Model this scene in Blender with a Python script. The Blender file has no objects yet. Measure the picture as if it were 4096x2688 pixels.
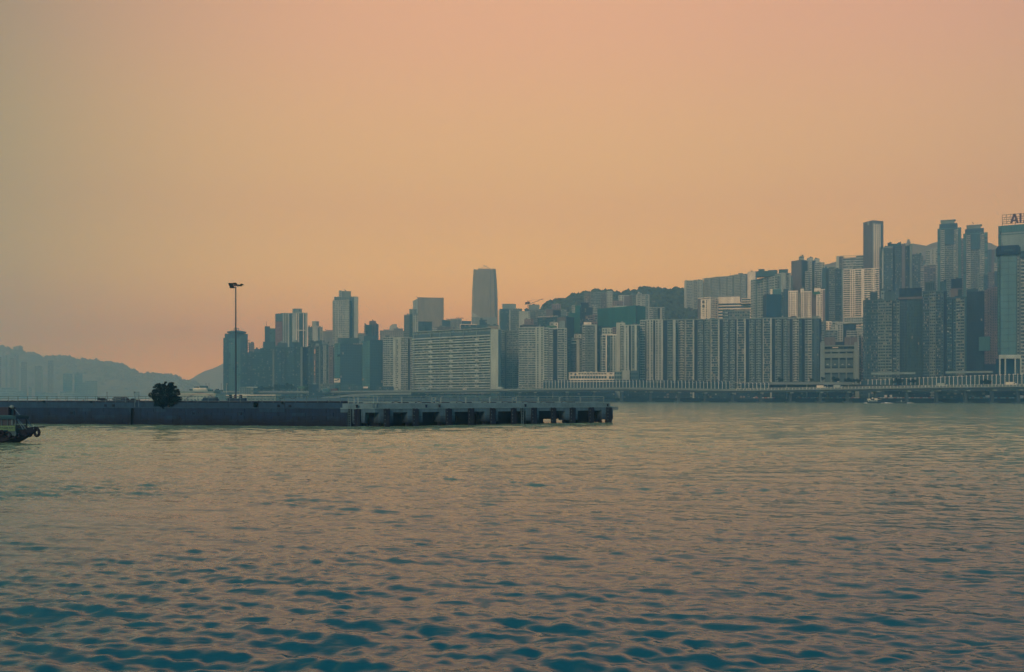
import bpy
SKY_AHEAD = [(0.0,(1.85,2.4,.12)),(0.07,(1.08,.98,.16)),(0.2,(.80,.545,.19)),(0.375,(.80,.45,.23)),(0.50,(.50,.37,.23)),(0.66,(.20,.25,.23)),(0.84,(.03,.18,.26)),(1.0,(.008,.16,.32))]
SKY_SIDE = [(0.0,(.55,.86,.01)),(0.10,(.20,.22,.02)),(0.4,(.09,.13,.05)),(1.0,(.008,.16,.32))]
SKY_BEHIND = [(0.0,(.01,.31,.44)),(0.4,(.008,.24,.40)),(1.0,(.008,.16,.32))]
GLOW_AZ, GLOW_Z, GLOW_LO, GLOW_HI = 9.0, 0.25, 0.68, 0.985
SKY_STR, NISHITA, SUN_E, SUN_COL = 1.0, 0.01, 1.5, (1.0,.86,.66)
HAZE_D, HAZE_C, HAZE_G = 0.00050, (.27,.60,.88), 0.6
WAVE, WB1, WB2, WATER_COL = 1.48, .020, .10, (.0,.082,.108)
WB3 = .05
ROUGH_FAR = .15
FARCHOP = .7
WATER_FAR_SHEEN = (.29,.35,.19)  # far-water colour with the reflected sky brightness painted in
HAZE_TOP = 640.0
import bpy, math, random
import numpy as np
from mathutils import Vector, noise
R = math.radians
sc = bpy.context.scene
C = sc.collection

# ------------------------------------------------------------------ camera
F, CX, HY, CH = 3900.0, 2048.0, 1590.0, 5.0      # focal length (photo px), centre column, horizon row, eye height
cd = bpy.data.cameras.new('camera'); cam = bpy.data.objects.new('camera', cd); C.objects.link(cam)
cam.location = (0, 0, CH); cam.rotation_euler = (R(90), 0, 0)
cd.sensor_width = 36.0; cd.lens = 36.0 * F / 4096
cd.shift_y = (HY - 1344) / 4096
cd.clip_start = 0.5; cd.clip_end = 40000
sc.camera = cam
sc.view_settings.view_transform = 'Standard'; sc.view_settings.look = 'None'
sc.view_settings.exposure = 0; sc.view_settings.gamma = 1; sc.view_settings.use_curve_mapping = False
sc.render.engine = 'CYCLES'
cy = sc.cycles
cy.use_denoising = True; cy.max_bounces = 10; cy.diffuse_bounces = 2; cy.glossy_bounces = 3
cy.transmission_bounces = 4; cy.volume_bounces = 8; cy.transparent_max_bounces = 8
cy.caustics_reflective = False; cy.caustics_refractive = False; cy.sample_clamp_indirect = 4

# ------------------------------------------------------------------ sky: warm hazy evening glow ahead, cool sky overhead and behind
SUN_EL, SUN_AZ = 26.0, 203.0                      # azimuth from +Y towards +X
w = bpy.data.worlds.new('World'); sc.world = w; w.use_nodes = True
nt = w.node_tree; N = nt.nodes; L = nt.links; N.clear()
def wn(t, **k):
    n = N.new(t)
    for a, b in k.items(): setattr(n, a, b)
    return n
def ramp(node, stops, interp='EASE'):
    cr = node.color_ramp; cr.interpolation = interp
    while len(cr.elements) > 1: cr.elements.remove(cr.elements[-1])
    cr.elements[0].position = stops[0][0]; cr.elements[0].color = (*stops[0][1], 1)
    for p, c in stops[1:]:
        e = cr.elements.new(p); e.color = (*c, 1)
tc = wn('ShaderNodeTexCoord')
nrm = wn('ShaderNodeVectorMath', operation='NORMALIZE'); L.new(tc.outputs['Generated'], nrm.inputs[0])
sep = wn('ShaderNodeSeparateXYZ'); L.new(nrm.outputs[0], sep.inputs[0])
# height above the horizon, ahead: peach glow turning slowly to slate towards the zenith
rz = wn('ShaderNodeValToRGB'); L.new(sep.outputs['Z'], rz.inputs[0])
ramp(rz, SKY_AHEAD, 'EASE')
rb = wn('ShaderNodeValToRGB'); L.new(sep.outputs['Z'], rb.inputs[0])
ramp(rb, SKY_BEHIND, 'EASE')
# angle from the middle of the glow
gd = Vector((math.sin(R(GLOW_AZ)), math.cos(R(GLOW_AZ)), GLOW_Z)).normalized()
dt = wn('ShaderNodeVectorMath', operation='DOT_PRODUCT'); L.new(nrm.outputs[0], dt.inputs[0]); dt.inputs[1].default_value = gd
mr = wn('ShaderNodeMapRange', interpolation_type='SMOOTHSTEP'); L.new(dt.outputs['Value'], mr.inputs['Value'])
mr.inputs['From Min'].default_value = GLOW_LO; mr.inputs['From Max'].default_value = GLOW_HI
rs = wn('ShaderNodeValToRGB'); L.new(sep.outputs['Z'], rs.inputs[0])
ramp(rs, SKY_SIDE, 'EASE')
ms = wn('ShaderNodeMapRange', interpolation_type='SMOOTHSTEP'); L.new(dt.outputs['Value'], ms.inputs['Value'])
ms.inputs['From Min'].default_value = -0.1; ms.inputs['From Max'].default_value = 0.78
m0 = wn('ShaderNodeMix', data_type='RGBA'); L.new(ms.outputs[0], m0.inputs['Factor'])
L.new(rb.outputs[0], m0.inputs[6]); L.new(rs.outputs[0], m0.inputs[7])
mx = wn('ShaderNodeMix', data_type='RGBA'); L.new(mr.outputs[0], mx.inputs['Factor'])
L.new(m0.outputs[2], mx.inputs[6]); L.new(rz.outputs[0], mx.inputs[7])
# pinker to the right
mr2 = wn('ShaderNodeMapRange', interpolation_type='SMOOTHSTEP'); L.new(sep.outputs['X'], mr2.inputs['Value'])
mr2.inputs['From Min'].default_value = 0.0; mr2.inputs['From Max'].default_value = 0.8
pk = wn('ShaderNodeMix', data_type='RGBA', blend_type='MULTIPLY'); L.new(mr2.outputs[0], pk.inputs['Factor'])
L.new(mx.outputs[2], pk.inputs[6]); pk.inputs[7].default_value = (0.8, 0.78, 1.05, 1)
# very soft unevenness of the haze
nz = wn('ShaderNodeTexNoise'); nz.inputs['Scale'].default_value = 1.6; nz.inputs['Detail'].default_value = 2
L.new(nrm.outputs[0], nz.inputs['Vector'])
nr = wn('ShaderNodeMapRange'); L.new(nz.outputs['Fac'], nr.inputs['Value'])
nr.inputs['To Min'].default_value = 0.95; nr.inputs['To Max'].default_value = 1.05
ml = wn('ShaderNodeMix', data_type='RGBA', blend_type='MULTIPLY'); ml.inputs['Factor'].default_value = 1
L.new(pk.outputs[2], ml.inputs[6]); L.new(nr.outputs[0], ml.inputs[7])
bg = wn('ShaderNodeBackground'); L.new(ml.outputs[2], bg.inputs['Color']); bg.inputs['Strength'].default_value = SKY_STR
sky = wn('ShaderNodeTexSky', sky_type='NISHITA', sun_disc=False)
sky.sun_elevation = R(SUN_EL); sky.sun_rotation = R(SUN_AZ); sky.dust_density = 3.0; sky.air_density = 1.5
bs = wn('ShaderNodeBackground'); L.new(sky.outputs[0], bs.inputs['Color']); bs.inputs['Strength'].default_value = NISHITA
ad = wn('ShaderNodeAddShader'); L.new(bg.outputs[0], ad.inputs[0]); L.new(bs.outputs[0], ad.inputs[1])
wo = wn('ShaderNodeOutputWorld'); L.new(ad.outputs[0], wo.inputs['Surface'])
# ------------------------------------------------------------------ sun: low, warm and veiled, behind the camera's left shoulder
sd = bpy.data.lights.new('sun', 'SUN'); so = bpy.data.objects.new('sun', sd); C.objects.link(so)
sd.energy = SUN_E; sd.angle = R(14); sd.color = SUN_COL
d = Vector((math.sin(R(SUN_AZ)) * math.cos(R(SUN_EL)), math.cos(R(SUN_AZ)) * math.cos(R(SUN_EL)), math.sin(R(SUN_EL))))
so.rotation_euler = (-d).to_track_quat('-Z', 'Y').to_euler(); so.location = (-40, -40, 60)
# ------------------------------------------------------------------ water
def water_height(x, y, rng):
    h = np.zeros_like(x); r = np.hypot(x, y)
    for k in range(72):
        lam = 0.34 * (6.0 / 0.34) ** (k / 71.0)
        th = rng.normal(0.0, 0.42 if rng.uniform() < .82 else 1.0) + 0.15
        kk = 2 * math.pi / lam; ph = rng.uniform(0, 6.283)
        slope = WAVE * (0.040 if lam < 0.8 else 0.024 if lam < 1.8 else 0.010)
        a = slope / kk
        fade = np.clip(1.6 - r * 0.0075 / lam, 0, 1)          # waves finer than the mesh are left to the fine relief
        p = kk * (x * math.sin(th) + y * math.cos(th)) + ph
        gust = 0.7 + 0.6 * np.sin(x * 0.11 * (1 + k % 3) + k) * np.sin(y * 0.07 * (1 + k % 4) + 2 * k)
        s = np.sin(p)
        h += a * fade * gust * (s + 0.18 * np.cos(2 * p))
    cat = np.zeros_like(x)                                  # cat's-paws: calmer and rougher patches
    for k in range(14):
        a = rng.uniform(0, 3.14); L_ = 9 * (70 / 9) ** (k / 13); cat += np.sin(2 * math.pi / L_ * (x * math.cos(a) * .5 + y * math.sin(a)) + rng.uniform(0, 6.28))
    h *= np.clip(1 + cat * .10, .6, 1.5)
    t = np.clip((r - 25) / 130, 0, 1); return h * (1 + FARCHOP * t * t * (3 - 2 * t))
def build_water():
    rng = np.random.RandomState(4)
    na, nr_ = 800, 1000
    ang = np.radians(np.linspace(-46, 46, na)); rad = 9.0 * (560.0 / 9.0) ** np.linspace(0, 1, nr_)
    A, Rr = np.meshgrid(ang, rad)
    X = Rr * np.sin(A); Y = Rr * np.cos(A) - 2.0
    Z = water_height(X, Y, rng)
    edge = np.clip((560 - Rr) / 60, 0, 1) * np.clip((46 - np.abs(np.degrees(A))) / 1.0, 0, 1) * np.clip((Rr - 9) / 0.6, 0, 1)
    Z *= edge
    co = np.stack([X, Y, Z], -1).reshape(-1, 3)
    idx = np.arange(na * nr_).reshape(nr_, na)
    q = np.stack([idx[:-1, :-1], idx[:-1, 1:], idx[1:, 1:], idx[1:, :-1]], -1).reshape(-1, 4)
    n0 = len(co)
    # flat remainder: near disc, sides and far water out to the horizon
    extra = []; fq = []
    def ring(pts): 
        i = n0 + len(extra); extra.extend(pts); return list(range(i, i + len(pts)))
    o = ring([(0, -2, 0)])[0]
    near = list(idx[0, :]); far = list(idx[-1, :])
    tri = [(o, near[i + 1], near[i]) for i in range(0, na - 1)]
    fl = ring([(-9500, -300, 0), (-9500, 9700, 0), (9500, 9700, 0), (9500, -300, 0)])
    polys = []
    lf = list(idx[:, 0]); rt = list(idx[:, -1])
    polys.append([fl[0], o] + lf + [fl[1]]); polys.append([fl[1]] + far + [fl[2]]); polys.append([fl[2]] + rt[::-1] + [o, fl[3]]); polys.append([fl[0], fl[3], o])
    me = bpy.data.meshes.new('water')
    allco = np.vstack([co, np.array(extra)])
    loops = q.ravel().tolist(); starts = list(range(0, len(q) * 4, 4)); tot = [4] * len(q)
    for p in tri + polys:
        starts.append(len(loops)); tot.append(len(p)); loops.extend(int(v) for v in p)
    me.vertices.add(len(allco)); me.vertices.foreach_set('co', allco.ravel())
    me.loops.add(len(loops)); me.loops.foreach_set('vertex_index', loops)
    me.polygons.add(len(starts)); me.polygons.foreach_set('loop_start', starts); me.polygons.foreach_set('loop_total', tot)
    me.polygons.foreach_set('use_smooth', [True] * len(starts))
    me.update(); me.validate()
    return me
wm = bpy.data.materials.new('water'); wm.use_nodes = True
n = wm.node_tree.nodes; l = wm.node_tree.links; b = n['Principled BSDF']
b.inputs['Base Color'].default_value = (*WATER_COL, 1); b.inputs['Roughness'].default_value = 0.06; b.inputs['IOR'].default_value = 1.42
t = n.new('ShaderNodeTexCoord')
def wnoise(scale, stretch, det, dist, prev=None, seed=0):
    mp = n.new('ShaderNodeMapping'); mp.inputs['Scale'].default_value = (scale * stretch, scale, scale); mp.inputs['Rotation'].default_value = (0, 0, 0.15 + seed); mp.inputs['Location'].default_value = (seed * 31, seed * 17, 0)
    l.new(t.outputs['Object'], mp.inputs[0])
    nz = n.new('ShaderNodeTexNoise'); nz.inputs['Scale'].default_value = 1; nz.inputs['Detail'].default_value = det; nz.inputs['Roughness'].default_value = .55
    l.new(mp.outputs[0], nz.inputs['Vector'])
    bu = n.new('ShaderNodeBump'); bu.inputs['Strength'].default_value = 1; bu.inputs['Distance'].default_value = dist
    l.new(nz.outputs['Fac'], bu.inputs['Height'])
    if prev: l.new(prev.outputs[0], bu.inputs['Normal'])
    return bu
b1 = wnoise(3.4, 0.4, 3, WB1); b3 = wnoise(1.2, 0.45, 3, WB3, b1, 0.55); b2 = wnoise(0.35, 0.4, 4, WB2, b3, 0.3)
l.new(b2.outputs[0], b.inputs['Normal'])
# waves too fine for the mesh further out are carried by the gloss
gp = n.new('ShaderNodeNewGeometry'); ln = n.new('ShaderNodeVectorMath'); ln.operation = 'LENGTH'; l.new(gp.outputs['Position'], ln.inputs[0])
rr = n.new('ShaderNodeMapRange'); rr.interpolation_type = 'SMOOTHSTEP'; l.new(ln.outputs['Value'], rr.inputs['Value'])
for k_, v_ in (('From Min', 25), ('From Max', 260), ('To Min', .07), ('To Max', ROUGH_FAR)): rr.inputs[k_].default_value = v_
l.new(rr.outputs[0], b.inputs['Roughness'])
# sky reflection put into the base colour: paler further out, darker close by
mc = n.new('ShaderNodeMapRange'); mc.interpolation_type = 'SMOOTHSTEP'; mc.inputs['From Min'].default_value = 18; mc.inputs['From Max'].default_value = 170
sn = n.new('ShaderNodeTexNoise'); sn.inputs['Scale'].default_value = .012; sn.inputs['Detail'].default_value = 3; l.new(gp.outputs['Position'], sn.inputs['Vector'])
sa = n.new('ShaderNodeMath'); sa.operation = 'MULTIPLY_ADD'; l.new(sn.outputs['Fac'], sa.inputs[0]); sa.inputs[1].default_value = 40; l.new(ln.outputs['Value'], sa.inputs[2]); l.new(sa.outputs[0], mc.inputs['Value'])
cm = n.new('ShaderNodeMix'); cm.data_type = 'RGBA'; l.new(mc.outputs[0], cm.inputs['Factor']); cm.inputs[6].default_value = (*WATER_COL, 1); cm.inputs[7].default_value = (*WATER_FAR_SHEEN, 1); l.new(cm.outputs[2], b.inputs['Base Color'])
wme = build_water(); wme.materials.append(wm)
water = bpy.data.objects.new('water', wme); C.objects.link(water); water['kind'] = 'structure'
# ------------------------------------------------------------------ helpers
rnd = random.Random(11)
def gx(px, Y): return (px - CX) / F * Y
def gz(py, Y): return CH + (HY - py) / F * Y
def P(px, py, Y): return Vector((gx(px, Y), Y, gz(py, Y)))
def perp(c, Y, px):                                   # depth at px of a wall that faces the camera at column c
    k, k2 = (c - CX) / F, (px - CX) / F
    return Y * (1 + k * k) / (1 + k * k2)
MATS = {}
def mat(name, col, rough=0.8, var=0.2, scale=(0.12, 0.12, 0.03), metal=0.0, det=5, spec=None, bump=0.0, alpha=None):
    if name in MATS: return MATS[name]
    m = bpy.data.materials.new(name); m.use_nodes = True; n = m.node_tree.nodes; l = m.node_tree.links; b = n['Principled BSDF']
    b.inputs['Roughness'].default_value = rough; b.inputs['Metallic'].default_value = metal
    if spec is not None: b.inputs['Specular IOR Level'].default_value = spec
    g = n.new('ShaderNodeNewGeometry')
    mp = n.new('ShaderNodeMapping'); mp.inputs['Scale'].default_value = scale; l.new(g.outputs['Position'], mp.inputs[0])
    z = n.new('ShaderNodeTexNoise'); z.inputs['Scale'].default_value = 1; z.inputs['Detail'].default_value = det; z.inputs['Roughness'].default_value = .6
    l.new(mp.outputs[0], z.inputs['Vector'])
    r = n.new('ShaderNodeMapRange'); r.inputs['From Min'].default_value = .3; r.inputs['From Max'].default_value = .7
    r.inputs['To Min'].default_value = 1 - var; r.inputs['To Max'].default_value = 1 + var; l.new(z.outputs['Fac'], r.inputs['Value'])
    x = n.new('ShaderNodeMix'); x.data_type = 'RGBA'; x.blend_type = 'MULTIPLY'; x.inputs['Factor'].default_value = 1
    x.inputs[6].default_value = (*col, 1); l.new(r.outputs[0], x.inputs[7]); l.new(x.outputs[2], b.inputs['Base Color'])
    if bump:
        u = n.new('ShaderNodeBump'); u.inputs['Distance'].default_value = bump; l.new(z.outputs['Fac'], u.inputs['Height']); l.new(u.outputs[0], b.inputs['Normal'])
    if alpha is not None: b.inputs['Alpha'].default_value = alpha
    MATS[name] = m; return m
PAL = dict(white=(.80, .66, .46), pale=(.37, .40, .33), cream=(.37, .40, .32), grey=(.20, .26, .23), dim=(.055, .105, .12), brown=(.14, .125, .12), dark=(.012, .045, .065),
    navy=(.004, .03, .06), teal=(.065, .175, .17), net=(.008, .12, .10), glass=(.006, .04, .07), glassl=(.055, .15, .155), pink=(.21, .155, .145),
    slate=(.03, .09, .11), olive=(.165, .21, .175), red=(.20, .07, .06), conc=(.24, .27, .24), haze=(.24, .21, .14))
GL = ('glass', 'glassl')
def W(k): return mat('wall_' + k, PAL[k], 0.25 if k in GL else 0.85, 0.12 if k in GL else 0.24)
WIN = [mat('window_dark', (.004, .03, .055), .2, .1), mat('window_mid', (.015, .06, .075), .25, .1), mat('window_curtained', (.22, .21, .16), .5, .1)]
M_METAL = mat('painted_metal', (.05, .09, .11), .5, .2, (2, 2, 2)); M_DARK = mat('dark_metal', (.012, .018, .035), .6, .2, (2, 2, 2))

class MB:
    def __init__(s): s.v = []; s.f = []; s.m = []
    def quad(s, a, b, c, d, mi=0):
        i = len(s.v); s.v += [tuple(a), tuple(b), tuple(c), tuple(d)]; s.f.append((i, i + 1, i + 2, i + 3)); s.m.append(mi); return s
    def ob(s, p, a, b, c, mi=0):                      # oriented box: corner p, edges a, b, c
        p, a, b, c = Vector(p), Vector(a), Vector(b), Vector(c); i = len(s.v)
        s.v += [tuple(q) for q in (p, p + a, p + a + b, p + b, p + c, p + a + c, p + a + b + c, p + b + c)]
        s.f += [(i + 3, i + 2, i + 1, i), (i + 4, i + 5, i + 6, i + 7), (i, i + 1, i + 5, i + 4), (i + 1, i + 2, i + 6, i + 5), (i + 2, i + 3, i + 7, i + 6), (i + 3, i, i + 4, i + 7)]
        s.m += [mi] * 6; return s
    def box(s, x0, x1, y0, y1, z0, z1, mi=0): return s.ob((x0, y0, z0), (x1 - x0, 0, 0), (0, y1 - y0, 0), (0, 0, z1 - z0), mi)
    def tube(s, pts, r, n=8, mi=0, cap=True):
        pts = [Vector(p) for p in pts]; rs = r if isinstance(r, (list, tuple)) else [r] * len(pts); i0 = len(s.v)
        for k, p in enumerate(pts):
            t = (pts[min(k + 1, len(pts) - 1)] - pts[max(k - 1, 0)]).normalized()
            a = t.orthogonal().normalized() if abs(t.z) > .95 else t.cross(Vector((0, 0, 1))).normalized(); b = t.cross(a)
            if abs(t.z) > .95: a = Vector((1, 0, 0)); b = Vector((0, 1, 0))
            for j in range(n):
                q = p + (a * math.cos(6.28318 * j / n) + b * math.sin(6.28318 * j / n)) * rs[k]; s.v.append(tuple(q))
        for k in range(len(pts) - 1):
            for j in range(n):
                s.f.append((i0 + k * n + j, i0 + k * n + (j + 1) % n, i0 + (k + 1) * n + (j + 1) % n, i0 + (k + 1) * n + j)); s.m.append(mi)
        if cap:
            s.f.append(tuple(i0 + j for j in range(n))[::-1]); s.m.append(mi); s.f.append(tuple(i0 + (len(pts) - 1) * n + j for j in range(n))); s.m.append(mi)
        return s
    def torus(s, c, ax, R_, r, n=20, k=8, mi=0):
        c = Vector(c); ax = Vector(ax).normalized(); u = ax.orthogonal().normalized(); w_ = ax.cross(u); i0 = len(s.v)
        for i in range(n):
            t = 6.28318 * i / n; d = u * math.cos(t) + w_ * math.sin(t)
            for j in range(k):
                q = 6.28318 * j / k; s.v.append(tuple(c + d * (R_ + r * math.cos(q)) + ax * (r * math.sin(q))))
        for i in range(n):
            for j in range(k):
                s.f.append((i0 + i * k + j, i0 + ((i + 1) % n) * k + j, i0 + ((i + 1) % n) * k + (j + 1) % k, i0 + i * k + (j + 1) % k)); s.m.append(mi)
        return s
    def prism(s, poly, z0, z1, mi=0):                 # poly: list of (x, y); z1 number or per point list
        n = len(poly); i = len(s.v); zt = z1 if isinstance(z1, (list, tuple)) else [z1] * n
        s.v += [(x, y, z0) for x, y in poly] + [(x, y, zt[k]) for k, (x, y) in enumerate(poly)]
        s.f.append(tuple(range(i, i + n))[::-1]); s.f.append(tuple(range(i + n, i + 2 * n))); s.m += [mi, mi]
        for k in range(n): s.f.append((i + k, i + (k + 1) % n, i + n + (k + 1) % n, i + n + k)); s.m.append(mi)
        return s
    def ell(s, c, rx, ry, rz, n=10, k=6, mi=0):
        i0 = len(s.v)
        for i in range(k + 1):
            t = math.pi * i / k
            for j in range(n):
                q = 6.28318 * j / n; s.v.append((c[0] + rx * math.sin(t) * math.cos(q), c[1] + ry * math.sin(t) * math.sin(q), c[2] + rz * math.cos(t)))
        for i in range(k):
            for j in range(n): s.f.append((i0 + i * n + j, i0 + (i + 1) * n + j, i0 + (i + 1) * n + (j + 1) % n, i0 + i * n + (j + 1) % n)); s.m.append(mi)
        return s
    def mesh(s, name, mats, off=(0, 0, 0), smooth=False):
        me = bpy.data.meshes.new(name); o = Vector(off)
        me.from_pydata([(a - o.x, b - o.y, c - o.z) for a, b, c in s.v], [], s.f)
        for m in (mats if isinstance(mats, (list, tuple)) else [mats]): me.materials.append(m)
        if any(s.m): me.polygons.foreach_set('material_index', s.m)
        if smooth: me.polygons.foreach_set('use_smooth', [True] * len(s.f))
        me.update(); return me
OFF = {}
def thing(name, label, cat, loc=(0, 0, 0), group=None):
    o = bpy.data.objects.new(name, None); C.objects.link(o); o.location = loc; o.empty_display_size = .5
    o['label'] = label; o['category'] = cat
    if group: o['group'] = group
    OFF[o.name] = Vector(loc); return o
def put(name, mb, mats, parent=None, kind=None, label=None, smooth=False):
    off = OFF[parent.name] if parent else (0, 0, 0)
    me = mb.mesh(name, mats, off, smooth); o = bpy.data.objects.new(name, me); C.objects.link(o)
    if parent: o.parent = parent; OFF[o.name] = off
    if kind: o['kind'] = kind
    if label: o['label'] = label
    return o
def rep(o, d, parent):                                # one more piece like o, moved by d
    c = o.copy(); c.location = Vector(o.location) + Vector(d); C.objects.link(c); c.parent = parent; return c
def single(name, mb, mats, label, cat, group=None, loc=(0, 0, 0), smooth=False):
    me = mb.mesh(name, mats, loc, smooth); o = bpy.data.objects.new(name, me); C.objects.link(o); o.location = loc
    o['label'] = label; o['category'] = cat
    if group: o['group'] = group
    return o
def copy_tree(o, loc, label=None):
    c = o.copy(); C.objects.link(c); c.location = loc; OFF[c.name] = Vector(loc)
    if label: c['label'] = label
    for ch in list(o.children):
        d_ = ch.copy(); C.objects.link(d_); d_.parent = c
        for g in list(ch.children):
            e = g.copy(); C.objects.link(e); e.parent = d_
    return c
GROUND = 3.6

# ------------------------------------------------------------------ facades
def strip(root, o, u, n, wd, z0, z1, kind, col, fh, ind, dens=1.0, proud=0.0):
    """one vertical strip of a facade: o lower left corner (seen from outside), u along, n outward, wd wide"""
    up = Vector((0, 0, 1)); H = z1 - z0; nf = max(1, round(H / fh)); f = H / nf; base = Vector((o.x, o.y, z0)) + n * proud
    wm_, nb = W(col), None
    k = kind[0]; num = int(kind[1:]) if kind[1:].isdigit() else 0
    if k == 'd': return
    D = 3.0
    def rows(name, mb_, mats, parent):                # pieces repeated floor by floor, single or joined
        if ind:
            first = put(name, mb_, mats, parent)
            for j in range(1, nf): rep(first, (0, 0, j * f), parent)
        else:
            b = MB()
            for j in range(nf):
                i = len(b.v); b.v += [(x, y, z + j * f) for x, y, z in mb_.v]; b.f += [tuple(q + i for q in g) for g in mb_.f]; b.m += mb_.m
            put(name, b, mats, parent, kind='stuff')
    def cols(name, mb_, du, cnt, parent):
        if ind:
            first = put(name, mb_, wm_, parent)
            for j in range(1, cnt): rep(first, u * (du * j), parent)
        else:
            b = MB()
            for j in range(cnt):
                d = u * (du * j); i = len(b.v); b.v += [(x + d.x, y + d.y, z) for x, y, z in mb_.v]; b.f += [tuple(q + i for q in g) for g in mb_.f]; b.m += mb_.m
            put(name, b, wm_, parent, kind='stuff')
    def panes(x0, x1, h0, h1, cnt, off, parent, litp=.14, midp=.35):
        b = MB(); c = (x1 - x0) / cnt
        for j in range(nf):
            for i in range(cnt):
                p = base + u * (x0 + i * c) + n * off + up * (j * f + h0 * f); r = rnd.random(); mi = 2 if r < litp else 1 if r < litp + midp else 0
                hh = (h1 - h0) * f
                b.quad(p, p + u * c * .97, p + u * c * .97 + up * hh, p + up * hh, mi)
        put('window', b, WIN, parent, kind='stuff')
    if k in 'wpq':                                    # plain wall; p/q: with a few small windows
        bay = put('bay', MB().ob(base - n * D, u * wd, n * D, up * H), wm_, root)
        if k != 'w':
            cnt = max(1, num or 2); b = MB(); ww = min(1.6, wd / cnt * (.5 if k == 'p' else .38)); hh = f * (.5 if k == 'p' else .62)
            for j in range(nf):
                for i in range(cnt):
                    c = wd * (i + .5) / cnt - ww / 2; p = base + u * c + n * .03 + up * (j * f + f * .28); r = rnd.random()
                    b.quad(p, p + u * ww, p + u * ww + up * hh, p + up * hh, 2 if r < .06 else 1 if r < .3 else 0)
            put('window', b, WIN, bay, kind='stuff')
            b = MB(); p = base + u * (wd * .5 / cnt - ww / 2 - .1) + up * (f * .28 - .25)
            for i in range(cnt): b.ob(p + u * (wd * i / cnt), u * (ww + .2), n * .35, up * .2)
            rows('window_sill', b, wm_, bay)
    elif k == 'g':                                    # window grid set in a lattice of piers and spandrels
        nb = max(1, num or round(wd / 3.2)); bw = wd / nb
        bay = put('bay', MB().ob(base - n * D, u * wd, n * (D - .6), up * H), W('dark'), root)
        panes(0, wd, .28, .98, nb, -.55, bay)
        rows('spandrel', MB().ob(base - n * .7, u * wd, n * .7, up * (f * .42)), wm_, bay)
        pw = min(.9, bw * .3)
        cols('mullion', MB().ob(base - n * .65 - u * 0 , u * pw, n * .75, up * H), (wd - pw) / nb, nb + 1, bay)
    elif k == 'b':                                    # balconies: slab and parapet floor by floor
        nb = max(1, num or round(wd / 5)); bw = wd / nb
        bay = put('bay', MB().ob(base - n * D, u * wd, n * (D - 1.2), up * H), W('dim'), root)
        panes(0, wd, .32, .95, nb * 2, -1.15, bay)
        rows('parapet', MB().ob(base - n * 1.19, u * wd, n * 1.19, up * (f * .40)), wm_, bay)
        cols('fin', MB().ob(base - n * 1.25, u * .35, n * 1.35, up * H), (wd - .35) / nb, nb + 1, bay)
    elif k == 'a':                                    # deep bay: parapet with a lighter box in the middle, as on the estate blocks
        bay = put('bay', MB().ob(base - n * D, u * wd, n * (D - 1.0), up * H), W('slate'), root)
        panes(wd * .06, wd * .94, .34, .95, 4, -.95, bay, .10)
        rows('parapet', MB().ob(base - n * .99, u * wd, n * 1.0, up * (f * .30)).ob(base + u * wd * .32 - n * .5 + up * f * .3, u * wd * .36, n * .9, up * (f * .34)), wm_, bay)
        put('fin', MB().ob(base - n * 1.1, u * .3, n * 1.2, up * H).ob(base - n * 1.1 + u * (wd - .3), u * .3, n * 1.2, up * H), wm_, bay)
    elif k == 'e':                                    # bay window column between two light piers
        bay = put('bay', MB().ob(base - n * D, u * wd, n * (D - .9), up * H), W('dark'), root)
        panes(wd * .1, wd * .85, .2, .95, 5, -.85, bay)
        rows('parapet', MB().ob(base - n * .9 + u * wd * .02, u * wd * .9, n * 1.0, up * (f * .16)), wm_, bay)
        put('pier', MB().ob(base - n * 1, u * wd * .10, n * 1.4, up * H).ob(base - n * 1 + u * wd * .82, u * wd * .18, n * 1.4, up * H), W('cream'), bay)
    elif k == 'c':                                    # curtain wall
        bay = put('bay', MB().ob(base - n * D, u * wd, n * D, up * H), wm_, root)
        dk = W('dark') if col != 'glass' else W('slate')
        b = MB(); nc = max(1, num or round(wd / 3))
        rows('transom', MB().ob(base, u * wd, n * .15, up * .35), dk, bay)
        for i in range(nc + 1): b.ob(base + u * ((wd - .25) * i / nc), u * .25, n * .2, up * H)
        put('mullion', b, dk, bay, kind='stuff')
        b = MB()
        for j in range(nf):
            for i in range(nc):
                if fh < 5 and rnd.random() < .05 * dens:
                    p = base + u * ((wd * i) / nc + .3) + n * .05 + up * (j * f + .4); b.quad(p, p + u * (wd / nc - .5), p + u * (wd / nc - .5) + up * (f - .7), p + up * (f - .7), 1 if rnd.random() < .8 else 2)
        if b.v: put('window', b, WIN, bay, kind='stuff')
    elif k == 'f':                                    # tall fins
        nb = max(2, num or round(wd / 2.2))
        bay = put('bay', MB().ob(base - n * D, u * wd, n * (D - .8), up * H), W('dark'), root)
        cols('fin', MB().ob(base - n * .8, u * (wd / nb * .45), n * .8, up * H), (wd - wd / nb * .45) / (nb - 1), nb, bay)
    elif k == 'n':                                    # scaffold netting in vertical sheets
        nb = max(1, round(wd / 7))
        bay = put('bay', MB().ob(base - n * D, u * wd, n * (D - .4), up * H), W('dark'), root)
        b = MB()
        for i in range(nb):
            b.ob(base - n * .35 + u * (wd * i / nb), u * (wd / nb - .12), n * (.25 + .2 * rnd.random()), up * H)
        put('netting', b, W(col), bay, kind='stuff')
        rows('transom', MB().ob(base + n * .12, u * wd, n * .12, up * .18), W('dark'), bay) if not ind else None
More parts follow.
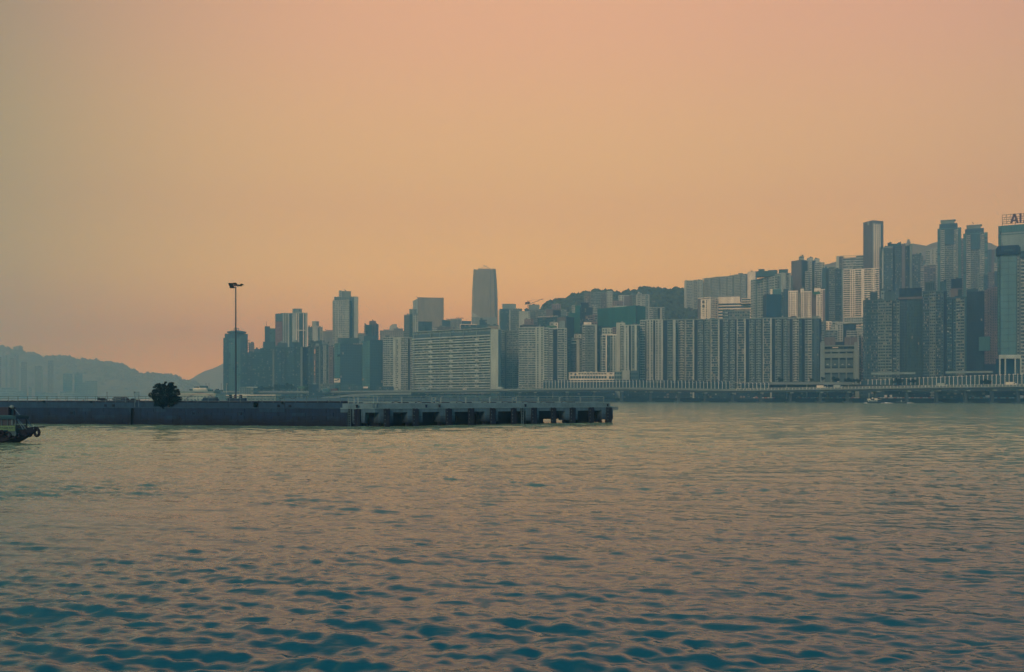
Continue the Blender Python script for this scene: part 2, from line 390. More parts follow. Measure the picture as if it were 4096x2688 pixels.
def clutter(root, base, u, n, wd, H, f, dens):
    b = MB(); cell = max(2.2, wd / max(1, round(wd / 2.6))); nx = max(1, int(wd / cell))
    for j in range(int(H / f)):
        for i in range(nx):
            if rnd.random() < dens:
                w_, h_ = rnd.choice(((.9, .6), (.9, .6), (1.7, .4), (1.1, 1.3))); o = base + u * (i * cell + rnd.uniform(.1, max(.11, cell - w_ - .1))) + Vector((0, 0, j * f + rnd.uniform(.1, f - h_ - .2))); b.ob(o + n * .02, u * w_, n * rnd.uniform(.35, .75), Vector((0, 0, h_)), rnd.choice((0, 1, 1, 2)))
    if b.v: put('air_conditioner', b, [W('dark'), W('grey'), W('pale')], root, kind='stuff')
BL = []
def bldg(name, label, Y, masses, group=None, cat='building', rooftop=1, core='dim', seed=None, ind=None):
    """masses: (px0, px1, top row, strips, options); strips: list of (px0, px1, kind, colour)"""
    c = sum(m[0] + m[1] for m in masses) / (2 * len(masses)); loc = (gx(c, Y), Y, GROUND)
    root = thing(name, label, cat, loc, group)
    for px0, px1, top, strips, op in masses:
        YL = op.get('YL') or perp(c, Y + op.get('dy', 0), px0); YR = op.get('YR') or perp(c, Y + op.get('dy', 0), px1)
        A = Vector((gx(px0, YL), YL, 0)); B = Vector((gx(px1, YR), YR, 0)); u = (B - A); L_ = u.length; u = u / L_; n = Vector((u.y, -u.x, 0))
        ym = (YL + YR) / 2; z1 = gz(top, YL if op.get('ref') == 'L' else YR if op.get('ref') == 'R' else ym); z0 = gz(op['bot'], ym) if 'bot' in op else GROUND - .3
        dep = op.get('d', 18.0); back = -n; fh = op.get('fh', 3.0)
        if 'skew' in op: back = Vector((gx(c, 1.0), 1.0, 0)).normalized()
        core_c = op.get('core', core); s0 = A - n * 3.0
        put('wall', MB().ob((s0.x, s0.y, z0), u * L_, back * dep, Vector((0, 0, z1 - z0))), W(core_c), root)
        indiv = ind if ind is not None else (Y <= 1260 and (fh * F / Y) >= 7.5)
        for q0, q1, kind, col in (strips or [(px0, px1, 'w', core_c)]):
            t0, t1 = (q0 - px0) / (px1 - px0), (q1 - px0) / (px1 - px0)
            # column to length along the wall, perspective-correct
            def along(q):
                k = (q - CX) / F; den = u.x - k * u.y
                return (k * A.y - A.x) / den
            a0, a1 = along(q0), along(q1)
            if a1 - a0 < .3: continue
            strip(root, A + u * a0, u, n, a1 - a0, z0, z1, kind, col, op.get('fh', 3.0), indiv and (q1 - q0) >= 12, proud=op.get('proud', 0))
            if Y < 1450 and kind[0] in 'abgepq': clutter(root, Vector(((A + u * a0).x, (A + u * a0).y, z0)) + n * op.get('proud', 0), u, n, a1 - a0, z1 - z0, op.get('fh', 3.0), .30 if kind[0] in 'abe' else .16)
        if op.get('parapet', 1):
            pp = MB(); hh = 1.1; o = A + Vector((0, 0, z1)) + n * .06; T = Vector((0, 0, hh))
            pp.ob(o, u * L_, -n * .3, T); pp.ob(o + back * (dep + 2.5), u * L_, -n * .3, T); pp.ob(o - n * .31, u * .3, back * (dep + 2), T); pp.ob(o - n * .31 + u * (L_ - .3), u * .3, back * (dep + 2), T)
            put('roof_parapet', pp, W(op.get('pcol', (strips[0][3] if strips else core_c))), root)
        if op.get('sides'):                           # windows on the flank that shows
            b = MB(); e = A + u * L_ if op['sides'] == 'R' else A; sn = u if op['sides'] == 'R' else -u; nf = int((z1 - z0) / fh)
            for j in range(nf):
                for i in range(int(dep / 3.5)):
                    p = e + sn * .04 + back * (4 + i * 3.5) + Vector((0, 0, z0 + j * fh + .9)); b.quad(p, p + back * 1.6, p + back * 1.6 + Vector((0, 0, 1.5)), p + Vector((0, 0, 1.5)), rnd.choice((0, 0, 1)))
            put('window', b, WIN, root, kind='stuff')
        # plant on the roof
        nr = op.get('roof', 2 if rooftop else 0)
        r2 = random.Random(int(px0 * 7 + px1))
        for i in range(nr):
            w_ = r2.uniform(2.5, min(8, L_ * .3)); a = r2.uniform(.05, .95) * (L_ - w_); dd = r2.uniform(4, max(4.5, dep - 4)); hh = r2.uniform(1.5, 4.2)
            put('roof_box', MB().ob(A + u * a + back * dd + Vector((0, 0, z1)), u * w_, back * r2.uniform(2, 5), Vector((0, 0, hh))), W(r2.choice([core_c, 'grey', 'dim', 'slate'])), root)
        if nr and r2.random() < .6:
            q = A + u * r2.uniform(.1, .9) * L_ + back * 5; put('aerial', MB().tube([(q.x, q.y, z1), (q.x, q.y, z1 + r2.uniform(4, 9))], .12, 4), M_METAL, root)
    return root
def dish(root, px, py, Y, r=2.0):
    p = P(px, py, Y); b = MB(); b.tube([p, p + Vector((0, 0, 1.6))], .15, 5)
    c = p + Vector((0, 0, 2.2)); ax = Vector((.75, -.3, .6)).normalized(); a = ax.orthogonal().normalized(); w_ = ax.cross(a); i0 = len(b.v); b.v.append(tuple(c - ax * r * .35))
    for j in range(12): b.v.append(tuple(c + (a * math.cos(j * .5236) + w_ * math.sin(j * .5236)) * r))
    for j in range(12): b.f.append((i0, i0 + 1 + j, i0 + 1 + (j + 1) % 12)); b.m.append(0)
    put('satellite_dish', b, M_METAL, root)
# ------------------------------------------------------------------ land, seabed, hills
def struct(name, mb, m, smooth=False):
    o = put(name, mb, m, None, 'structure', smooth=smooth); return o
SHORE = [(893, 1430), (1300, 1310), (2100, 1128), (2560, 1098), (3100, 1035), (3600, 955), (4096, 868), (4900, 800)]
def shore_y(px): return float(np.interp(px, [a for a, _ in SHORE], [b for _, b in SHORE]))
M_LAND = mat('dark_ground', (.05, .06, .055), .95, .25, (.05, .05, .05))
sp = [(gx(a, b), b) for a, b in SHORE]
struct('ground', MB().prism(sp + [(6500, 800), (7200, 9600), (-5200, 9600), (gx(893, 1430) - 20, 1900)], -2.5, GROUND), M_LAND)
struct('seabed', MB().box(-9400, 9400, -290, 9690, -3.6, -3.0), M_LAND)
kow = [(gx(a, b), b) for a, b in ((-900, 2950), (200, 2950), (420, 3050), (640, 3600), (760, 4200))]
struct('far_shore', MB().prism(kow + [(-1800, 9600), (-9000, 9600), (-9000, 2900)], -2.5, 3.0), M_LAND)
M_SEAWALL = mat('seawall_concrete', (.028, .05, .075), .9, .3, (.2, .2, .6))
g = MB()
for k in range(len(sp) - 1):
    a, b_ = Vector((*sp[k], 0)), Vector((*sp[k + 1], 0)); u = (b_ - a).normalized(); n = Vector((u.y, -u.x, 0)); g.ob(a + n * .02 + Vector((0, 0, -2)), (b_ - a), n * 1.2, (0, 0, 6.2))
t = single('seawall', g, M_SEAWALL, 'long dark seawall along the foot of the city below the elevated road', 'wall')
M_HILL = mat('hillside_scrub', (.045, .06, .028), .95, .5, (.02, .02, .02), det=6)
M_FARHILL = mat('hazed_dry_hillside', (.19, .13, .045), .95, .4, (.01, .01, .01), det=6)  # warm paleness of distance haze put into the far hill colour
def hill(name, sky, D, front, base, amp=5.0, cell=22.0, step=6, tail=500, kind_forest=0, rad=(4, 8)):
    """a ridge through the skyline points (px, py) at depth D, falling to base level front metres nearer and tail metres behind"""
    px0, px1 = sky[0][0], sky[-1][0]; xs = np.arange(px0, px1 + step, step); hs = np.interp(xs, [a for a, _ in sky], [b for _, b in sky]); nv = 26
    vs = []; g = MB()
    rows = [(-i / 18.0) for i in range(18, 0, -1)] + [0] + [i / 7.0 for i in range(1, 8)]
    for v in rows:
        for px, hp in zip(xs, hs):
            y = D + (v * front if v <= 0 else v * tail); X = gx(px, D) * (1 + (0 if v > 0 else 0)); zr = gz(hp, D) - base
            fall = (1 + v) ** .8 if v <= 0 else (1 - v) ** 1.2
            q = Vector((X / cell, y / cell, 3.1 * (px0 % 7))); c = noise.voronoi(q)[0][0]
            big = noise.noise(Vector((X / 260, y / 260, 1.7))) * zr * .16 * (4 * (1 + v) * (-v) if v <= 0 else 0)
            z = base + zr * fall + big + amp * ((.55 - c) if zr > amp * 2 else 0) * min(1, (1 - abs(v)) * 6)
            g.v.append((X, y, max(z, base - 3 if abs(v) == 1 else base)))
    m = len(xs)
    for r_ in range(len(rows) - 1):
        for i in range(m - 1): g.f.append((r_ * m + i, r_ * m + i + 1, (r_ + 1) * m + i + 1, (r_ + 1) * m + i)); g.m.append(0)
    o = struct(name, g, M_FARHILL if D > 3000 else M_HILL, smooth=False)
    if kind_forest:
        rg = random.Random(3); f = MB(); k_ = 0
        ico = [(0, 0, 1), (.894, 0, .447), (.276, .851, .447), (-.724, .526, .447), (-.724, -.526, .447), (.276, -.851, .447), (.724, .526, -.447), (-.276, .851, -.447), (-.894, 0, -.447), (-.276, -.851, -.447), (.724, -.526, -.447)]
        fc = [(0, 1, 2), (0, 2, 3), (0, 3, 4), (0, 4, 5), (0, 5, 1), (1, 6, 2), (2, 7, 3), (3, 8, 4), (4, 9, 5), (5, 10, 1), (2, 6, 7), (3, 7, 8), (4, 8, 9), (5, 9, 10), (1, 10, 6)]
        for _ in range(kind_forest):
            r_ = min(len(rows) - 3, int(abs(rg.gauss(0, 1)) * 5)); r_ = 18 - r_ if r_ <= 17 else 1; i = rg.randrange(m - 1); p = g.v[r_ * m + i]; qn = g.v[r_ * m + i + 1]; tt = rg.random()
            c = [p[k] + (qn[k] - p[k]) * tt for k in range(3)]; rr = rg.uniform(*rad); j0 = len(f.v); cz = rg.uniform(.7, 1.3)
            if c[2] - base < 12: continue
            for a in ico:
                w_ = rr * rg.uniform(.75, 1.25); f.v.append((c[0] + a[0] * w_, c[1] + a[1] * w_, c[2] + a[2] * w_ * cz))
            for t3 in fc: f.f.append(tuple(j0 + q_ for q_ in t3)); f.m.append(0)
        put('forest', f, mat('forest_canopy', (.035, .055, .028), .9, .5, (.05, .05, .05)) if D < 3000 else mat('hazed_forest_canopy', (.15, .11, .04), .9, .5, (.02, .02, .02)), None, 'stuff')  # far canopy colour carries the same painted haze tone
HL = [(-700, 1330), (-300, 1340), (-120, 1352), (0, 1384), (30, 1397), (55, 1402), (80, 1397), (95, 1407), (115, 1418), (135, 1417), (165, 1427), (185, 1432), (215, 1427), (255, 1430), (290, 1437), (330, 1440), (370, 1446), (410, 1451), (450, 1455), (490, 1463), (515, 1474), (545, 1489), (565, 1497), (600, 1498), (640, 1501), (690, 1506), (720, 1514), (760, 1525), (800, 1546), (840, 1566), (880, 1588)]
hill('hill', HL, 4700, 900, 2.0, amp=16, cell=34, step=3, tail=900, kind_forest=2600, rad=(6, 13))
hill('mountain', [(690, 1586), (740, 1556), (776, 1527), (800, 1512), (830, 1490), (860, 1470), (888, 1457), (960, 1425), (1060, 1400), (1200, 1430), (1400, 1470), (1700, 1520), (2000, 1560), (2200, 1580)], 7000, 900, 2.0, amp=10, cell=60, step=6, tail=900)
HM = [(2090, 1330), (2130, 1290), (2165, 1238), (2185, 1221), (2205, 1214), (2222, 1200), (2240, 1202), (2270, 1195), (2295, 1184), (2330, 1174), (2362, 1172), (2400, 1168), (2430, 1168), (2470, 1172), (2485, 1182), (2500, 1176), (2530, 1166), (2565, 1161), (2585, 1152), (2605, 1156), (2618, 1153), (2640, 1160), (2670, 1166), (2700, 1163), (2740, 1165), (2790, 1175), (2840, 1196), (2900, 1215), (2990, 1235), (3100, 1250), (3300, 1270), (3600, 1275), (3800, 1290), (4300, 1280)]
hill('wooded_hill', HM, 1960, 520, GROUND, amp=9, cell=13, step=4, tail=500, kind_forest=6500, rad=(2.5, 6.0))
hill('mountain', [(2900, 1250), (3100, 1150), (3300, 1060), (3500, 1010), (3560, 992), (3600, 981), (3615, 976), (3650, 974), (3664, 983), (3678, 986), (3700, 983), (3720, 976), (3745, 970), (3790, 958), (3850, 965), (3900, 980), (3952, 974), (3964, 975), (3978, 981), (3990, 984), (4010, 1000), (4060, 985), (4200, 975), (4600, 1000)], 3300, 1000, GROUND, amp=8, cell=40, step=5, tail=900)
hill('mountain', [(3500, 1140), (3560, 1100), (3640, 1075), (3680, 1050), (3700, 1040), (3760, 1030), (3860, 1020), (3950, 1005), (3975, 1000), (4000, 992), (4200, 990)], 2500, 600, GROUND, amp=6, cell=30, step=6, tail=500)
# pagoda on the far ridge
t = thing('pagoda', 'tiny tiered pagoda on the far mountain ridge behind the horned tower', 'pagoda', (gx(3633, 3300), 3300, gz(978, 3300)))
g = MB()
for k in range(4):
    z = gz(982, 3300) + k * 5.0; r_ = 7.5 - k * 1.1; g.tube([(gx(3633, 3300), 3298, z), (gx(3633, 3300), 3298, z + 3.8)], r_, 8)
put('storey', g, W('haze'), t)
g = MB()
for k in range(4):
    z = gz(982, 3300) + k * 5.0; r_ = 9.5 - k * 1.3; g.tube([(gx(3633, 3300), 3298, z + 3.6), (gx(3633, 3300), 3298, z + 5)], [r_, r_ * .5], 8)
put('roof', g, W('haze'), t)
# far housing on the left shore
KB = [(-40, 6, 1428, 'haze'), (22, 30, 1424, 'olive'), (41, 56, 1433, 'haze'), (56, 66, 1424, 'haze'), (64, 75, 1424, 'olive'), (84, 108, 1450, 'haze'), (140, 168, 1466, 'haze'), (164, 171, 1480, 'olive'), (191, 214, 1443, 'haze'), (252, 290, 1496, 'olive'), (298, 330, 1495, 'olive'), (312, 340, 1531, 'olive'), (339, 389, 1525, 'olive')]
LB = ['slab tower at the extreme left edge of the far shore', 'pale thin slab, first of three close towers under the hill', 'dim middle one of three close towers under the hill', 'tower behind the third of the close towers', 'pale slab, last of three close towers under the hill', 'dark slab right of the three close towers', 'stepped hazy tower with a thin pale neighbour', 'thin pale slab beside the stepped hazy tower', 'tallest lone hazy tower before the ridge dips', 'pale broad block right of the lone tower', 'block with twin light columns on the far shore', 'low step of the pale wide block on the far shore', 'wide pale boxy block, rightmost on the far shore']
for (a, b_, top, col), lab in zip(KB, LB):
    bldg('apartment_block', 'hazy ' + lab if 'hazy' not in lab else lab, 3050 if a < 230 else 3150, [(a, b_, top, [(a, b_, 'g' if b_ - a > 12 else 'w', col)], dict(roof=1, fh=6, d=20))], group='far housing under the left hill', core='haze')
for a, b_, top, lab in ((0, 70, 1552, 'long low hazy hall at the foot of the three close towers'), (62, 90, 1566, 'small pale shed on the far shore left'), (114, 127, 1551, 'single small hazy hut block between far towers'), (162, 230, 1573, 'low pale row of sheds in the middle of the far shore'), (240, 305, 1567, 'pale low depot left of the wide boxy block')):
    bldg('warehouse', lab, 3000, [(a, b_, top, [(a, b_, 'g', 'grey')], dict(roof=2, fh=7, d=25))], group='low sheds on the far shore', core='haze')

# ------------------------------------------------------------------ elevated road
PATH = [(840, 1475, 1564), (1240, 1345, 1565), (1500, 1265, 1562), (1850, 1170, 1558), (2172, 1098, 1553), (2500, 1070, 1549.5), (2930, 1012, 1556), (3300, 968, 1551), (3700, 905, 1544), (4200, 828, 1537)]
def road(px, off=0.0):
    Y = float(np.interp(px, [a for a, _, _ in PATH], [b for _, b, _ in PATH])); py = float(np.interp(px, [a for a, _, _ in PATH], [c for _, _, c in PATH]))
    return Vector((gx(px, Y), Y + off, gz(py, Y)))
def ribbon(g, pxs, pf, y0, y1, z0, z1, mi=0):
    i0 = len(g.v)
    for px in pxs:
        p = pf(px)
        for (yy, zz) in ((y0, z0), (y1, z0), (y1, z1), (y0, z1)): g.v.append((p.x, p.y + yy, p.z + zz))
    for k in range(len(pxs) - 1):
        for j in range(4): g.f.append((i0 + k * 4 + j, i0 + (k + 1) * 4 + j, i0 + (k + 1) * 4 + (j + 1) % 4, i0 + k * 4 + (j + 1) % 4)); g.m.append(mi)
    g.f += [(i0, i0 + 1, i0 + 2, i0 + 3), tuple(i0 + (len(pxs) - 1) * 4 + j for j in (3, 2, 1, 0))]; g.m += [mi, mi]; return g
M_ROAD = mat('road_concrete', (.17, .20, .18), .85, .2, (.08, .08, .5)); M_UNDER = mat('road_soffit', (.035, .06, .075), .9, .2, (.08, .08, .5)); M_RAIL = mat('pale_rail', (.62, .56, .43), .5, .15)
t = thing('elevated_road', 'long elevated harbour road on columns crossing the whole waterfront', 'elevated road', tuple(road(2172)))
seg = list(range(840, 4201, 40))
put('deck', ribbon(MB(), seg, road, -.2, 21, -2.0, -1.1), mat('asphalt', (.05, .055, .055), .9), t)
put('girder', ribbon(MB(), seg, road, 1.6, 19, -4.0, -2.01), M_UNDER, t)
for k in range(0, len(seg) - 3, 3): put('parapet', ribbon(MB(), seg[k:k + 4], road, -.55, -.21, -2.1, 0), M_ROAD, t)
put('parapet', ribbon(MB(), seg, road, 21.01, 21.4, -2.1, 0), M_ROAD, t)
for px in (905, 1010, 1120, 1235, 1330, 1440, 1560, 1640, 1709, 1768, 1836, 1909, 1993, 2080, 2142, 2270, 2378, 2490, 2607, 2719, 2825, 2937, 3050, 3170, 3290, 3400, 3517, 3640, 3760, 3877, 3985, 4090):
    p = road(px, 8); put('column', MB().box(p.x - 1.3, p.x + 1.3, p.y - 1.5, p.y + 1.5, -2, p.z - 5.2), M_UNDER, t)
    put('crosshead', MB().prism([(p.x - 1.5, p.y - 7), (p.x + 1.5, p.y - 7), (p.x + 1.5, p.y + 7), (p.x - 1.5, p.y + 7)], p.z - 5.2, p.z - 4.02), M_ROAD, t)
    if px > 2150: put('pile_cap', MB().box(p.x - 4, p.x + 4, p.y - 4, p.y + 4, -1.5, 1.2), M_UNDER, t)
g = MB()
for px in range(2945, 4200, 14):
    p = road(px); g.box(p.x - .22, p.x + .22, p.y - .62, p.y - .2, p.z - 1.4, p.z + .5)
put('rail_post', g, M_RAIL, t, kind='stuff'); put('rail', ribbon(MB(), list(range(2945, 4201, 60)), road, -.5, -.35, .42, .6), M_RAIL, t)
# slip road
def slip(px):
    Y = float(np.interp(px, [1285, 1400, 1500, 1650], [1322, 1285, 1250, 1214])); return Vector((gx(px, Y), Y, gz(float(np.interp(px, [1285, 1340, 1400, 1500, 1650], [1590, 1584, 1577, 1572, 1570])), Y)))
t2 = thing('slip_road', 'curved slip road climbing to the elevated road behind the pier', 'slip road', tuple(slip(1400)))
ss = list(range(1285, 1651, 15)); put('deck', ribbon(MB(), ss, slip, 0, 9, -2.2, -1.1), M_UNDER, t2); put('parapet', ribbon(MB(), ss, slip, -.4, -.02, -2.6, 0), M_ROAD, t2)
for px in (1330, 1390, 1450, 1530, 1600): p = slip(px); put('column', MB().box(p.x - 1, p.x + 1, p.y + 3, p.y + 6, -2, p.z - 2.2), M_UNDER, t2)
# arched noise barrier
M_PANEL = mat('tinted_panel', (.012, .05, .075), .2, .1, alpha=.86)
t = thing('noise_barrier', 'half-tunnel noise barrier of many pale curved posts on the elevated road', 'noise barrier', tuple(road(2500)))
pxs = []; px = 2172.0
while px < 2934: pxs.append(px); px += 12.2 + (px - 2172) / 761 * 3.0
pxs2 = [2964 + 15.9 * i for i in range(8)]
def posth(px): return float(np.interp(px, [2172, 2500, 2933, 2960, 3076], [9.7, 9.0, 8.6, 7.2, 6.8]))
for k, px in enumerate(pxs + pxs2):
    p = road(px, .3); h = posth(px) - 1.2; r_ = .30
    a = [p + Vector((0, 0, -.4)), p + Vector((0, 0, h - 1.6)), p + Vector((0, .15, h - .8)), p + Vector((0, .7, h - .2)), p + Vector((0, 1.6, h)), p + Vector((0, 4.5, h + .5))]
    put('post', MB().tube(a, r_, 6), M_RAIL, t)
    nx = (pxs + pxs2)[k + 1] if k + 1 < len(pxs + pxs2) else None
    if nx and nx - px < 20:
        q = road(nx, .3); g = MB()
        g.ob(p + Vector((.3, .25, -.3)), q - p - Vector((.6, 0, 0)), (0, .08, 0), (0, 0, h - 1.3)); g.ob(p + Vector((.3, .25, h - 1.0)), q - p - Vector((.6, 0, 0)), (0, 1.2, 1.0), (0, .05, .08)); g.ob(p + Vector((.3, 1.5, h)), q - p - Vector((.6, 0, 0)), (0, 3, .5), (0, 0, .08))
        put('panel', g, M_PANEL, t)
for a, b_ in ((2172, 2933), (2933, 3076)):
    rp = [road(x, .5) + Vector((0, 1.2, posth(x) - 1.15)) for x in np.linspace(a, b_, 20)]; put('top_rail', MB().tube(rp, .16, 5), M_DARK if a == 2172 else M_RAIL, t)
for px in (2215, 2225): p = road(px, 9); put('back_post', MB().box(p.x - .5, p.x + .5, p.y, p.y + .5, p.z, p.z + 5), M_RAIL, t)
# covered length between the two barriers
t = thing('road_cover', 'plain concrete road cover right of the arched barrier', 'road cover', tuple(road(3200, 24)))
cs = list(range(3078, 3361, 20)); cov = lambda px: Vector((gx(px, 1006), 1006 - (px - 3078) * .13, gz(float(np.interp(px, [3078, 3380], [1528, 1531])), 1006)))
put('roof_slab', ribbon(MB(), cs, cov, 0, 16, -2.6, 0), M_ROAD, t); put('back_wall', ribbon(MB(), cs, cov, 6, 6.4, -9, -2.61), W('navy'), t)
for px in range(3140, 3360, 70): p = cov(px); put('column', MB().box(p.x - .5, p.x + .5, p.y + 2, p.y + 3, GROUND, p.z - 2.61), M_ROAD, t)
# right-hand straight barrier
t = thing('noise_barrier', 'straight slatted noise barrier with pale T-shaped posts, lower right of the city', 'noise barrier', (gx(3700, 935), 935, GROUND))
def rb(px): Y = float(np.interp(px, [3350, 3460, 3704, 4081, 4300], [1012, 985, 932, 872, 840])); return Vector((gx(px, Y), Y, gz(float(np.interp(px, [3350, 3463, 3704, 4081, 4300], [1527, 1520, 1510, 1496, 1490])), Y)))
def rbb(px): return gz(float(np.interp(px, [3350, 3463, 3704, 4081, 4300], [1537, 1538, 1541, 1538, 1536])), rb(px).y)
px = 3352.0; prev = None
while px < 4200:
    p = rb(px); zb = rbb(px); g = MB().box(p.x - .22, p.x + .22, p.y - .25, p.y + .25, zb, p.z + .5); g.ob(p + Vector((-1.2, -.1, -.2)), (2.4, -.6, 0), (0, .2, 0), (0, 0, .3))
    put('post', g, M_RAIL, t)
    if prev is not None and px > 3450:
        q = rb(prev); g = MB(); hh = q.z - .4 - rbb(prev)
        for i in range(6): g.ob((q.x + .2, q.y + .3, rbb(prev) + hh * i / 6), p - q - Vector((.4, 0, p.z - q.z)), (0, .12, 0), (0, 0, hh / 6 * .82))
        put('slatted_panel', g, W('slate'), t)
    prev = px; px += 17.1 if px > 3450 else 30
put('base_wall', ribbon(MB(), list(range(3352, 4201, 30)), lambda x: Vector((rb(x).x, rb(x).y, rbb(x))), -.3, .8, -6, 0), M_UNDER, t)
# barriers standing on the seawall
M_WHITE = mat('white_plastic', (.6, .56, .48), .5, .1); M_ORANGE = mat('orange_plastic', (.45, .14, .07), .5, .1)
for k, px in enumerate(np.arange(3012, 4200, 11.5)):
    y = shore_y(px) + .6; x = gx(px, y); b = MB(); w_ = 2.4; b.prism([(x, y - .35), (x + w_, y - .35), (x + w_, y + .35), (x, y + .35)], 4.22, 4.55).prism([(x + .1, y - .15), (x + w_ - .1, y - .15), (x + w_ - .1, y + .15), (x + .1, y + .15)], 4.55, 5.2)
    wh = k % 3 != 1
    single('traffic_barrier', b, M_WHITE if wh else M_ORANGE, 'white plastic barrier in the row along the seawall edge' if wh else 'orange plastic barrier in the row along the seawall edge', 'traffic barrier', 'white seawall barriers' if wh else 'orange seawall barriers')
for px, w_, h, c_, lab in ((3538, 3, 3.2, M_WHITE, 'small pale cabin on the seawall right of the tug mast'), (3562, 1.6, 3.4, M_WHITE, 'narrow pale cabinet on the seawall above the towed barge'), (3765, 3, 2, M_WHITE, 'pale box beside the orange hoarding'), (3945, 3, 2.8, M_WHITE, 'white box standing alone on the right seawall'), (4068, 6, 2.6, M_WHITE, 'white site cabin near the right frame edge')):
    y = shore_y(px) + 3; x = gx(px, y); t5 = thing('site_cabin', lab, 'cabin', (x, y, GROUND)); put('wall', MB().box(x, x + w_, y, y + 2.4, GROUND, 4.2 + h), c_, t5); put('roof', MB().box(x - .15, x + w_ + .15, y - .15, y + 2.55, 4.2 + h, 4.4 + h), M_ROAD, t5)
y = shore_y(3790) + 1.6; x0 = gx(3773, y); g = MB()
for i in range(6): g.box(x0 + i * 1.9, x0 + i * 1.9 + 1.8, y, y + .15, 4.22, 5.9)
single('hoarding', g, mat('hoarding_red', (.36, .10, .09), .7), 'reddish hoarding on the seawall right of the tug', 'hoarding')
# dark sheds added under the road, their colour standing for its shade
for k, (a, b_, h, lab) in enumerate(((1240, 1290, 9, 'left of the dark banded stone-arched sheds behind the pier'), (1560, 1700, 6, 'behind the pier railing centre'), (2060, 2210, 7, 'at the foot of the paired-window flats'), (2230, 2460, 8, 'below the school'), (2480, 2760, 7, 'below the groove-fronted slab'), (2790, 3080, 8, 'below the longest slab'), (3100, 3420, 8, 'below the road cover'), (3440, 3720, 9, 'below the straight barrier'), (3740, 4150, 10, 'below the narrow capped tower'))):
    h += 2; Y = shore_y((a + b_) / 2) + 7; c = (a + b_) / 2
    bldg('shed', 'dark shed added as shade under the road, ' + lab, Y, [(a, b_, HY - (GROUND + h - CH) * F / Y, [(a, a + (b_ - a) * .4, 'g', 'dark'), (a + (b_ - a) * .45, b_, 'g', 'navy')], dict(roof=1, d=8, fh=3.5, parapet=0))], group=None, core='navy', ind=False)
# ------------------------------------------------------------------ the city, left to right
ROW = 'waterfront apartment blocks'
bldg('apartment_tower', 'slim dark tower at the left end of the skyline with a disc-shaped roof canopy', 1500, [
    (893, 985, 1355, [(893, 914, 'q3', 'slate'), (915, 938, 'c', 'teal'), (938, 962, 'c', 'teal'), (962, 985, 'q3', 'slate')], dict(d=26, roof=0)),
    (899, 991, 1338, [(899, 924, 'w', 'slate'), (926, 940, 'g2', 'slate'), (950, 965, 'g2', 'slate'), (967, 991, 'w', 'slate')], dict(dy=6, d=22, roof=0))], core='slate')
def _cap():
    r = bpy.data.objects['apartment_tower']; c = P(947, 1338, 1512)
    b = MB(); n = 24
    b.prism([(c.x + 11 * math.cos(i * .2618), c.y + 11 * math.sin(i * .2618)) for i in range(n)], c.z, c.z + 2.6); put('roof_drum', b, W('slate'), r)
    b = MB(); i0 = 0
    for k, (rr, zz) in enumerate([(13.5, 1.8), (14.8, 3.0), (14.2, 4.4), (8, 5.6), (.1, 5.9)]):
        for j in range(n): b.v.append((c.x + rr * math.cos(j * .2618), c.y + rr * math.sin(j * .2618), c.z + zz))
    for k in range(4):
        for j in range(n): b.f.append((k * n + j, k * n + (j + 1) % n, (k + 1) * n + (j + 1) % n, (k + 1) * n + j)); b.m.append(0)
    b.f.append(tuple(range(n))[::-1]); b.m.append(0)
    put('roof_canopy', b, W('slate'), r)
    b = MB()
    for i in range(4):
        for z in (5.2, 8.4): b.tube([(c.x - 3.4 + i * 2.2, c.y - 2, c.z + z), (c.x - 3.4 + i * 2.2, c.y + 2, c.z + z)], .25, 5)
        b.tube([(c.x - 3.4 + i * 2.2, c.y - 2, c.z + 5), (c.x - 3.4 + i * 2.2, c.y - 2, c.z + 10.4)], .22, 5)
    b.torus((c.x - 1.6, c.y - 2, c.z + 7.5), (0, 1, 0), 2.2, .3, 14, 5); b.torus((c.x + 2.2, c.y - 2, c.z + 7.5), (0, 1, 0), 1.6, .3, 14, 5)
    put('roof_frame', b, M_METAL, r)
    b = MB()
    for i in range(6):
        z = gz(1362 + i * 7, 1505); x = gx(986, 1505); b.prism([(x, 1503), (x + 3.4, 1503), (x + 3.4, 1510), (x, 1510)], z, z + .5)
    put('terrace', b, W('slate'), r)
_cap()
bldg('apartment_block', 'small pinkish block just right of the disc-topped tower', 1700, [(994, 1017, 1374, [(994, 1008, 'p2', 'pink'), (1008, 1017, 'w', 'brown')], {}), (1017, 1049, 1398, [(1017, 1049, 'p4', 'dim')], {}), (1049, 1056, 1403, None, {})], core='dim')
bldg('apartment_block', 'dark residential block with shallow bays, lowest of the left end row', 1450, [
    (968, 1046, 1412, [(968, 988, 'g3', 'slate'), (992, 1006, 'b2', 'dim'), (1009, 1046, 'g5', 'slate')], {}),
    (1040, 1098, 1396, [(1041, 1062, 'g4', 'slate'), (1066, 1089, 'g3', 'slate'), (1090, 1097, 'w', 'olive')], dict(dy=-4))], core='dark', ind=False)
bldg('apartment_block', 'dark residential block with two roof houses and a pale vertical strip, left end row', 1440, [
    (1100, 1160, 1390, [(1102, 1124, 'g3', 'slate'), (1128, 1140, 'b2', 'dim'), (1143, 1160, 'g3', 'slate')], {}),
    (1160, 1212, 1388, [(1161, 1178, 'g2', 'slate'), (1182, 1201, 'g3', 'slate'), (1202, 1210, 'w', 'olive')], dict(dy=-4)),
    (1110, 1150, 1374, [(1110, 1150, 'w', 'dim')], dict(dy=6, bot=1392, d=8)), (1168, 1210, 1371, [(1168, 1210, 'f6', 'slate')], dict(dy=6, bot=1392, d=8))], core='dark', ind=False)
bldg('apartment_block', 'narrow near-black slab wedged between two dark blocks at the left', 1462, [(1212, 1242, 1391, [(1212, 1226, 'q2', 'navy'), (1226, 1242, 'g2', 'navy')], {})], core='navy', ind=False)
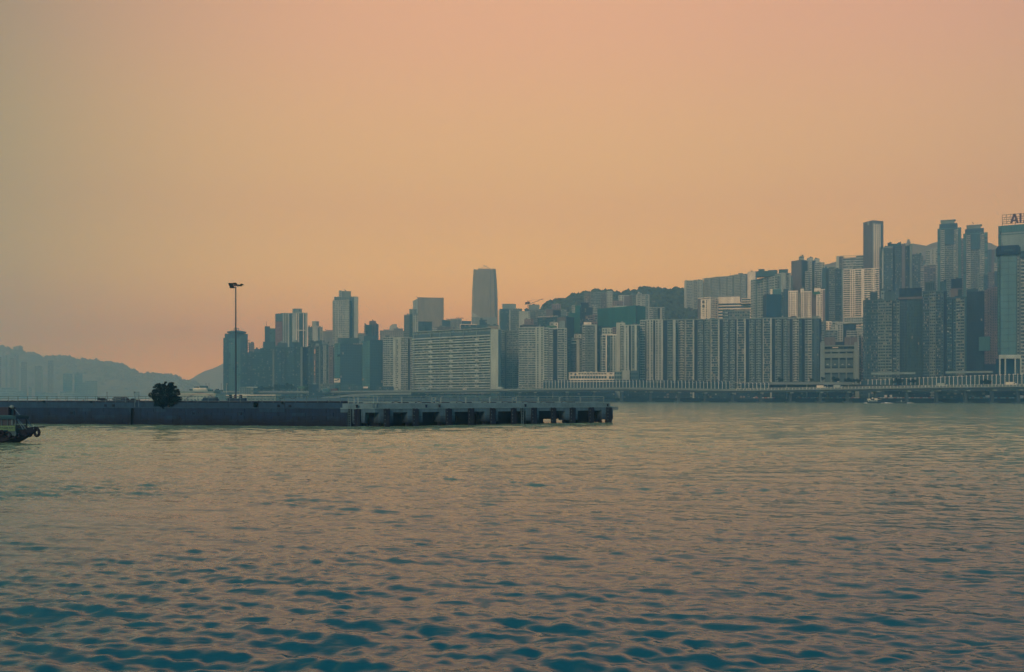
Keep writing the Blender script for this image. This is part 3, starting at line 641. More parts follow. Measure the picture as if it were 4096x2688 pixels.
bldg('office_tower', 'dark office tower with a mast on its roof behind the left end row', 1600, [
    (1059, 1080, 1308, [(1059, 1080, 'c', 'slate')], dict(roof=0)), (1080, 1101, 1316, [(1080, 1101, 'c', 'teal')], dict(roof=0)), (1052, 1096, 1370, [(1052, 1096, 'c', 'slate')], dict(dy=-5, roof=0))], core='slate')
put('aerial', MB().tube([P(1066, 1308, 1606), P(1066, 1285, 1606)], .25, 5).tube([P(1066, 1303, 1606), P(1071, 1307, 1606)], .15, 4), M_METAL, bpy.data.objects['office_tower'])
t = bldg('hotel_tower', 'pale tower with white ribs and a tall reddish banner down its left side', 1560, [
    (1101, 1131, 1258, [(1101, 1131, 'w', 'dim')], dict(YL=1585, YR=1570, ref='L', roof=0)),
    (1131, 1169, 1254, [(1131, 1135, 'w', 'cream'), (1136, 1140, 'w', 'olive'), (1141, 1145, 'w', 'cream'), (1146, 1150, 'w', 'olive'), (1151, 1157, 'w', 'cream'), (1157, 1169, 'c', 'slate')], dict(roof=0)),
    (1169, 1230, 1253, [(1169, 1186, 'w', 'cream'), (1186, 1189, 'w', 'white'), (1189, 1193, 'c1', 'slate'), (1193, 1196, 'w', 'white'), (1196, 1212, 'c3', 'slate'), (1212, 1216, 'w', 'white'), (1216, 1221, 'c1', 'slate'), (1221, 1230, 'w', 'cream')], dict(dy=-6, roof=0)),
    (1170, 1208, 1237, [(1170, 1208, 'q2', 'grey')], dict(dy=2, bot=1255, d=14, roof=0))], core='slate')
q = P(1102, 1382, 1566); put('banner', MB().ob(q, (gx(1129, 1566) - q.x, 0, 0), (0, -.5, 0), (0, 0, gz(1286, 1566) - q.z)), mat('banner_red', (.17, .085, .085)), t)
g = MB()
for z in (1312, 1330, 1345, 1352): g.ob(P(1108, z, 1565), (5.5, 0, 0), (0, -.3, 0), (0, 0, 1.6)).ob(P(1111, z + 6, 1565), (1.4, 0, 0), (0, -.3, 0), (0, 0, 3.5))
put('lettering', g, W('pink'), t)
put('band', MB().ob(P(1189, 1322, 1552), (gx(1221, 1552) - gx(1189, 1552), 0, 0), (0, -.6, 0), (0, 0, 1)), W('white'), t)
t = bldg('apartment_tower', 'beige tower with a ringed round turret on its roof', 1700, [
    (1232, 1250, 1310, [(1232, 1250, 'b3', 'olive')], {}), (1250, 1272, 1306, [(1250, 1272, 'w', 'cream')], dict(dy=-3)), (1272, 1291, 1311, [(1272, 1280, 'w', 'grey'), (1281, 1291, 'p1', 'cream')], {})], core='dim')
c = P(1262, 1306, 1712); g = MB()
for i in range(6): g.tube([(c.x, c.y, c.z + i * 1.5), (c.x, c.y, c.z + i * 1.5 + .9)], 6.2, 16); g.tube([(c.x, c.y, c.z + i * 1.5 + .9), (c.x, c.y, c.z + i * 1.5 + 1.5)], 5.5, 16)
put('turret', g, W('cream'), t)
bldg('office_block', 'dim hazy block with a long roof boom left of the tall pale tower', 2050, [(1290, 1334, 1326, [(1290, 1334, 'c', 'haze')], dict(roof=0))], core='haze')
put('boom', MB().tube([P(1300, 1317, 2050), P(1304, 1321, 2050), P(1334, 1322, 2050)], .8, 5), M_METAL, bpy.data.objects['office_block'])
t = bldg('apartment_tower', 'tall pale tower with a gridded front, dark slot and roof house with dish', 1600, [
    (1330, 1397, 1202, [(1330, 1341, 'b2', 'pale'), (1341, 1354, 'g2', 'cream'), (1354, 1384, 'g4', 'pale'), (1384, 1397, 'g2', 'cream')], dict(roof=0, YL=1600, YR=1592, ref='R')),
    (1337, 1397, 1190, [(1337, 1397, 'g6', 'grey')], dict(dy=3, bot=1204, roof=0)),
    (1397, 1406, 1189, [(1397, 1406, 'w', 'dim')], dict(dy=4, roof=0)),
    (1405, 1433, 1189, [(1406, 1411, 'p1', 'grey'), (1412, 1416, 'w', 'slate'), (1416, 1432, 'w', 'cream')], dict(roof=0)),
    (1355, 1367, 1164, [(1355, 1367, 'p1', 'cream')], dict(dy=6, bot=1192, d=9, roof=0)),
    (1367, 1404, 1167, [(1367, 1404, 'w', 'olive')], dict(dy=8, bot=1192, d=9, roof=0))], core='slate')
dish(t, 1381, 1167, 1610, 2.4)
bldg('apartment_block', 'dark block stacked with narrow balconies left of a vertical neon sign', 1410, [
    (1233, 1257, 1375, [(1233, 1241, 'b2', 'dim'), (1243, 1250, 'b1', 'slate'), (1251, 1257, 'p1', 'dim')], {}),
    (1240, 1262, 1368, [(1240, 1262, 'w', 'dark')], dict(dy=8, d=10))], core='dark', ind=False)
t = bldg('apartment_block', 'dark block with a tall vertical neon sign and curved roof house', 1405, [
    (1255, 1281, 1386, [(1255, 1263, 'w', 'brown'), (1264, 1275, 'b3', 'dim'), (1276, 1281, 'w', 'olive')], {}),
    (1262, 1290, 1366, [(1262, 1290, 'w', 'slate')], dict(dy=10, d=12)), (1262, 1277, 1377, [(1262, 1277, 'w', 'grey')], dict(dy=3, d=8))], core='dark', ind=False)
g = MB()
for i in range(9):                                     # large strokes one above the other
    y = 1442 + i * 6.5
    if i in (3, 7): continue
    p = P(1256.5, y + 4.5, 1402); g.ob(p, (1.8, 0, 0), (0, -.4, 0), (0, 0, .45)).ob(p + Vector((0, 0, 1.1)), (1.8, 0, 0), (0, -.4, 0), (0, 0, .35)).ob(p + Vector((.7, 0, -.2)), (.4, 0, 0), (0, -.5, 0), (0, 0, 1.9))
put('neon_sign', g, mat('sign_orange', (.62, .32, .16)), t)
put('sign_panel', MB().ob(P(1256.5, 1414, 1402), (2, 0, 0), (0, -.4, 0), (0, 0, 6)), mat('sign_orange', ()), t)
bldg('apartment_block', 'dark block with two white vertical strips on its front', 1400, [
    (1283, 1313, 1380, [(1283, 1293, 'b2', 'dim'), (1294, 1297, 'w', 'cream'), (1298, 1301, 'g1', 'grey'), (1302, 1305, 'w', 'cream'), (1306, 1313, 'g2', 'slate')], {}),
    (1291, 1303, 1372, [(1291, 1303, 'w', 'olive')], dict(dy=8, d=8, bot=1384)), (1307, 1318, 1376, [(1307, 1318, 'w', 'grey')], dict(dy=8, d=8, bot=1384))], core='dark', ind=False)
bldg('apartment_block', 'narrow brown block with a single column of dark round-topped windows', 1398, [
    (1315, 1336, 1390, [(1317, 1331, 'q1', 'pink'), (1331, 1336, 'w', 'navy')], dict(fh=3.5))], core='dark', ind=False)
t = bldg('office_block', 'dark glass office block with a wide roof house, small white sign low on its left', 1350, [
    (1338, 1361, 1374, [(1338, 1361, 'c2', 'teal')], dict(YL=1368, YR=1348, ref='R', roof=0, fh=3.6)),
    (1361, 1447, 1377, [(1361, 1447, 'c12', 'glass')], dict(roof=0, fh=3.6, YL=1348, YR=1350)),
    (1352, 1436, 1354, [(1352, 1366, 'w', 'dim'), (1366, 1436, 'w', 'slate')], dict(dy=8, bot=1378, d=16, roof=0))], core='glass', ind=False)
put('sign_board', MB().ob(P(1336, 1530, 1347), (8.6, 0, 0), (0, -.6, 0), (0, 0, 5.4)), W('white'), t); put('lettering', MB().ob(P(1337.5, 1523, 1346.3), (4.4, 0, 0), (0, -.2, 0), (0, 0, 1)).ob(P(1350, 1521, 1346.3), (2.2, 0, 0), (0, -.2, 0), (0, 0, 1.8)), W('slate'), t)
g = MB()
for i in range(6): g.box(gx(1413 + i * 7, 1349), gx(1417 + i * 7, 1349), 1348.5, 1349.5, gz(1376.5, 1349), gz(1375, 1349))
put('roof_lamp_hood', g, W('white'), t, kind='stuff')
t = bldg('office_block', 'dark glass office block beside the white banded flats, banded glass flank on its left', 1330, [
    (1447, 1480, 1365, [(1447, 1480, 'c3', 'teal')], dict(YL=1352, YR=1330, ref='R', roof=0, fh=3.6)),
    (1480, 1531, 1363, [(1480, 1531, 'c7', 'glass')], dict(roof=0, fh=3.6, YL=1330, YR=1333)),
    (1456, 1506, 1347, [(1456, 1506, 'w', 'slate')], dict(dy=10, bot=1366, d=14, roof=0))], core='glass', ind=False)
put('sign_board', MB().ob(P(1447, 1553, 1328), (8.5, 0, 0), (0, -.6, 0), (0, 0, 2.2)), W('white'), t)
t = bldg('office_tower', 'pinkish stepped block with a dark glazed left face and roof dish', 1700, [
    (1457, 1470, 1302, [(1457, 1466, 'p2', 'cream')], {}), (1463, 1487, 1302, [(1463, 1487, 'c3', 'teal')], dict(dy=-3, roof=0)),
    (1477, 1504, 1286, [(1477, 1504, 'w', 'pink')], dict(dy=2, roof=0)), (1487, 1514, 1299, [(1487, 1514, 'p2', 'pink')], dict(dy=-1))], core='pink')
dish(t, 1491, 1286, 1702, 2.2)
bldg('office_block', 'low flat block with thin roof edge between two towers', 1950, [(1430, 1460, 1335, [(1430, 1460, 'c', 'haze')], dict(roof=1)), (1424, 1480, 1345, [(1424, 1480, 'c', 'olive')], dict(dy=-20))], core='haze')
t = bldg('hall', 'small pale sail-shaped roof structure far behind the skyline', 2200, [(1534, 1586, 1320, [(1534, 1586, 'w', 'haze')], dict(roof=0))], core='haze')
a0, a1 = gx(1556, 2190), gx(1585, 2190); g = MB(); pts = [(a1, gz(1322, 2190)), (a1, gz(1296, 2190)), (a1 - 9, gz(1297, 2190)), (a0 + 2, gz(1305, 2190)), (a0, gz(1322, 2190))]
g.v = [(x, 2190, z) for x, z in pts] + [(x, 2202, z) for x, z in pts]; g.f = [(0, 1, 2, 3, 4), (9, 8, 7, 6, 5)] + [(k, (k + 1) % 5 + 0, (k + 1) % 5 + 5, k + 5) for k in range(5)]; g.m = [0] * 7; put('roof', g, W('cream'), t)
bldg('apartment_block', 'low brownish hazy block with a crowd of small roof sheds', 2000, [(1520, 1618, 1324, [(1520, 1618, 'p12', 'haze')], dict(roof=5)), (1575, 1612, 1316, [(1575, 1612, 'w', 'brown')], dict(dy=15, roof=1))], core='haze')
t = bldg('apartment_block', 'white banded flats with a plain stair wall, left of the long curved block', 1290, [
    (1532, 1604, 1351, [(1532, 1560, 'b3', 'pale'), (1560, 1573, 'b1', 'cream'), (1573, 1603, 'w', 'cream')], dict(fh=2.8)),
    (1603, 1654, 1353, [(1603, 1632, 'b3', 'pale'), (1640, 1654, 'b2', 'cream')], dict(fh=2.8))], core='navy')
g = MB()
for j in range(26):
    for dx in (10.0, 15.5):
        p = P(1573 + dx, 1560 - j * 7.9, 1289.4); 
        if j % 3 != 2 or dx < 12: g.ob(p, (1.0, 0, 0), (0, -.3, 0), (0, 0, 1.4))
put('window', g, WIN, t, kind='stuff')
bldg('apartment_tower', 'stepped tower with balconies standing in front of the plain hazy slab', 1500, [
    (1616, 1640, 1262, [(1616, 1624, 'b1', 'grey'), (1625, 1640, 'g3', 'olive')], {}), (1638, 1672, 1258, [(1638, 1650, 'b2', 'slate'), (1651, 1672, 'p2', 'cream')], dict(dy=-3)),
    (1637, 1668, 1239, [(1637, 1668, 'p2', 'grey')], dict(dy=6, bot=1262, d=9, roof=1))], core='slate')
bldg('office_tower', 'wide plain hazy slab tower with a pale narrow left face', 2050, [
    (1652, 1672, 1193, [(1652, 1672, 'c2', 'cream')], dict(YL=2110, YR=2050, ref='R', roof=0, fh=8, parapet=0)),
    (1672, 1775, 1192, [(1672, 1775, 'w', 'haze')], dict(roof=0, YL=2050, YR=2058))], core='haze')
put('boom', MB().tube([P(1664, 1186, 2060), P(1672, 1191, 2060)], .5, 4), M_METAL, bpy.data.objects['office_tower.002'])
bldg('office_block', 'squat teal glass block with a flat top in front of the plain slab', 1450, [(1673, 1728, 1289, [(1673, 1690, 'c3', 'slate'), (1690, 1728, 'c5', 'glass')], dict(roof=0)), (1673, 1700, 1307, [(1673, 1700, 'c', 'slate')], dict(dy=-6, roof=0))], core='glass')
bldg('apartment_block', 'low brown block of small windows behind the long curved block', 1600, [(1728, 1748, 1315, [(1728, 1748, 'p3', 'cream')], {}), (1745, 1825, 1310, [(1745, 1825, 'g14', 'brown')], dict(dy=8, roof=4))], core='brown')
t = bldg('office_block', 'dark block of vertical fins with a flat boom on its roof', 1720, [(1768, 1806, 1282, [(1768, 1806, 'f8', 'slate')], dict(roof=0)), (1803, 1847, 1277, [(1803, 1847, 'f9', 'cream')], dict(roof=0, dy=-4)), (1845, 1884, 1286, [(1845, 1884, 'w', 'slate')], dict(roof=0))], core='dark')
put('boom', MB().box(gx(1822, 1720), gx(1854, 1720), 1719, 1721, gz(1273.5, 1720), gz(1271, 1720)).box(gx(1832, 1720), gx(1834, 1720), 1719, 1721, gz(1278, 1720), gz(1273, 1720)).tube([P(1783, 1276, 1722), P(1806, 1278, 1722)], .6, 4), M_METAL, t)
bldg('office_block', 'low glazed block in a white frame behind the curved block', 1500, [(1839, 1908, 1299, [(1839, 1842, 'w', 'white'), (1843, 1904, 'b6', 'slate'), (1904, 1908, 'w', 'cream')], dict(roof=0, pcol='white', fh=5))], core='dark', ind=False)
bldg('office_block', 'small dark block beside the foot of the tapered tower', 1480, [(1918, 1948, 1282, [(1918, 1948, 'c4', 'glass')], {}), (1905, 1994, 1303, [(1905, 1950, 'c', 'slate'), (1950, 1994, 'w', 'haze')], dict(dy=-10))], core='slate')
# tall tapered tower
def _taper():
    Y = 2300; t = thing('skyscraper', 'tallest central tower, hazy glass with gently curved tapering sides and notched crown', 'tower', (gx(1938, Y), Y, GROUND))
    prof = [(1600, 1886, 1990), (1280, 1886, 1990), (1200, 1887, 1989.5), (1150, 1889, 1988), (1110, 1891.5, 1985.5), (1079, 1894, 1983)]
    g = MB(); dep = 55
    for k, (py, a, b_) in enumerate(prof):
        z = gz(py, Y); x0, x1 = gx(a, Y), gx(b_, Y); ins = (x1 - x0) * .11
        pl = [(x0, Y + ins), (x0 + ins, Y), (x1 - ins, Y), (x1, Y + ins), (x1, Y + dep - ins), (x1 - ins, Y + dep), (x0 + ins, Y + dep), (x0, Y + dep - ins)]
        g.v += [(x, y, z) for x, y in pl]
        if k:
            for j in range(8): g.f.append(((k - 1) * 8 + j, (k - 1) * 8 + (j + 1) % 8, k * 8 + (j + 1) % 8, k * 8 + j)); g.m.append(0)
    g.f.append(tuple(range(40, 48))); g.m.append(0)
    m = W('haze'); put('wall', g, m, t)
    g = MB()
    for j in range(62):                                # floor lines
        z = gz(1575, Y) + j * 5.0
        if z > gz(1085, Y): break
        py = HY - (z - CH) * F / Y; a = np.interp(-py, [-1600, -1280, -1200, -1150, -1110, -1079], [1886, 1886, 1887, 1889, 1891.5, 1894]); b_ = 3876 - a
        x0, x1 = gx(a, Y), gx(b_, Y); ins = (x1 - x0) * .11; g.ob((x0 + ins, Y - .25, z), (x1 - x0 - 2 * ins, 0, 0), (0, .5, 0), (0, 0, .6))
    put('floor_band', g, W('olive'), t, kind='stuff')
    def blk(a, b_, t0, t1, y0, y1): return MB().prism([(gx(a, Y), Y + y0), (gx(b_, Y), Y + y0), (gx(b_, Y), Y + y1), (gx(a, Y), Y + y1)], gz(1080, Y), [gz(t0, Y), gz(t1, Y), gz(t1, Y), gz(t0, Y)])
    put('crown', blk(1894.5, 1911, 1075, 1079, 4, 50), m, t); put('crown', blk(1911.5, 1963, 1072, 1072, 8, 46), m, t); put('crown', blk(1966, 1982.5, 1073, 1074, 4, 50), m, t)
    put('seam', MB().box(gx(1961, Y), gx(1962.4, Y), Y - .8, Y, gz(1290, Y), gz(1082, Y)), W('slate'), t)
    put('boom', MB().tube([P(1933, 1061, Y + 20), P(1960, 1074, Y + 20)], .55, 4).tube([P(1924, 1071, Y + 20), P(1942, 1067, Y + 20)], .35, 4), M_METAL, t)
    g = MB().prism([(gx(1886.5, Y), Y - 6), (gx(1989, Y), Y - 6), (gx(1989, Y), Y - .5), (gx(1886.5, Y), Y - .5)], GROUND, gz(1270, Y)); put('podium', g, W('olive'), t)
    g = MB(); x0, x1 = gx(1886.5, Y), gx(1920, Y); g.v = [(x0, Y - 6, gz(1269, Y)), (x1, Y - 6, gz(1269, Y)), (x0, Y - 6, gz(1246, Y)), (x0, Y - .5, gz(1269, Y)), (x1, Y - .5, gz(1269, Y)), (x0, Y - .5, gz(1246, Y))]
    g.f = [(0, 1, 2), (5, 4, 3), (1, 4, 5, 2), (0, 2, 5, 3), (0, 3, 4, 1)]; g.m = [0] * 5; put('fin', g, W('cream'), t)
_taper()
# the long curved estate block
def _curved():
    pts = [(1650, 1262), (1720, 1240), (1790, 1222), (1860, 1206), (1925, 1190), (1963, 1178)]
    t = thing('apartment_block', 'long curved white estate block with continuous horizontal balconies, left of centre', 'building', (gx(1800, 1215), 1215, GROUND), ROW)
    H = gz(1322, 1178) - GROUND; nf = 26; f = H / nf
    A = [Vector((gx(a, y), y, 0)) for a, y in pts]
    poly = [(p.x, p.y + 1.7) for p in A] + [(p.x, p.y + 17) for p in A[::-1]]
    put('wall', MB().prism(poly, GROUND, GROUND + H), W('dim'), t)
    end = [(gx(1963.2, 1176), 1176), (gx(1993, 1172), 1172), (gx(1993, 1172) + 3, 1190), (gx(1963.2, 1176), 1192)]
    put('end_wall', MB().prism(end, GROUND, GROUND + H + 1), W('cream'), t)
    # one balcony run per floor
    first = [None, None]
    for kind in (0, 1):
        g = MB(); hh = f * (.50 if kind == 0 else .36); pr = 1.5 if kind == 0 else 1.0
        o = [(p.x, p.y) for p in A]; g.prism([(x, y + .2 - pr) for x, y in o] + [(x, y + 1.75) for x, y in o[::-1]], GROUND + .02, GROUND + hh)
        first[kind] = put('balcony', g, W('pale' if kind == 0 else 'cream'), t)
    for j in range(1, nf - 1):
        k = j % 2
        if j == 1: first[1].location.z += f
        else: rep(first[k], (0, 0, (j - (1 if k else 0)) * f), t)
    g = MB()
    for j in range(nf - 2):
        for a in range(5):
            for i in range(9):
                p, q = A[a].lerp(A[a + 1], i / 9 + .008), A[a].lerp(A[a + 1], (i + 1) / 9 - .02); r = rnd.random(); z = GROUND + j * f + f * .45; hh = f * .5
                g.quad((p.x, p.y + 1.62, z), (q.x, q.y + 1.62, z), (q.x, q.y + 1.62, z + hh), (p.x, p.y + 1.62, z + hh), 2 if r < .12 else 1 if r < .45 else 0)
                if rnd.random() < .12: g.ob((p.x, p.y + .0, z), (1.6, -.5, 0), (0, 1.2, 0), (0, 0, hh * .8), 2 if rnd.random() < .5 else 1)
    put('window', g, WIN, t, kind='stuff')
    for px in (1656, 1722, 1760, 1803, 1853, 1907, 1962):
        y = np.interp(px, [a for a, _ in pts], [b for _, b in pts]); x = gx(px, y); put('fin', MB().box(x - .35, x + .35, y - 1.9, y + 1.6, GROUND, GROUND + H - .5), W('grey'), t)
    for px in (1722, 1803, 1907):                     # stair bays with pale blocks
        y = np.interp(px, [a for a, _ in pts], [b for _, b in pts]); g = MB()
        for j in range(0, nf - 2, 2): g.box(gx(px, y) - 2.4, gx(px, y) + 2.4, y - 2.1, y, GROUND + j * f + f * .55, GROUND + j * f + f * 1.25)
        put('balcony_box', g, W('pale'), t, kind='stuff')
    g = MB(); 
    for a in range(5):
        for i in range(6):
            p, q = A[a].lerp(A[a + 1], i / 6), A[a].lerp(A[a + 1], (i + .82) / 6); z = GROUND + H
            g.prism([(p.x, p.y + 3), (q.x, q.y + 3), (q.x, q.y + 9), (p.x, p.y + 9)], z, z + 2.6 + .4 * (i % 2))
    put('penthouse', g, W('grey'), t, kind='stuff')
    put('roof_slab', MB().prism([(p.x, p.y - .6) for p in A] + [(p.x, p.y + 14) for p in A[::-1]], GROUND + H + 3.2, GROUND + H + 3.8), W('pale'), t)
_curved()
bldg('apartment_block', 'plainer banded flats with a dark slot, right of the curved block end wall', 1250, [
    (1994, 2018, 1323, [(1994, 2018, 'b3', 'grey')], dict(fh=2.8)), (2018, 2077, 1326, [(2026, 2050, 'b3', 'olive'), (2050, 2077, 'b3', 'grey')], dict(fh=2.8, d=14))], core='dark', group=ROW)
t = bldg('apartment_tower', 'olive tower with a broad roof house right of the tapered tower', 1500, [
    (1994, 2000, 1244, [(1994, 2000, 'w', 'cream')], dict(roof=0)), (1998, 2046, 1238, [(2000, 2022, 'p4', 'slate'), (2022, 2036, 'g3', 'slate'), (2037, 2046, 'w', 'cream')], dict(roof=0)),
    (2042, 2088, 1237, [(2046, 2062, 'g3', 'olive'), (2063, 2080, 'g3', 'olive'), (2081, 2088, 'c', 'slate')], dict(dy=-4, roof=0)), (2009, 2064, 1218, [(2009, 2064, 'w', 'grey')], dict(dy=7, bot=1240, d=12, roof=0))], core='slate')
bldg('apartment_block', 'white banded flats with a plain strip of paired windows, nearest the arched road barrier', 1180, [
    (2075, 2143, 1313, [(2075, 2112, 'b3', 'pale'), (2112, 2143, 'b2', 'pale')], dict(fh=2.8)),
    (2143, 2176, 1311, [(2143, 2176, 'q2', 'cream')], dict(fh=2.8, proud=.8)),
    (2176, 2196, 1314, [(2176, 2194, 'b2', 'cream')], dict(fh=2.8)), (2196, 2230, 1316, [(2197, 2212, 'b2', 'pale')], dict(fh=2.8)),
    (2230, 2268, 1316, [(2230, 2258, 'b2', 'pale'), (2258, 2268, 'p1', 'cream')], dict(fh=2.8))], core='navy', group=ROW)
bldg('factory_block', 'plain cream stepped block just under the tower crane', 1380, [
    (2076, 2120, 1248, [(2076, 2112, 'w', 'cream'), (2112, 2120, 'p1', 'cream')], dict(roof=1)), (2098, 2134, 1278, [(2098, 2134, 'p2', 'pink')], dict(dy=-10, roof=1)),
    (2090, 2150, 1300, [(2090, 2150, 'b4', 'brown')], dict(dy=-16))], core='cream', ind=False)
bldg('apartment_block', 'greenish block with a plain square roof house right of the tower crane', 1560, [
    (2116, 2158, 1221, [(2116, 2158, 'w', 'grey')], dict(dy=8, roof=2)), (2118, 2152, 1242, [(2118, 2135, 'g3', 'olive'), (2139, 2152, 'g2', 'olive')], {}), (2152, 2184, 1244, [(2152, 2184, 'g5', 'olive')], dict(roof=1)), (2098, 2118, 1238, None, dict(dy=12))], core='slate')
# tower crane
def _crane():
    Y = 1400; t = thing('tower_crane', 'luffing tower crane with raised jib above the cream stepped block', 'crane', (gx(2113, Y), Y, GROUND))
    x, z0, z1 = gx(2113, Y), gz(1262, Y), gz(1216, Y); g = MB()
    for sx in (-.9, .9):
        for sy in (-.9, .9): g.tube([(x + sx, Y + sy, GROUND), (x + sx, Y + sy, z1)], .16, 4)
    for i in range(14):
        z = z0 + i * (z1 - z0) / 14; s = 1 if i % 2 else -1; g.tube([(x - .9 * s, Y - .9, z), (x + .9 * s, Y - .9, z + (z1 - z0) / 14)], .1, 4); g.tube([(x - .9, Y + .9 * s, z), (x + .9, Y + .9 * s, z)], .1, 4)
    put('mast', g, M_METAL, t)
    put('machinery_deck', MB().box(x - 4.2, x + 2, Y - 1.5, Y + 1.5, z1, z1 + 2.6).box(x - 4.6, x - 2.4, Y - 1.3, Y + 1.3, z1 - .8, z1 + 1.6), M_DARK, t)
    put('cab', MB().box(x + .2, x + 2.2, Y - 2.6, Y - 1.5, z1 + .4, z1 + 3.4), M_DARK, t)
    put('a_frame', MB().tube([(x - 1, Y, z1 + 2), P(2110.5, 1203, Y)], .3, 4).tube([(x + 1, Y, z1 + 2), P(2110.5, 1203, Y)], .25, 4), M_METAL, t)
    a, b_ = P(2119, 1216, Y), P(2174, 1196, Y); g = MB(); up = Vector((-.3, 0, .95))
    g.tube([a, b_], .16, 4); g.tube([a + up * .2, b_ + up * 1.0], .16, 4); N_ = 16
    for i in range(N_): g.tube([a.lerp(b_, i / N_), a.lerp(b_, (i + .5) / N_) + up * (.2 + .8 * (i + .5) / N_), a.lerp(b_, (i + 1) / N_)], .09, 4, cap=False)
    put('jib', g, M_METAL, t)
    put('pendant', MB().tube([P(2110.5, 1203, Y), P(2168, 1197, Y)], .1, 4), M_METAL, t)
_crane()
t = bldg('hotel', 'dark brown hotel with bulky roof house and a row of pale roof letters', 1340, [
    (2150, 2262, 1268, [(2150, 2228, 'g12', 'slate'), (2228, 2262, 'w', 'brown')], dict(roof=0, YL=1368, YR=1338, ref='R')),
    (2184, 2243, 1240, [(2184, 2212, 'w', 'brown'), (2212, 2243, 'w', 'dark')], dict(dy=12, bot=1270, d=12, roof=1))], core='dark', ind=False)
put('wall_panel', MB().ob(P(2237, 1314, 1335), (gx(2260, 1335) - gx(2237, 1335), 0, 0), (0, -1, 0), (0, 0, gz(1284, 1335) - gz(1314, 1335))), W('grey'), t)
g = MB(); r3 = random.Random(5)
for i in range(13):                                    # letters too small to read in the photograph
    p = P(2153 + i * 6.2, 1270 - i * .32, 1350 - i); g.ob(p, (.35, 0, 0), (0, -.3, 0), (0, 0, 1.5)).ob(p + Vector((0, 0, r3.choice((0, .6, 1.2)))), (1.2, 0, 0), (0, -.3, 0), (0, 0, .35)).ob(p + Vector((.9, 0, 0)), (.3, 0, 0), (0, -.3, 0), (0, 0, r3.choice((.8, 1.5))))
put('roof_letter', g, W('white'), t)
bldg('factory_block', 'small cream roof-level block with a green canopy before the brown hotel', 1230, [(2198, 2232, 1292, [(2198, 2218, 'p1', 'cream'), (2218, 2232, 'p1', 'white')], dict(roof=1))], core='cream', ind=False)
put('canopy', MB().ob(P(2188, 1306, 1212), (12, 0, 0), (0, 6, 1), (0, 0, .5)).ob(P(2186, 1311, 1212), (13, 0, 0), (0, .3, 0), (0, 0, 1.6)), mat('canopy_green', (.05, .16, .09)), bpy.data.objects['factory_block.001'])
bldg('apartment_block', 'pinkish block half hidden by trees on the hillside behind the brown hotel', 1800, [(2207, 2243, 1218, [(2207, 2243, 'p4', 'pink')], {}), (2180, 2266, 1240, [(2180, 2266, 'g10', 'olive')], dict(dy=-20))], core='haze')
t = bldg('building_under_repair', 'narrow block with pale edge shrouded in bright green netting', 1420, [
    (2287, 2300, 1225, [(2287, 2300, 'g3', 'cream')], dict(roof=0)), (2300, 2323, 1225, [(2300, 2323, 'n', 'net')], dict(roof=0, dy=-2)),
    (2266, 2278, 1253, [(2266, 2273, 'b1', 'cream'), (2273, 2278, 'w', 'olive')], dict(roof=0)), (2272, 2324, 1254, [(2272, 2324, 'n', 'net')], dict(roof=0, dy=-8)), (2270, 2330, 1345, [(2270, 2330, 'n', 'net')], dict(roof=0, dy=-20))], core='net', ind=False)
bldg('apartment_tower', 'near-black narrow tower with small lit panels beside the green netting', 1360, [
    (2324, 2355, 1214, [(2324, 2355, 'w', 'navy')], dict(roof=0, dy=6, d=10)), (2320, 2371, 1233, [(2320, 2334, 'q2', 'navy'), (2337, 2346, 'q1', 'dark'), (2346, 2371, 'c', 'navy')], dict(roof=0))], core='navy', ind=False)
bldg('office_block', 'pinkish block with horizontal louvres under the near-black tower', 1270, [(2342, 2373, 1266, [(2342, 2373, 'b3', 'pink')], dict(roof=1)), (2371, 2389, 1262, [(2371, 2379, 'g2', 'pink'), (2379, 2389, 'b1', 'grey')], dict(dy=2))], core='pink', ind=False)
bldg('apartment_tower', 'cream balconied tower rising behind the school, plain right-hand edge', 1200, [
    (2329, 2388, 1302, [(2329, 2340, 'b1', 'cream'), (2341, 2350, 'a', 'grey'), (2350, 2362, 'b2', 'olive'), (2363, 2374, 'a', 'grey'), (2375, 2380, 'p1', 'olive'), (2380, 2388, 'w', 'cream')], dict(fh=3.0)),
    (2335, 2365, 1292, [(2335, 2365, 'w', 'white')], dict(dy=7, d=9)), (2366, 2389, 1290, [(2366, 2389, 'p2', 'pink')], dict(dy=9, d=9))], core='slate')
bldg('apartment_block', 'lower brownish block between the white banded flats and the balconied tower', 1210, [
    (2270, 2295, 1358, [(2270, 2281, 'p1', 'olive'), (2283, 2295, 'g3', 'brown')], {}), (2295, 2330, 1357, [(2295, 2306, 'g3', 'brown'), (2306, 2318, 'w', 'cream'), (2319, 2330, 'a', 'olive')], {}), (2296, 2326, 1340, [(2296, 2326, 'p2', 'cream')], dict(dy=8, d=9)), (2285, 2306, 1363, [(2285, 2306, 'b1', 'cream')], dict(dy=-2, bot=1375, d=8))], core='slate')
bldg('apartment_block', 'plain grey slab glimpsed between the balconied and the round-cornered tower', 1290, [(2387, 2410, 1307, [(2387, 2410, 'q2', 'dim')], {})], core='dim', ind=False)
bldg('apartment_tower', 'white round-cornered tower with one bright window column and a dark slot', 1170, [
    (2403, 2411, 1343, [(2403, 2411, 'b1', 'cream')], {}), (2409, 2466, 1341, [(2409, 2424, 'e', 'white'), (2424, 2427, 'w', 'white'), (2427, 2440, 'a', 'slate'), (2441, 2452, 'e', 'cream'), (2453, 2464, 'q1', 'cream')], dict(fh=3.1)),
    (2466, 2480, 1343, [(2466, 2480, 'w', 'navy')], dict(dy=6)),
    (2408, 2452, 1315, [(2408, 2452, 'p4', 'cream')], dict(dy=8, d=10)), (2450, 2480, 1312, [(2450, 2480, 'g4', 'pink')], dict(dy=6, d=10))], core='slate')
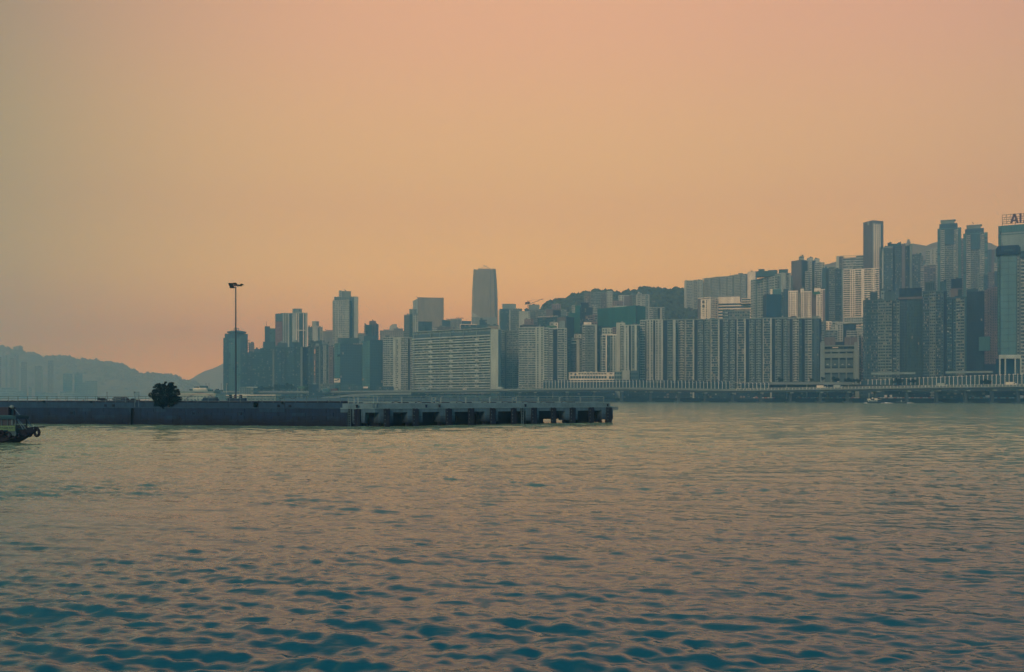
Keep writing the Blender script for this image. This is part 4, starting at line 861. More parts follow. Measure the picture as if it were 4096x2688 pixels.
bldg('apartment_tower', 'pale twin-column tower with single window columns and a narrow dark groove', 1160, [
    (2480, 2518, 1303, [(2480, 2495, 'a', 'cream'), (2496, 2501, 'w', 'pale'), (2501, 2512, 'q1', 'cream'), (2512, 2516, 'w', 'cream')], {}),
    (2518, 2560, 1302, [(2524, 2526, 'w', 'cream'), (2526, 2539, 'q1', 'olive'), (2539, 2547, 'w', 'cream'), (2547, 2558, 'a', 'slate')], {}),
    (2465, 2501, 1294, [(2465, 2501, 'p1', 'cream')], dict(dy=8, d=8, roof=1))], core='navy')
bldg('apartment_block', 'slab with square window pairs and three dark grooves, left of the longest estate slab', 1180, [
    (2560, 2583, 1284, [(2560, 2581, 'b2', 'cream')], {}), (2583, 2617, 1281, [(2586, 2600, 'q1', 'cream'), (2600, 2613, 'q1', 'cream')], dict(proud=.6)),
    (2617, 2652, 1281, [(2621, 2634, 'q1', 'cream'), (2634, 2646, 'q1', 'cream'), (2646, 2652, 'w', 'cream')], dict(proud=.6)), (2652, 2702, 1280, [(2670, 2691, 'b2', 'olive'), (2692, 2702, 'w', 'cream')], dict(proud=.3))], core='navy', group=ROW)
# hill-top flats
bldg('apartment_block', 'hazy brownish flats crowning the wooded ridge, with a pale windowed right wing', 1760, [
    (2338, 2362, 1174, [(2338, 2362, 'g4', 'haze')], {}), (2362, 2429, 1172, [(2362, 2380, 'b3', 'olive'), (2381, 2402, 'b3', 'grey'), (2403, 2427, 'g4', 'brown')], dict(dy=-5)), (2427, 2450, 1167, [(2427, 2450, 'p4', 'cream')], dict(dy=-9)), (2363, 2388, 1225, [(2363, 2388, 'b2', 'cream')], dict(dy=-20))], core='haze')
bldg('apartment_block', 'dark brown hillside block between the ridge flats and the pale ribbed tower', 1740, [(2450, 2493, 1206, [(2450, 2493, 'p5', 'pink')], {}), (2474, 2520, 1183, [(2474, 2496, 'p2', 'cream'), (2496, 2520, 'w', 'brown')], dict(dy=6))], core='brown')
bldg('building_under_repair', 'very wide low block fully wrapped in dark green netting', 1400, [
    (2390, 2543, 1236, [(2390, 2543, 'n', 'net')], dict(roof=0, YL=1440, YR=1385, ref='L', parapet=0)), (2452, 2507, 1226, [(2452, 2507, 'w', 'cream')], dict(dy=25, d=12, roof=1))], core='net', ind=False)
bldg('apartment_tower', 'pale ribbed tower standing alone before the wooded hill', 1560, [
    (2518, 2546, 1183, [(2518, 2530, 'p2', 'brown'), (2530, 2546, 'b2', 'grey')], dict(d=14)), (2544, 2598, 1181, [(2544, 2548, 'w', 'cream'), (2549, 2562, 'g2', 'cream'), (2563, 2567, 'w', 'cream'), (2568, 2580, 'g2', 'cream'), (2581, 2593, 'g2', 'grey'), (2594, 2598, 'w', 'cream')], dict(dy=-6)), (2548, 2567, 1175, None, dict(dy=4, d=8, bot=1184))], core='cream')
bldg('apartment_tower', 'striped block with a dark central slot, right of the pale ribbed tower', 1480, [
    (2597, 2634, 1232, [(2597, 2612, 'b2', 'cream'), (2613, 2631, 'g3', 'olive')], {}), (2634, 2658, 1232, [(2640, 2648, 'w', 'cream'), (2650, 2658, 'b1', 'grey')], dict(dy=5))], core='dark', ind=False)
bldg('apartment_block', 'tiny hazy block peeping out of the hillside trees', 1850, [(2607, 2620, 1206, [(2607, 2620, 'p1', 'haze')], dict(roof=0))], core='haze')
# the longest slab: repeated bays
st = []
for px in (2741, 2842, 2947, 3051):
    st += [(px, px + 36, 'e', 'cream'), (px + 50, px + 71, 'a', 'grey'), (px + 77, px + 98, 'a', 'grey')]
st = [(2702, 2711, 'q1', 'grey'), (2714, 2738, 'a', 'cream')] + st
st[-1] = (3134, 3150, 'a', 'grey'); st[-2] = (3101, 3125, 'a', 'grey')
t = bldg('apartment_block', 'longest waterfront slab, six-bay rhythm of pale piers and dark slots', 1180, [(2702, 3152, 1277, st, dict(d=20, roof=5))], core='navy', group=ROW)
bldg('apartment_block', 'weathered slab of crowded patched balconies at the right end of the longest slab', 1165, [
    (3134, 3215, 1274, [(3134, 3148, 'b1', 'cream'), (3149, 3158, 'g2', 'grey'), (3171, 3195, 'a', 'cream'), (3197, 3207, 'g2', 'slate')], dict(roof=2)),
    (3207, 3285, 1274, [(3220, 3232, 'b1', 'grey'), (3232, 3247, 'b1', 'cream'), (3248, 3256, 'q1', 'slate'), (3257, 3265, 'w', 'dim'), (3266, 3276, 'q1', 'dim')], dict(roof=2)), (3281, 3304, 1289, [(3282, 3297, 'b2', 'grey'), (3297, 3304, 'w', 'dim')], dict(dy=6))], core='navy', group=ROW)
# behind the slabs
bldg('apartment_block', 'hazy hillside estate block, left of the long terraced row on the ridge', 1840, [(2737, 2775, 1124, [(2737, 2745, 'w', 'cream'), (2746, 2770, 'b5', 'pale')], dict(roof=1)), (2773, 2812, 1121, [(2773, 2789, 'b3', 'pale'), (2791, 2809, 'g3', 'cream')], dict(dy=8, roof=1))], core='cream')
t = bldg('apartment_block', 'long hazy terraced estate row on the ridge ending in a plain wall', 1800, [
    (2810, 2880, 1107, [(2810, 2816, 'w', 'white'), (2817, 2842, 'b5', 'pale'), (2846, 2878, 'b6', 'cream')], dict(YL=1860, YR=1830, ref='R')),
    (2878, 2935, 1104, [(2882, 2906, 'b5', 'pale'), (2909, 2930, 'b4', 'pale')], dict(YL=1830, YR=1812, ref='R')), (2934, 2990, 1096, [(2938, 2960, 'b5', 'cream'), (2962, 2985, 'b4', 'pale')], dict(YL=1812, YR=1795, ref='R')),
    (2990, 3022, 1088, [(2990, 3022, 'w', 'white')], dict(YL=1795, YR=1790))], core='olive')
bldg('apartment_block', 'large angled block with big dark roof tanks above the white institute', 1500, [
    (3003, 3128, 1102, [(3003, 3011, 'g1', 'pale'), (3011, 3022, 'a', 'pale'), (3022, 3030, 'g1', 'olive'), (3030, 3042, 'a', 'pale'), (3042, 3053, 'g1', 'cream'), (3053, 3065, 'a', 'pale'), (3065, 3075, 'g1', 'olive'), (3075, 3087, 'a', 'pale'), (3087, 3097, 'g1', 'cream'), (3097, 3109, 'a', 'pale'), (3109, 3124, 'g2', 'olive')], dict(fh=4.0, YL=1555, YR=1490, ref='R', roof=0, pcol='cream')),
    (3127, 3164, 1094, [(3127, 3142, 'w', 'cream'), (3143, 3157, 'b1', 'pale'), (3158, 3164, 'w', 'cream')], dict(YL=1489, YR=1493, roof=0)),
    (3034, 3058, 1076, [(3034, 3058, 'w', 'slate')], dict(dy=18, bot=1104, d=9, roof=0, parapet=0)), (3022, 3074, 1084, [(3022, 3074, 'w', 'slate')], dict(dy=14, bot=1106, d=12, roof=0, parapet=0)),
    (3072, 3110, 1080, [(3072, 3110, 'w', 'slate')], dict(dy=10, bot=1104, d=12, roof=0, parapet=0)), (3115, 3152, 1077, [(3115, 3152, 'w', 'slate')], dict(dy=8, bot=1098, d=12, roof=0, parapet=0))], core='grey', ind=False)
t = bldg('institute', 'white institute with broad striped decks and dark characters on its left tower', 1350, [
    (2803, 2842, 1198, [(2803, 2822, 'w', 'white'), (2822, 2830, 'q1', 'white'), (2830, 2842, 'w', 'white')], dict(YL=1352, YR=1342, ref='R', roof=0, fh=3.05)),
    (2842, 2872, 1193, [(2842, 2872, 'b4', 'white')], dict(YL=1342, YR=1355, roof=0, fh=3.05)),
    (2872, 2960, 1190, [(2872, 2960, 'w', 'white')], dict(roof=0, dy=5, d=10, bot=1214, core='white')),
    (2872, 3004, 1213, [(2872, 3004, 'b1', 'white')], dict(roof=0, dy=5, core='brown', fh=4.2)), (2965, 3004, 1196, [(2965, 3004, 'b1', 'white')], dict(dy=-2, bot=1214, d=12, roof=1))], core='brown', ind=False)
g = MB()
for k in (0, 1):
    for s in ((0, 0, 1, .18), (0, .45, 1, .16), (0, .9, 1, .18), (0, 0, .18, 1), (.82, 0, .18, 1), (.42, 0, .16, 1.05)) if k == 0 else ((0, 0, 1, .16), (.1, .3, .8, .14), (0, .6, 1, .16), (.1, .95, .85, .16), (0, .0, .16, .9), (.84, 0, .16, 1), (.3, .6, .15, .5)):
        p = P(2809, 1212 + k * 18, 1348.5); g.ob(p + Vector((s[0] * 3, 0, s[1] * 3.2)), (s[2] * 3, 0, 0), (0, -.4, 0), (0, 0, s[3] * 3.2))
for k in range(4): g.ob(P(2809, 1238 + k * 8.6, 1348.5), (3, 0, 0), (0, -.3, 0), (0, 0, .5))
put('lettering', g, W('dark'), t)
bldg('lecture_block', 'low green-grey block of offset panels tucked under the institute decks', 1290, [(2890, 2912, 1240, [(2890, 2900, 'b1', 'olive'), (2900, 2912, 'b1', 'cream')], dict(fh=4)), (2908, 3000, 1246, [(2908, 3000, 'g9', 'olive')], dict(dy=6, fh=4))], core='slate', ind=False)
bldg('office_tower', 'teal glass tower with white roof cube in front of the large angled block', 1310, [
    (3052, 3066, 1180, [(3052, 3066, 'c2', 'glass')], dict(YL=1325, YR=1308, ref='R', roof=0)), (3065, 3087, 1180, [(3065, 3087, 'c3', 'teal')], dict(roof=0, fh=9)), (3087, 3125, 1160, [(3087, 3125, 'c4', 'teal')], dict(roof=0, fh=9, dy=2)),
    (3124, 3134, 1172, [(3124, 3134, 'b1', 'slate')], dict(roof=0)), (3134, 3152, 1159, [(3134, 3152, 'c2', 'glass')], dict(roof=0, dy=3)), (3081, 3090, 1159, [(3081, 3090, 'w', 'white')], dict(bot=1180, dy=-1, d=6, roof=0))], core='glass', ind=False)
bldg('apartment_tower', 'tall brown cluster with crenellated roof boxes above the white twin blocks', 1520, [
    (3165, 3204, 1042, [(3165, 3204, 'w', 'brown')], dict(roof=0, YL=1530, YR=1515, ref='R')), (3202, 3216, 1038, [(3203, 3215, 'b1', 'cream')], dict(roof=1)), (3216, 3262, 1042, [(3217, 3232, 'p2', 'cream'), (3233, 3248, 'g3', 'cream')], dict(dy=4, roof=1)),
    (3258, 3298, 1052, [(3258, 3278, 'b2', 'cream'), (3279, 3298, 'p2', 'cream')], dict(dy=6, roof=1)), (3195, 3216, 1028, [(3195, 3216, 'b1', 'cream')], dict(dy=8, bot=1044, d=8)), (3231, 3252, 1033, [(3231, 3252, 'w', 'cream')], dict(dy=8, bot=1050, d=8)), (3257, 3278, 1037, [(3257, 3278, 'w', 'cream')], dict(dy=8, bot=1056, d=8)),
    (3220, 3238, 1088, [(3220, 3236, 'b2', 'cream')], dict(dy=-8)), (3266, 3286, 1084, [(3268, 3286, 'b2', 'cream')], dict(dy=-8))], core='dark')
bldg('apartment_tower', 'dark grey tower with hazy bays between the brown cluster and the white banded tower', 1450, [
    (3288, 3318, 1075, [(3288, 3304, 'w', 'slate'), (3318, 3318.5, 'w', 'dim')], {}), (3316, 3342, 1070, [(3316, 3340, 'b3', 'olive')], dict(dy=-5)), (3342, 3374, 1078, [(3342, 3366, 'b3', 'slate'), (3367, 3374, 'w', 'grey')], {})], core='dark')
bldg('apartment_block', 'pale flats with open framed roof terrace high on the hill', 1720, [(3345, 3374, 1026, [(3345, 3356, 'w', 'cream'), (3357, 3374, 'b2', 'brown')], dict(roof=0)), (3370, 3428, 1034, [(3370, 3428, 'b4', 'cream')], dict(roof=0, fh=4.5)), (3424, 3460, 1023, [(3424, 3460, 'b2', 'cream')], dict(dy=-3, roof=0, fh=4.5))], core='olive')
put('roof_frame', MB().box(gx(3372, 1718), gx(3426, 1718), 1716, 1717, gz(1025, 1718), gz(1023, 1718)).box(gx(3372, 1718), gx(3426, 1718), 1716, 1716.8, gz(1031, 1718), gz(1029.5, 1718)), W('cream'), bpy.data.objects[BL[-1]] if BL else [o for o in bpy.data.objects if o.get('label', '').startswith('pale flats with open framed')][0])
bldg('apartment_block', 'white twin block with small square windows and a green roof sheet', 1300, [
    (3153, 3192, 1166, [(3154, 3172, 'p2', 'white'), (3172, 3190, 'p2', 'white')], {}), (3190, 3206, 1176, [(3194, 3206, 'g2', 'cream')], dict(dy=6)), (3204, 3246, 1168, [(3205, 3222, 'p2', 'white'), (3226, 3246, 'p2', 'white')], {}),
    (3246, 3266, 1172, [(3246, 3266, 'w', 'brown')], dict(dy=5)), (3264, 3300, 1160, [(3265, 3280, 'p1', 'white'), (3281, 3290, 'p1', 'white'), (3290, 3300, 'w', 'pink')], dict(roof=2)), (3257, 3282, 1155, [(3257, 3282, 'w', 'white')], dict(dy=6, d=8, bot=1170)), (3202, 3216, 1158, [(3202, 3216, 'w', 'white')], dict(dy=6, d=8, bot=1172))], core='brown', ind=False)
put('roof_sheet', MB().ob(P(3252, 1177, 1296), (gx(3282, 1296) - gx(3252, 1296), 0, 0), (0, -.6, 0), (0, 0, 3.4)), mat('canopy_green', ()), [o for o in bpy.data.objects if o.get('label', '').startswith('white twin block')][0])
bldg('apartment_tower', 'white tower of long balcony stripes with one speckled window column', 1350, [
    (3374, 3446, 1080, [(3374, 3401, 'b2', 'white'), (3401, 3420, 'p2', 'white'), (3420, 3446, 'b2', 'white')], dict(fh=3.0, roof=2)), (3446, 3458, 1078, [(3446, 3457, 'w', 'white')], dict(proud=1)), (3455, 3516, 1076, [(3456, 3486, 'b2', 'white'), (3487, 3500, 'p2', 'white'), (3500, 3516, 'b1', 'white')], dict(roof=2))], core='slate', ind=False)
t = bldg('apartment_tower', 'tallest slim tower on the hill with a blank brown left wall', 1520, [
    (3453, 3490, 893, [(3453, 3458, 'b1', 'brown'), (3458, 3490, 'w', 'brown')], dict(YL=1540, YR=1520, ref='L', roof=0, core='brown')), (3490, 3528, 896, [(3490, 3494, 'b1', 'grey'), (3494, 3508, 'p1', 'white'), (3508, 3523, 'p2', 'white'), (3523, 3528, 'w', 'dim')], dict(YL=1520, YR=1526, roof=0)), (3470, 3492, 888, [(3470, 3492, 'w', 'grey')], dict(dy=6, bot=900, d=8, roof=0))], core='brown')
t = bldg('apartment_tower', 'dark broad tower with horned roof crown and two tall pale piers', 1410, [
    (3517, 3528, 992, [(3518, 3528, 'b1', 'dim')], dict(dy=4, roof=0)), (3527, 3572, 990, [(3528, 3534, 'w', 'cream'), (3535, 3542, 'g1', 'slate'), (3542, 3555, 'g2', 'dim'), (3556, 3572, 'g2', 'dim')], dict(roof=3)), (3572, 3582, 988, [(3572, 3582, 'w', 'navy')], dict(dy=5, roof=0)),
    (3580, 3608, 987, [(3580, 3594, 'g3', 'dim'), (3595, 3608, 'g2', 'dim')], dict(roof=2)), (3606, 3622, 980, [(3607, 3621, 'w', 'brown')], dict(dy=-3, roof=0)), (3621, 3640, 988, [(3622, 3634, 'g2', 'dark'), (3634, 3640, 'w', 'dark')], dict(dy=4, roof=1)), (3638, 3649, 979, [(3639, 3648, 'w', 'olive')], dict(dy=-1, roof=0)), (3648, 3682, 1020, [(3649, 3681, 'g4', 'dim')], dict(dy=4, roof=3))], core='dark')
g = MB(); Y = 1420; pz = [(3561, 990), (3561, 968), (3566, 968), (3567, 975), (3585, 975), (3595, 972), (3604, 966), (3605, 990)]
g.v = [tuple(P(a, b, Y)) for a, b in pz] + [tuple(P(a, b, Y) + Vector((0, 10, 0))) for a, b in pz]; n_ = len(pz); g.f = [tuple(range(n_)), tuple(range(n_, 2 * n_))[::-1]] + [(k, (k + 1) % n_, (k + 1) % n_ + n_, k + n_) for k in range(n_)]; g.m = [0] * (n_ + 2); put('crown', g, W('slate'), t)
for a, b_ in ((3527, 982), (3611, 978), (3639, 979), (3680, 1012)): put('finial', MB().box(gx(a, 1412), gx(a + 6, 1412), 1412, 1416, gz(1024 if a > 3650 else 992, 1412), gz(b_, 1412)), W('slate'), t)
bldg('apartment_block', 'light tower with projecting balconies on a reddish lattice base', 1680, [
    (3702, 3722, 1005, [(3703, 3721, 'b1', 'cream')], dict(roof=1)), (3720, 3756, 997, [(3721, 3742, 'p1', 'cream'), (3743, 3756, 'b1', 'cream')], dict(roof=0)), (3694, 3752, 1060, [(3681, 3695, 'b1', 'cream'), (3695, 3744, 'g4', 'brown'), (3744, 3754, 'p2', 'cream')], dict(dy=-60)), (3681, 3692, 1026, [(3682, 3691, 'b1', 'olive')], dict(dy=4))], core='olive')
for (x0, top, lab) in ((3750, 915, 'left of two matching stepped glass towers with flat-lidded tops'), (3853, 935, 'right of two matching stepped glass towers, with a dish on its lid')):
    s = lambda a: x0 + a * (1 if x0 == 3750 else 1.03)
    t = bldg('apartment_tower', lab, 1460 if x0 == 3750 else 1470, [
        (s(0), s(95), top, [(s(0), s(11), 'c', 'teal'), (s(12), s(28), 'b1', 'cream'), (s(29), s(46), 'b2', 'olive'), (s(47), s(64), 'b2', 'olive'), (s(65), s(82), 'b1', 'cream'), (s(83), s(95), 'c', 'teal')], dict(roof=0)),
        (s(7), s(80), top - 18, [(s(7), s(80), 'c', 'slate')], dict(dy=4, bot=top + 2, d=15, roof=0)), (s(13), s(68), top - 34, [(s(13), s(68), 'w', 'olive')], dict(dy=8, bot=top - 16, d=10, roof=0, parapet=0)),
        (s(12), s(73), top - 36.5, [(s(12), s(73), 'w', 'cream')], dict(dy=7, bot=top - 34.3, d=12, roof=0, parapet=0)), (s(28), s(66), top + 62, [(s(28), s(66), 'c', 'slate')], dict(dy=-1, bot=top + 2 + 0, d=3, roof=0, parapet=0)) ], core='slate', group='pair of matching stepped glass towers')
dish(t, 3892, 897, 1480, 2.2)
bldg('apartment_block', 'thin pinkish tower squeezed between the stepped pair', 1640, [(3842, 3856, 955, [(3842, 3856, 'b1', 'pink')], dict(roof=0))], core='brown')
bldg('apartment_block', 'dim brown tower right of the stepped pair', 1640, [(3950, 3966, 1001, [(3950, 3966, 'p1', 'dim')], dict(roof=0)), (3964, 3978, 1001, [(3964, 3978, 'w', 'brown')], dict(roof=0)), (3977, 3992, 1054, [(3977, 3992, 'b1', 'cream')], {})], core='dim')
bldg('apartment_block', 'hazy brown flats between the stepped pair and the narrow glass tower', 1320, [
    (3914, 3952, 1098, [(3914, 3934, 'g3', 'olive'), (3935, 3952, 'c', 'slate')], dict(roof=3)), (3950, 3978, 1092, [(3950, 3978, 'p4', 'brown')], dict(roof=1)), (3976, 3994, 1090, [(3976, 3994, 'c', 'slate')], dict(dy=5))], core='slate')
bldg('apartment_block', 'pinkish front block dotted with tiny dark windows, beside the dark glass slab', 1130, [
    (3937, 3952, 1165, [(3937, 3952, 'q2', 'pink')], {}), (3950, 3966, 1159, [(3950, 3966, 'q2', 'pink')], dict(dy=-3)), (3964, 3997, 1152, [(3964, 3978, 'q2', 'pink'), (3979, 3997, 'q3', 'pink')], dict(dy=-6)), (3937, 3997, 1460, [(3937, 3997, 'w', 'navy')], dict(dy=-12, roof=0))], core='brown', ind=False)
# low blocks above the garage building
bldg('apartment_block', 'small white stepped block directly above the grey framed garage', 1260, [
    (3302, 3326, 1288, [(3302, 3326, 'p2', 'white')], dict(roof=1)), (3324, 3352, 1301, [(3324, 3341, 'g3', 'cream'), (3341, 3352, 'w', 'cream')], dict(dy=-4)), (3350, 3371, 1299, [(3350, 3371, 'p2', 'cream')], dict(dy=-8)), (3302, 3350, 1324, [(3302, 3350, 'b3', 'grey')], dict(dy=-12))], core='grey', ind=False)
bldg('apartment_block', 'white slab-roofed block half hidden behind the banded tower, above the garage', 1300, [
    (3326, 3452, 1290, [(3326, 3452, 'w', 'cream')], dict(d=14, bot=1294, roof=2)), (3373, 3424, 1300, [(3373, 3424, 'c', 'navy')], dict(dy=-6, roof=0)), (3424, 3456, 1314, [(3424, 3456, 'p4', 'cream')], dict(dy=-10, roof=1)), (3386, 3430, 1326, [(3386, 3430, 'b3', 'cream')], dict(dy=-16, roof=1)), (3376, 3456, 1272, [(3376, 3404, 'g3', 'cream'), (3404, 3456, 'g6', 'cream')], dict(dy=4, bot=1292, roof=0))], core='slate', ind=False)
bldg('apartment_block', 'slender balconied strip building between the garage and the dark banded flats', 1110, [(3437, 3446, 1345, [(3437, 3446, 'b1', 'dark')], dict(roof=0)), (3445, 3454, 1352, [(3445, 3453, 'b1', 'pink')], dict(dy=-2, roof=0))], core='navy', ind=False)
# garage building with big framed openings
def _garage():
    Y = 1075; t = thing('garage_building', 'blocky grey waterfront garage with huge framed openings and brown roof tanks', 'building', (gx(3360, Y), Y, GROUND))
    k = (3360 - CX) / F
    def V(px, py, dy=0): y = perp(3360, Y, px) + dy; return P(px, py, y)
    A_, B_ = V(3291, 1600), V(3430, 1600); u = (B_ - A_).normalized(); n = Vector((u.y, -u.x, 0))
    def slab(name, a, b, t0, t1, pr, dp, col):
        p, q = V(a, t1), V(b, t1); h = V(a, t0).z - p.z; return put(name, MB().ob(p + n * pr, u * (q - p).length, -n * dp, (0, 0, h)), W(col), t)
    p = V(3291, 1600); put('wall', MB().ob((p.x - n.x * 3, p.y - n.y * 3, GROUND), u * (V(3430, 1600) - p).length, -n * 30, Vector((0, 0, V(3291, 1383).z - GROUND))), W('slate'), t)
    slab('pier', 3281, 3298, 1369, 1600, 1.2, 6, 'grey'); slab('pier', 3417, 3432, 1369, 1600, 1.2, 6, 'grey')
    slab('flank_wall', 3432, 3437, 1400, 1600, 0, 26, 'grey')
    for a, b in ((1382, 1387), (1398, 1408), (1415, 1432), (1474, 1491)): slab('beam', 3290, 3420, a, b, .6, 3, 'olive')
    for x in (3294, 3322, 3353, 3383, 3413): slab('column', x, x + 5, 1408, 1600, .3, 3, 'olive')
    for j, (a, b) in enumerate(((1409, 1414), (1433, 1439), (1466, 1473), (1492, 1497))):
        for x in (3299, 3327, 3358, 3388): slab('opening', x, x + 24, a, b, -2.3, .4, 'navy')
    for j, (a, b) in enumerate(((1439, 1466), (1497, 1530))):
        for x in (3299, 3327, 3358, 3388): slab('shutter', x, x + 24, a, b, -1.9, .5, 'dim')
    for x in (3306, 3336, 3366, 3392): slab('sign_board', x, x + 8, 1456, 1459, -1.3, .3, 'cream')
    for a, b in ((3296, 3316), (3317, 3341), (3378, 3401), (3402, 3430)): slab('roof_tank', a, b, 1348, 1384, -5, 10, 'brown')
    slab('roof_house', 3341, 3378, 1366, 1384, -8, 8, 'navy'); slab('awning', 3330, 3353, 1388, 1392, -1.2, 2.5, 'white')
    for x in (3298, 3312, 3360, 3376, 3392, 3406): slab('window', x, x + 10, 1389, 1396, -2.2, .4, 'navy')
_garage()
# right-hand front row
bldg('apartment_block', 'dark banded flats with broken rows of pale balcony edges, right of the garage', 1010, [
    (3452, 3484, 1205, [(3452, 3466, 'g3', 'dim'), (3467, 3484, 'g3', 'slate')], dict(fh=3.1)), (3484, 3568, 1203, [(3484, 3512, 'b3', 'dim'), (3512, 3542, 'b3', 'olive'), (3542, 3568, 'b2', 'olive')], dict(fh=3.1, dy=-2)), (3568, 3598, 1204, [(3572, 3586, 'b1', 'dim'), (3587, 3598, 'b1', 'olive')], dict(fh=3.1)),
    (3480, 3510, 1172, [(3480, 3510, 'f8', 'dim')], dict(dy=9, bot=1206, d=9, roof=1)), (3524, 3536, 1168, [(3524, 3536, 'p1', 'grey')], dict(dy=8, bot=1206, d=8)), (3538, 3578, 1170, [(3538, 3578, 'w', 'dim')], dict(dy=9, bot=1206, d=9, roof=2))], core='navy', group=ROW)
put('podium_edge', MB().ob(Vector((gx(3456, 1004), 1004 * .98, gz(1500, 1004))), (gx(3600, 1004) - gx(3456, 1004), -18, 0), (2, 5, 0), (0, 0, 2)), W('grey'), [o for o in bpy.data.objects if o.get('label', '').startswith('dark banded flats with broken')][0])
bldg('office_tower', 'gridded glass tower with a plain dark screen box on top', 1040, [
    (3597, 3628, 1200, [(3597, 3628, 'c3', 'glass')], dict(roof=0)), (3626, 3690, 1190, [(3626, 3690, 'c10', 'slate')], dict(roof=0, dy=-2, fh=3.4)), (3592, 3690, 1187, [(3592, 3690, 'w', 'brown')], dict(bot=1196, dy=-3, d=20, roof=0, parapet=0)), (3597, 3688, 1156, [(3597, 3688, 'c6', 'navy')], dict(bot=1187.2, dy=-3, d=20, roof=0, fh=6))], core='glass', ind=False)
g = MB().box(gx(3612, 1042), gx(3640, 1042), 1041, 1045, gz(1156, 1042), gz(1153.5, 1042)).box(gx(3648, 1042), gx(3663, 1042), 1041, 1045, gz(1156, 1042), gz(1154, 1042)); put('roof_sheet', g, W('white'), [o for o in bpy.data.objects if o.get('label', '').startswith('gridded glass tower')][0])
bldg('apartment_block', 'tall dark flats with full rows of pale balcony edges, left of the dark glass slab', 1000, [
    (3690, 3788, 1166, [(3691, 3717, 'b3', 'dim'), (3718, 3742, 'b3', 'olive'), (3743, 3763, 'b2', 'dim'), (3764, 3774, 'p1', 'dim')], dict(fh=3.1)), (3784, 3866, 1192, [(3788, 3808, 'b2', 'slate'), (3813, 3824, 'p1', 'slate'), (3824, 3858, 'b2', 'olive'), (3859, 3866, 'w', 'slate')], dict(fh=3.1, dy=-2)),
    (3700, 3738, 1132, [(3700, 3738, 'f6', 'dim')], dict(dy=9, bot=1168, d=9, roof=1)), (3760, 3786, 1130, [(3760, 3786, 'w', 'slate')], dict(dy=9, bot=1168, d=9)), (3802, 3848, 1158, [(3802, 3832, 'w', 'brown'), (3833, 3848, 'f3', 'slate')], dict(dy=9, bot=1194, d=9)), (3805, 3848, 1118, [(3805, 3848, 'w', 'navy')], dict(dy=24, bot=1160, d=9, roof=1))], core='navy', group=ROW)
put('podium_edge', MB().ob(Vector((gx(3722, 992), 992 * .965, gz(1497, 992))), (gx(3866, 992) - gx(3722, 992), -20, 0), (2, 5, 0), (0, 0, 2)), W('grey'), [o for o in bpy.data.objects if o.get('label', '').startswith('tall dark flats with full')][0])
t = bldg('office_block', 'blank dark glass slab with one pale panel near its lower right corner', 1005, [(3866, 3938, 1170, [(3866, 3938, 'c9', 'navy')], dict(roof=0)), (3866, 3912, 1160, [(3866, 3912, 'w', 'slate')], dict(dy=12, d=8, bot=1172, roof=3))], core='navy', ind=False)
y_ = perp(3902, 1002, 3930); put('wall_panel', MB().ob(P(3915, 1404, y_), (gx(3940, y_) - gx(3915, y_), -10, 0), (0, -.8, 0), (0, 0, gz(1348, y_) - gz(1404, y_))), W('teal'), t)
# narrow tower with rounded cap
def _capped():
    t = bldg('office_tower', 'narrow pale glass tower with a rounded dark cap, raised on white columns', 900, [
        (3990, 3999, 1022, [(3990, 3999, 'c1', 'teal')], dict(roof=0, dy=2, bot=1420)), (3999, 4068, 1020, [(3999, 4001, 'w', 'slate'), (4001, 4066, 'c2', 'glassl'), (4066, 4068, 'w', 'slate')], dict(roof=0, fh=6.2, bot=1420)), (4068, 4078, 1022, [(4068, 4078, 'b1', 'grey')], dict(roof=0, dy=2, bot=1420))], core='slate', ind=True)
    Y = perp(4034, 900, 4034); k = (4034 - CX) / F; u = Vector((1, -k, 0)).normalized(); n = Vector((u.y, -u.x, 0))
    def ring(cx, cy, a, b, z0, z1, N_=20):
        pl = []
        for i in range(N_):
            q = 6.28318 * i / N_; ca, sa = math.cos(q), math.sin(q); e = .45
            pl.append(tuple((Vector((cx, cy, 0)) + u * (a * math.copysign(abs(ca) ** e, ca)) - n * (b * math.copysign(abs(sa) ** e, sa)))[:2]))
        return pl
    c = Vector((gx(4033, Y), Y, 0)) - n * 8
    for (t0, t1, a, nm) in ((990, 983, 9.2, 'cap_roof'), (1015, 990, 10.2, 'cap'), (1020, 1015, 9.0, 'cap_base')):
        put(nm, MB().prism(ring(c.x, c.y, a, 10.5, 0, 0), gz(t0 if nm != 'cap' else 1015, Y), gz(t1, Y)) if nm == 'cap_roof' else MB().prism(ring(c.x, c.y, a, 10.5 + (nm == 'cap') * 1, 0, 0), gz(t0, Y), gz(t1, Y)), W('navy'), t)
    put('lettering', MB().ob(P(4016, 1007, Y) + n * 4.6, u * 7.5, n * .3, (0, 0, .5)).ob(P(4018, 1004, Y) + n * 4.6, u * 6, n * .3, (0, 0, .5)), W('slate'), t)
    put('aerial', MB().tube([P(4011, 983, Y + 8), P(4011, 969, Y + 8)], .2, 5).tube([P(4007, 983, Y + 8), P(4007, 977, Y + 8)], .15, 5), M_METAL, t)
    p, q = P(3995, 1434, perp(4034, 896, 3995)), P(4084, 1434, perp(4034, 896, 4084)); put('podium', MB().ob(p, q - p, -n * 22, (0, 0, gz(1419, 896) - gz(1434, 896))), W('cream'), t)
    for a in (3996, 4018, 4058, 4080): p = P(a, 1500, perp(4034, 896, a)); put('column', MB().ob((p.x, p.y, GROUND), u * 1.3, -n * 1.5, (0, 0, gz(1434, 896) - GROUND)), W('cream'), t)
    p, q = P(3997, 1500, 903), P(4082, 1500, 903); put('lobby_wall', MB().ob((p.x, p.y + 6, GROUND), q - p, -n * 12, (0, 0, gz(1434, 896) - GROUND)), W('glass'), t)
_capped()
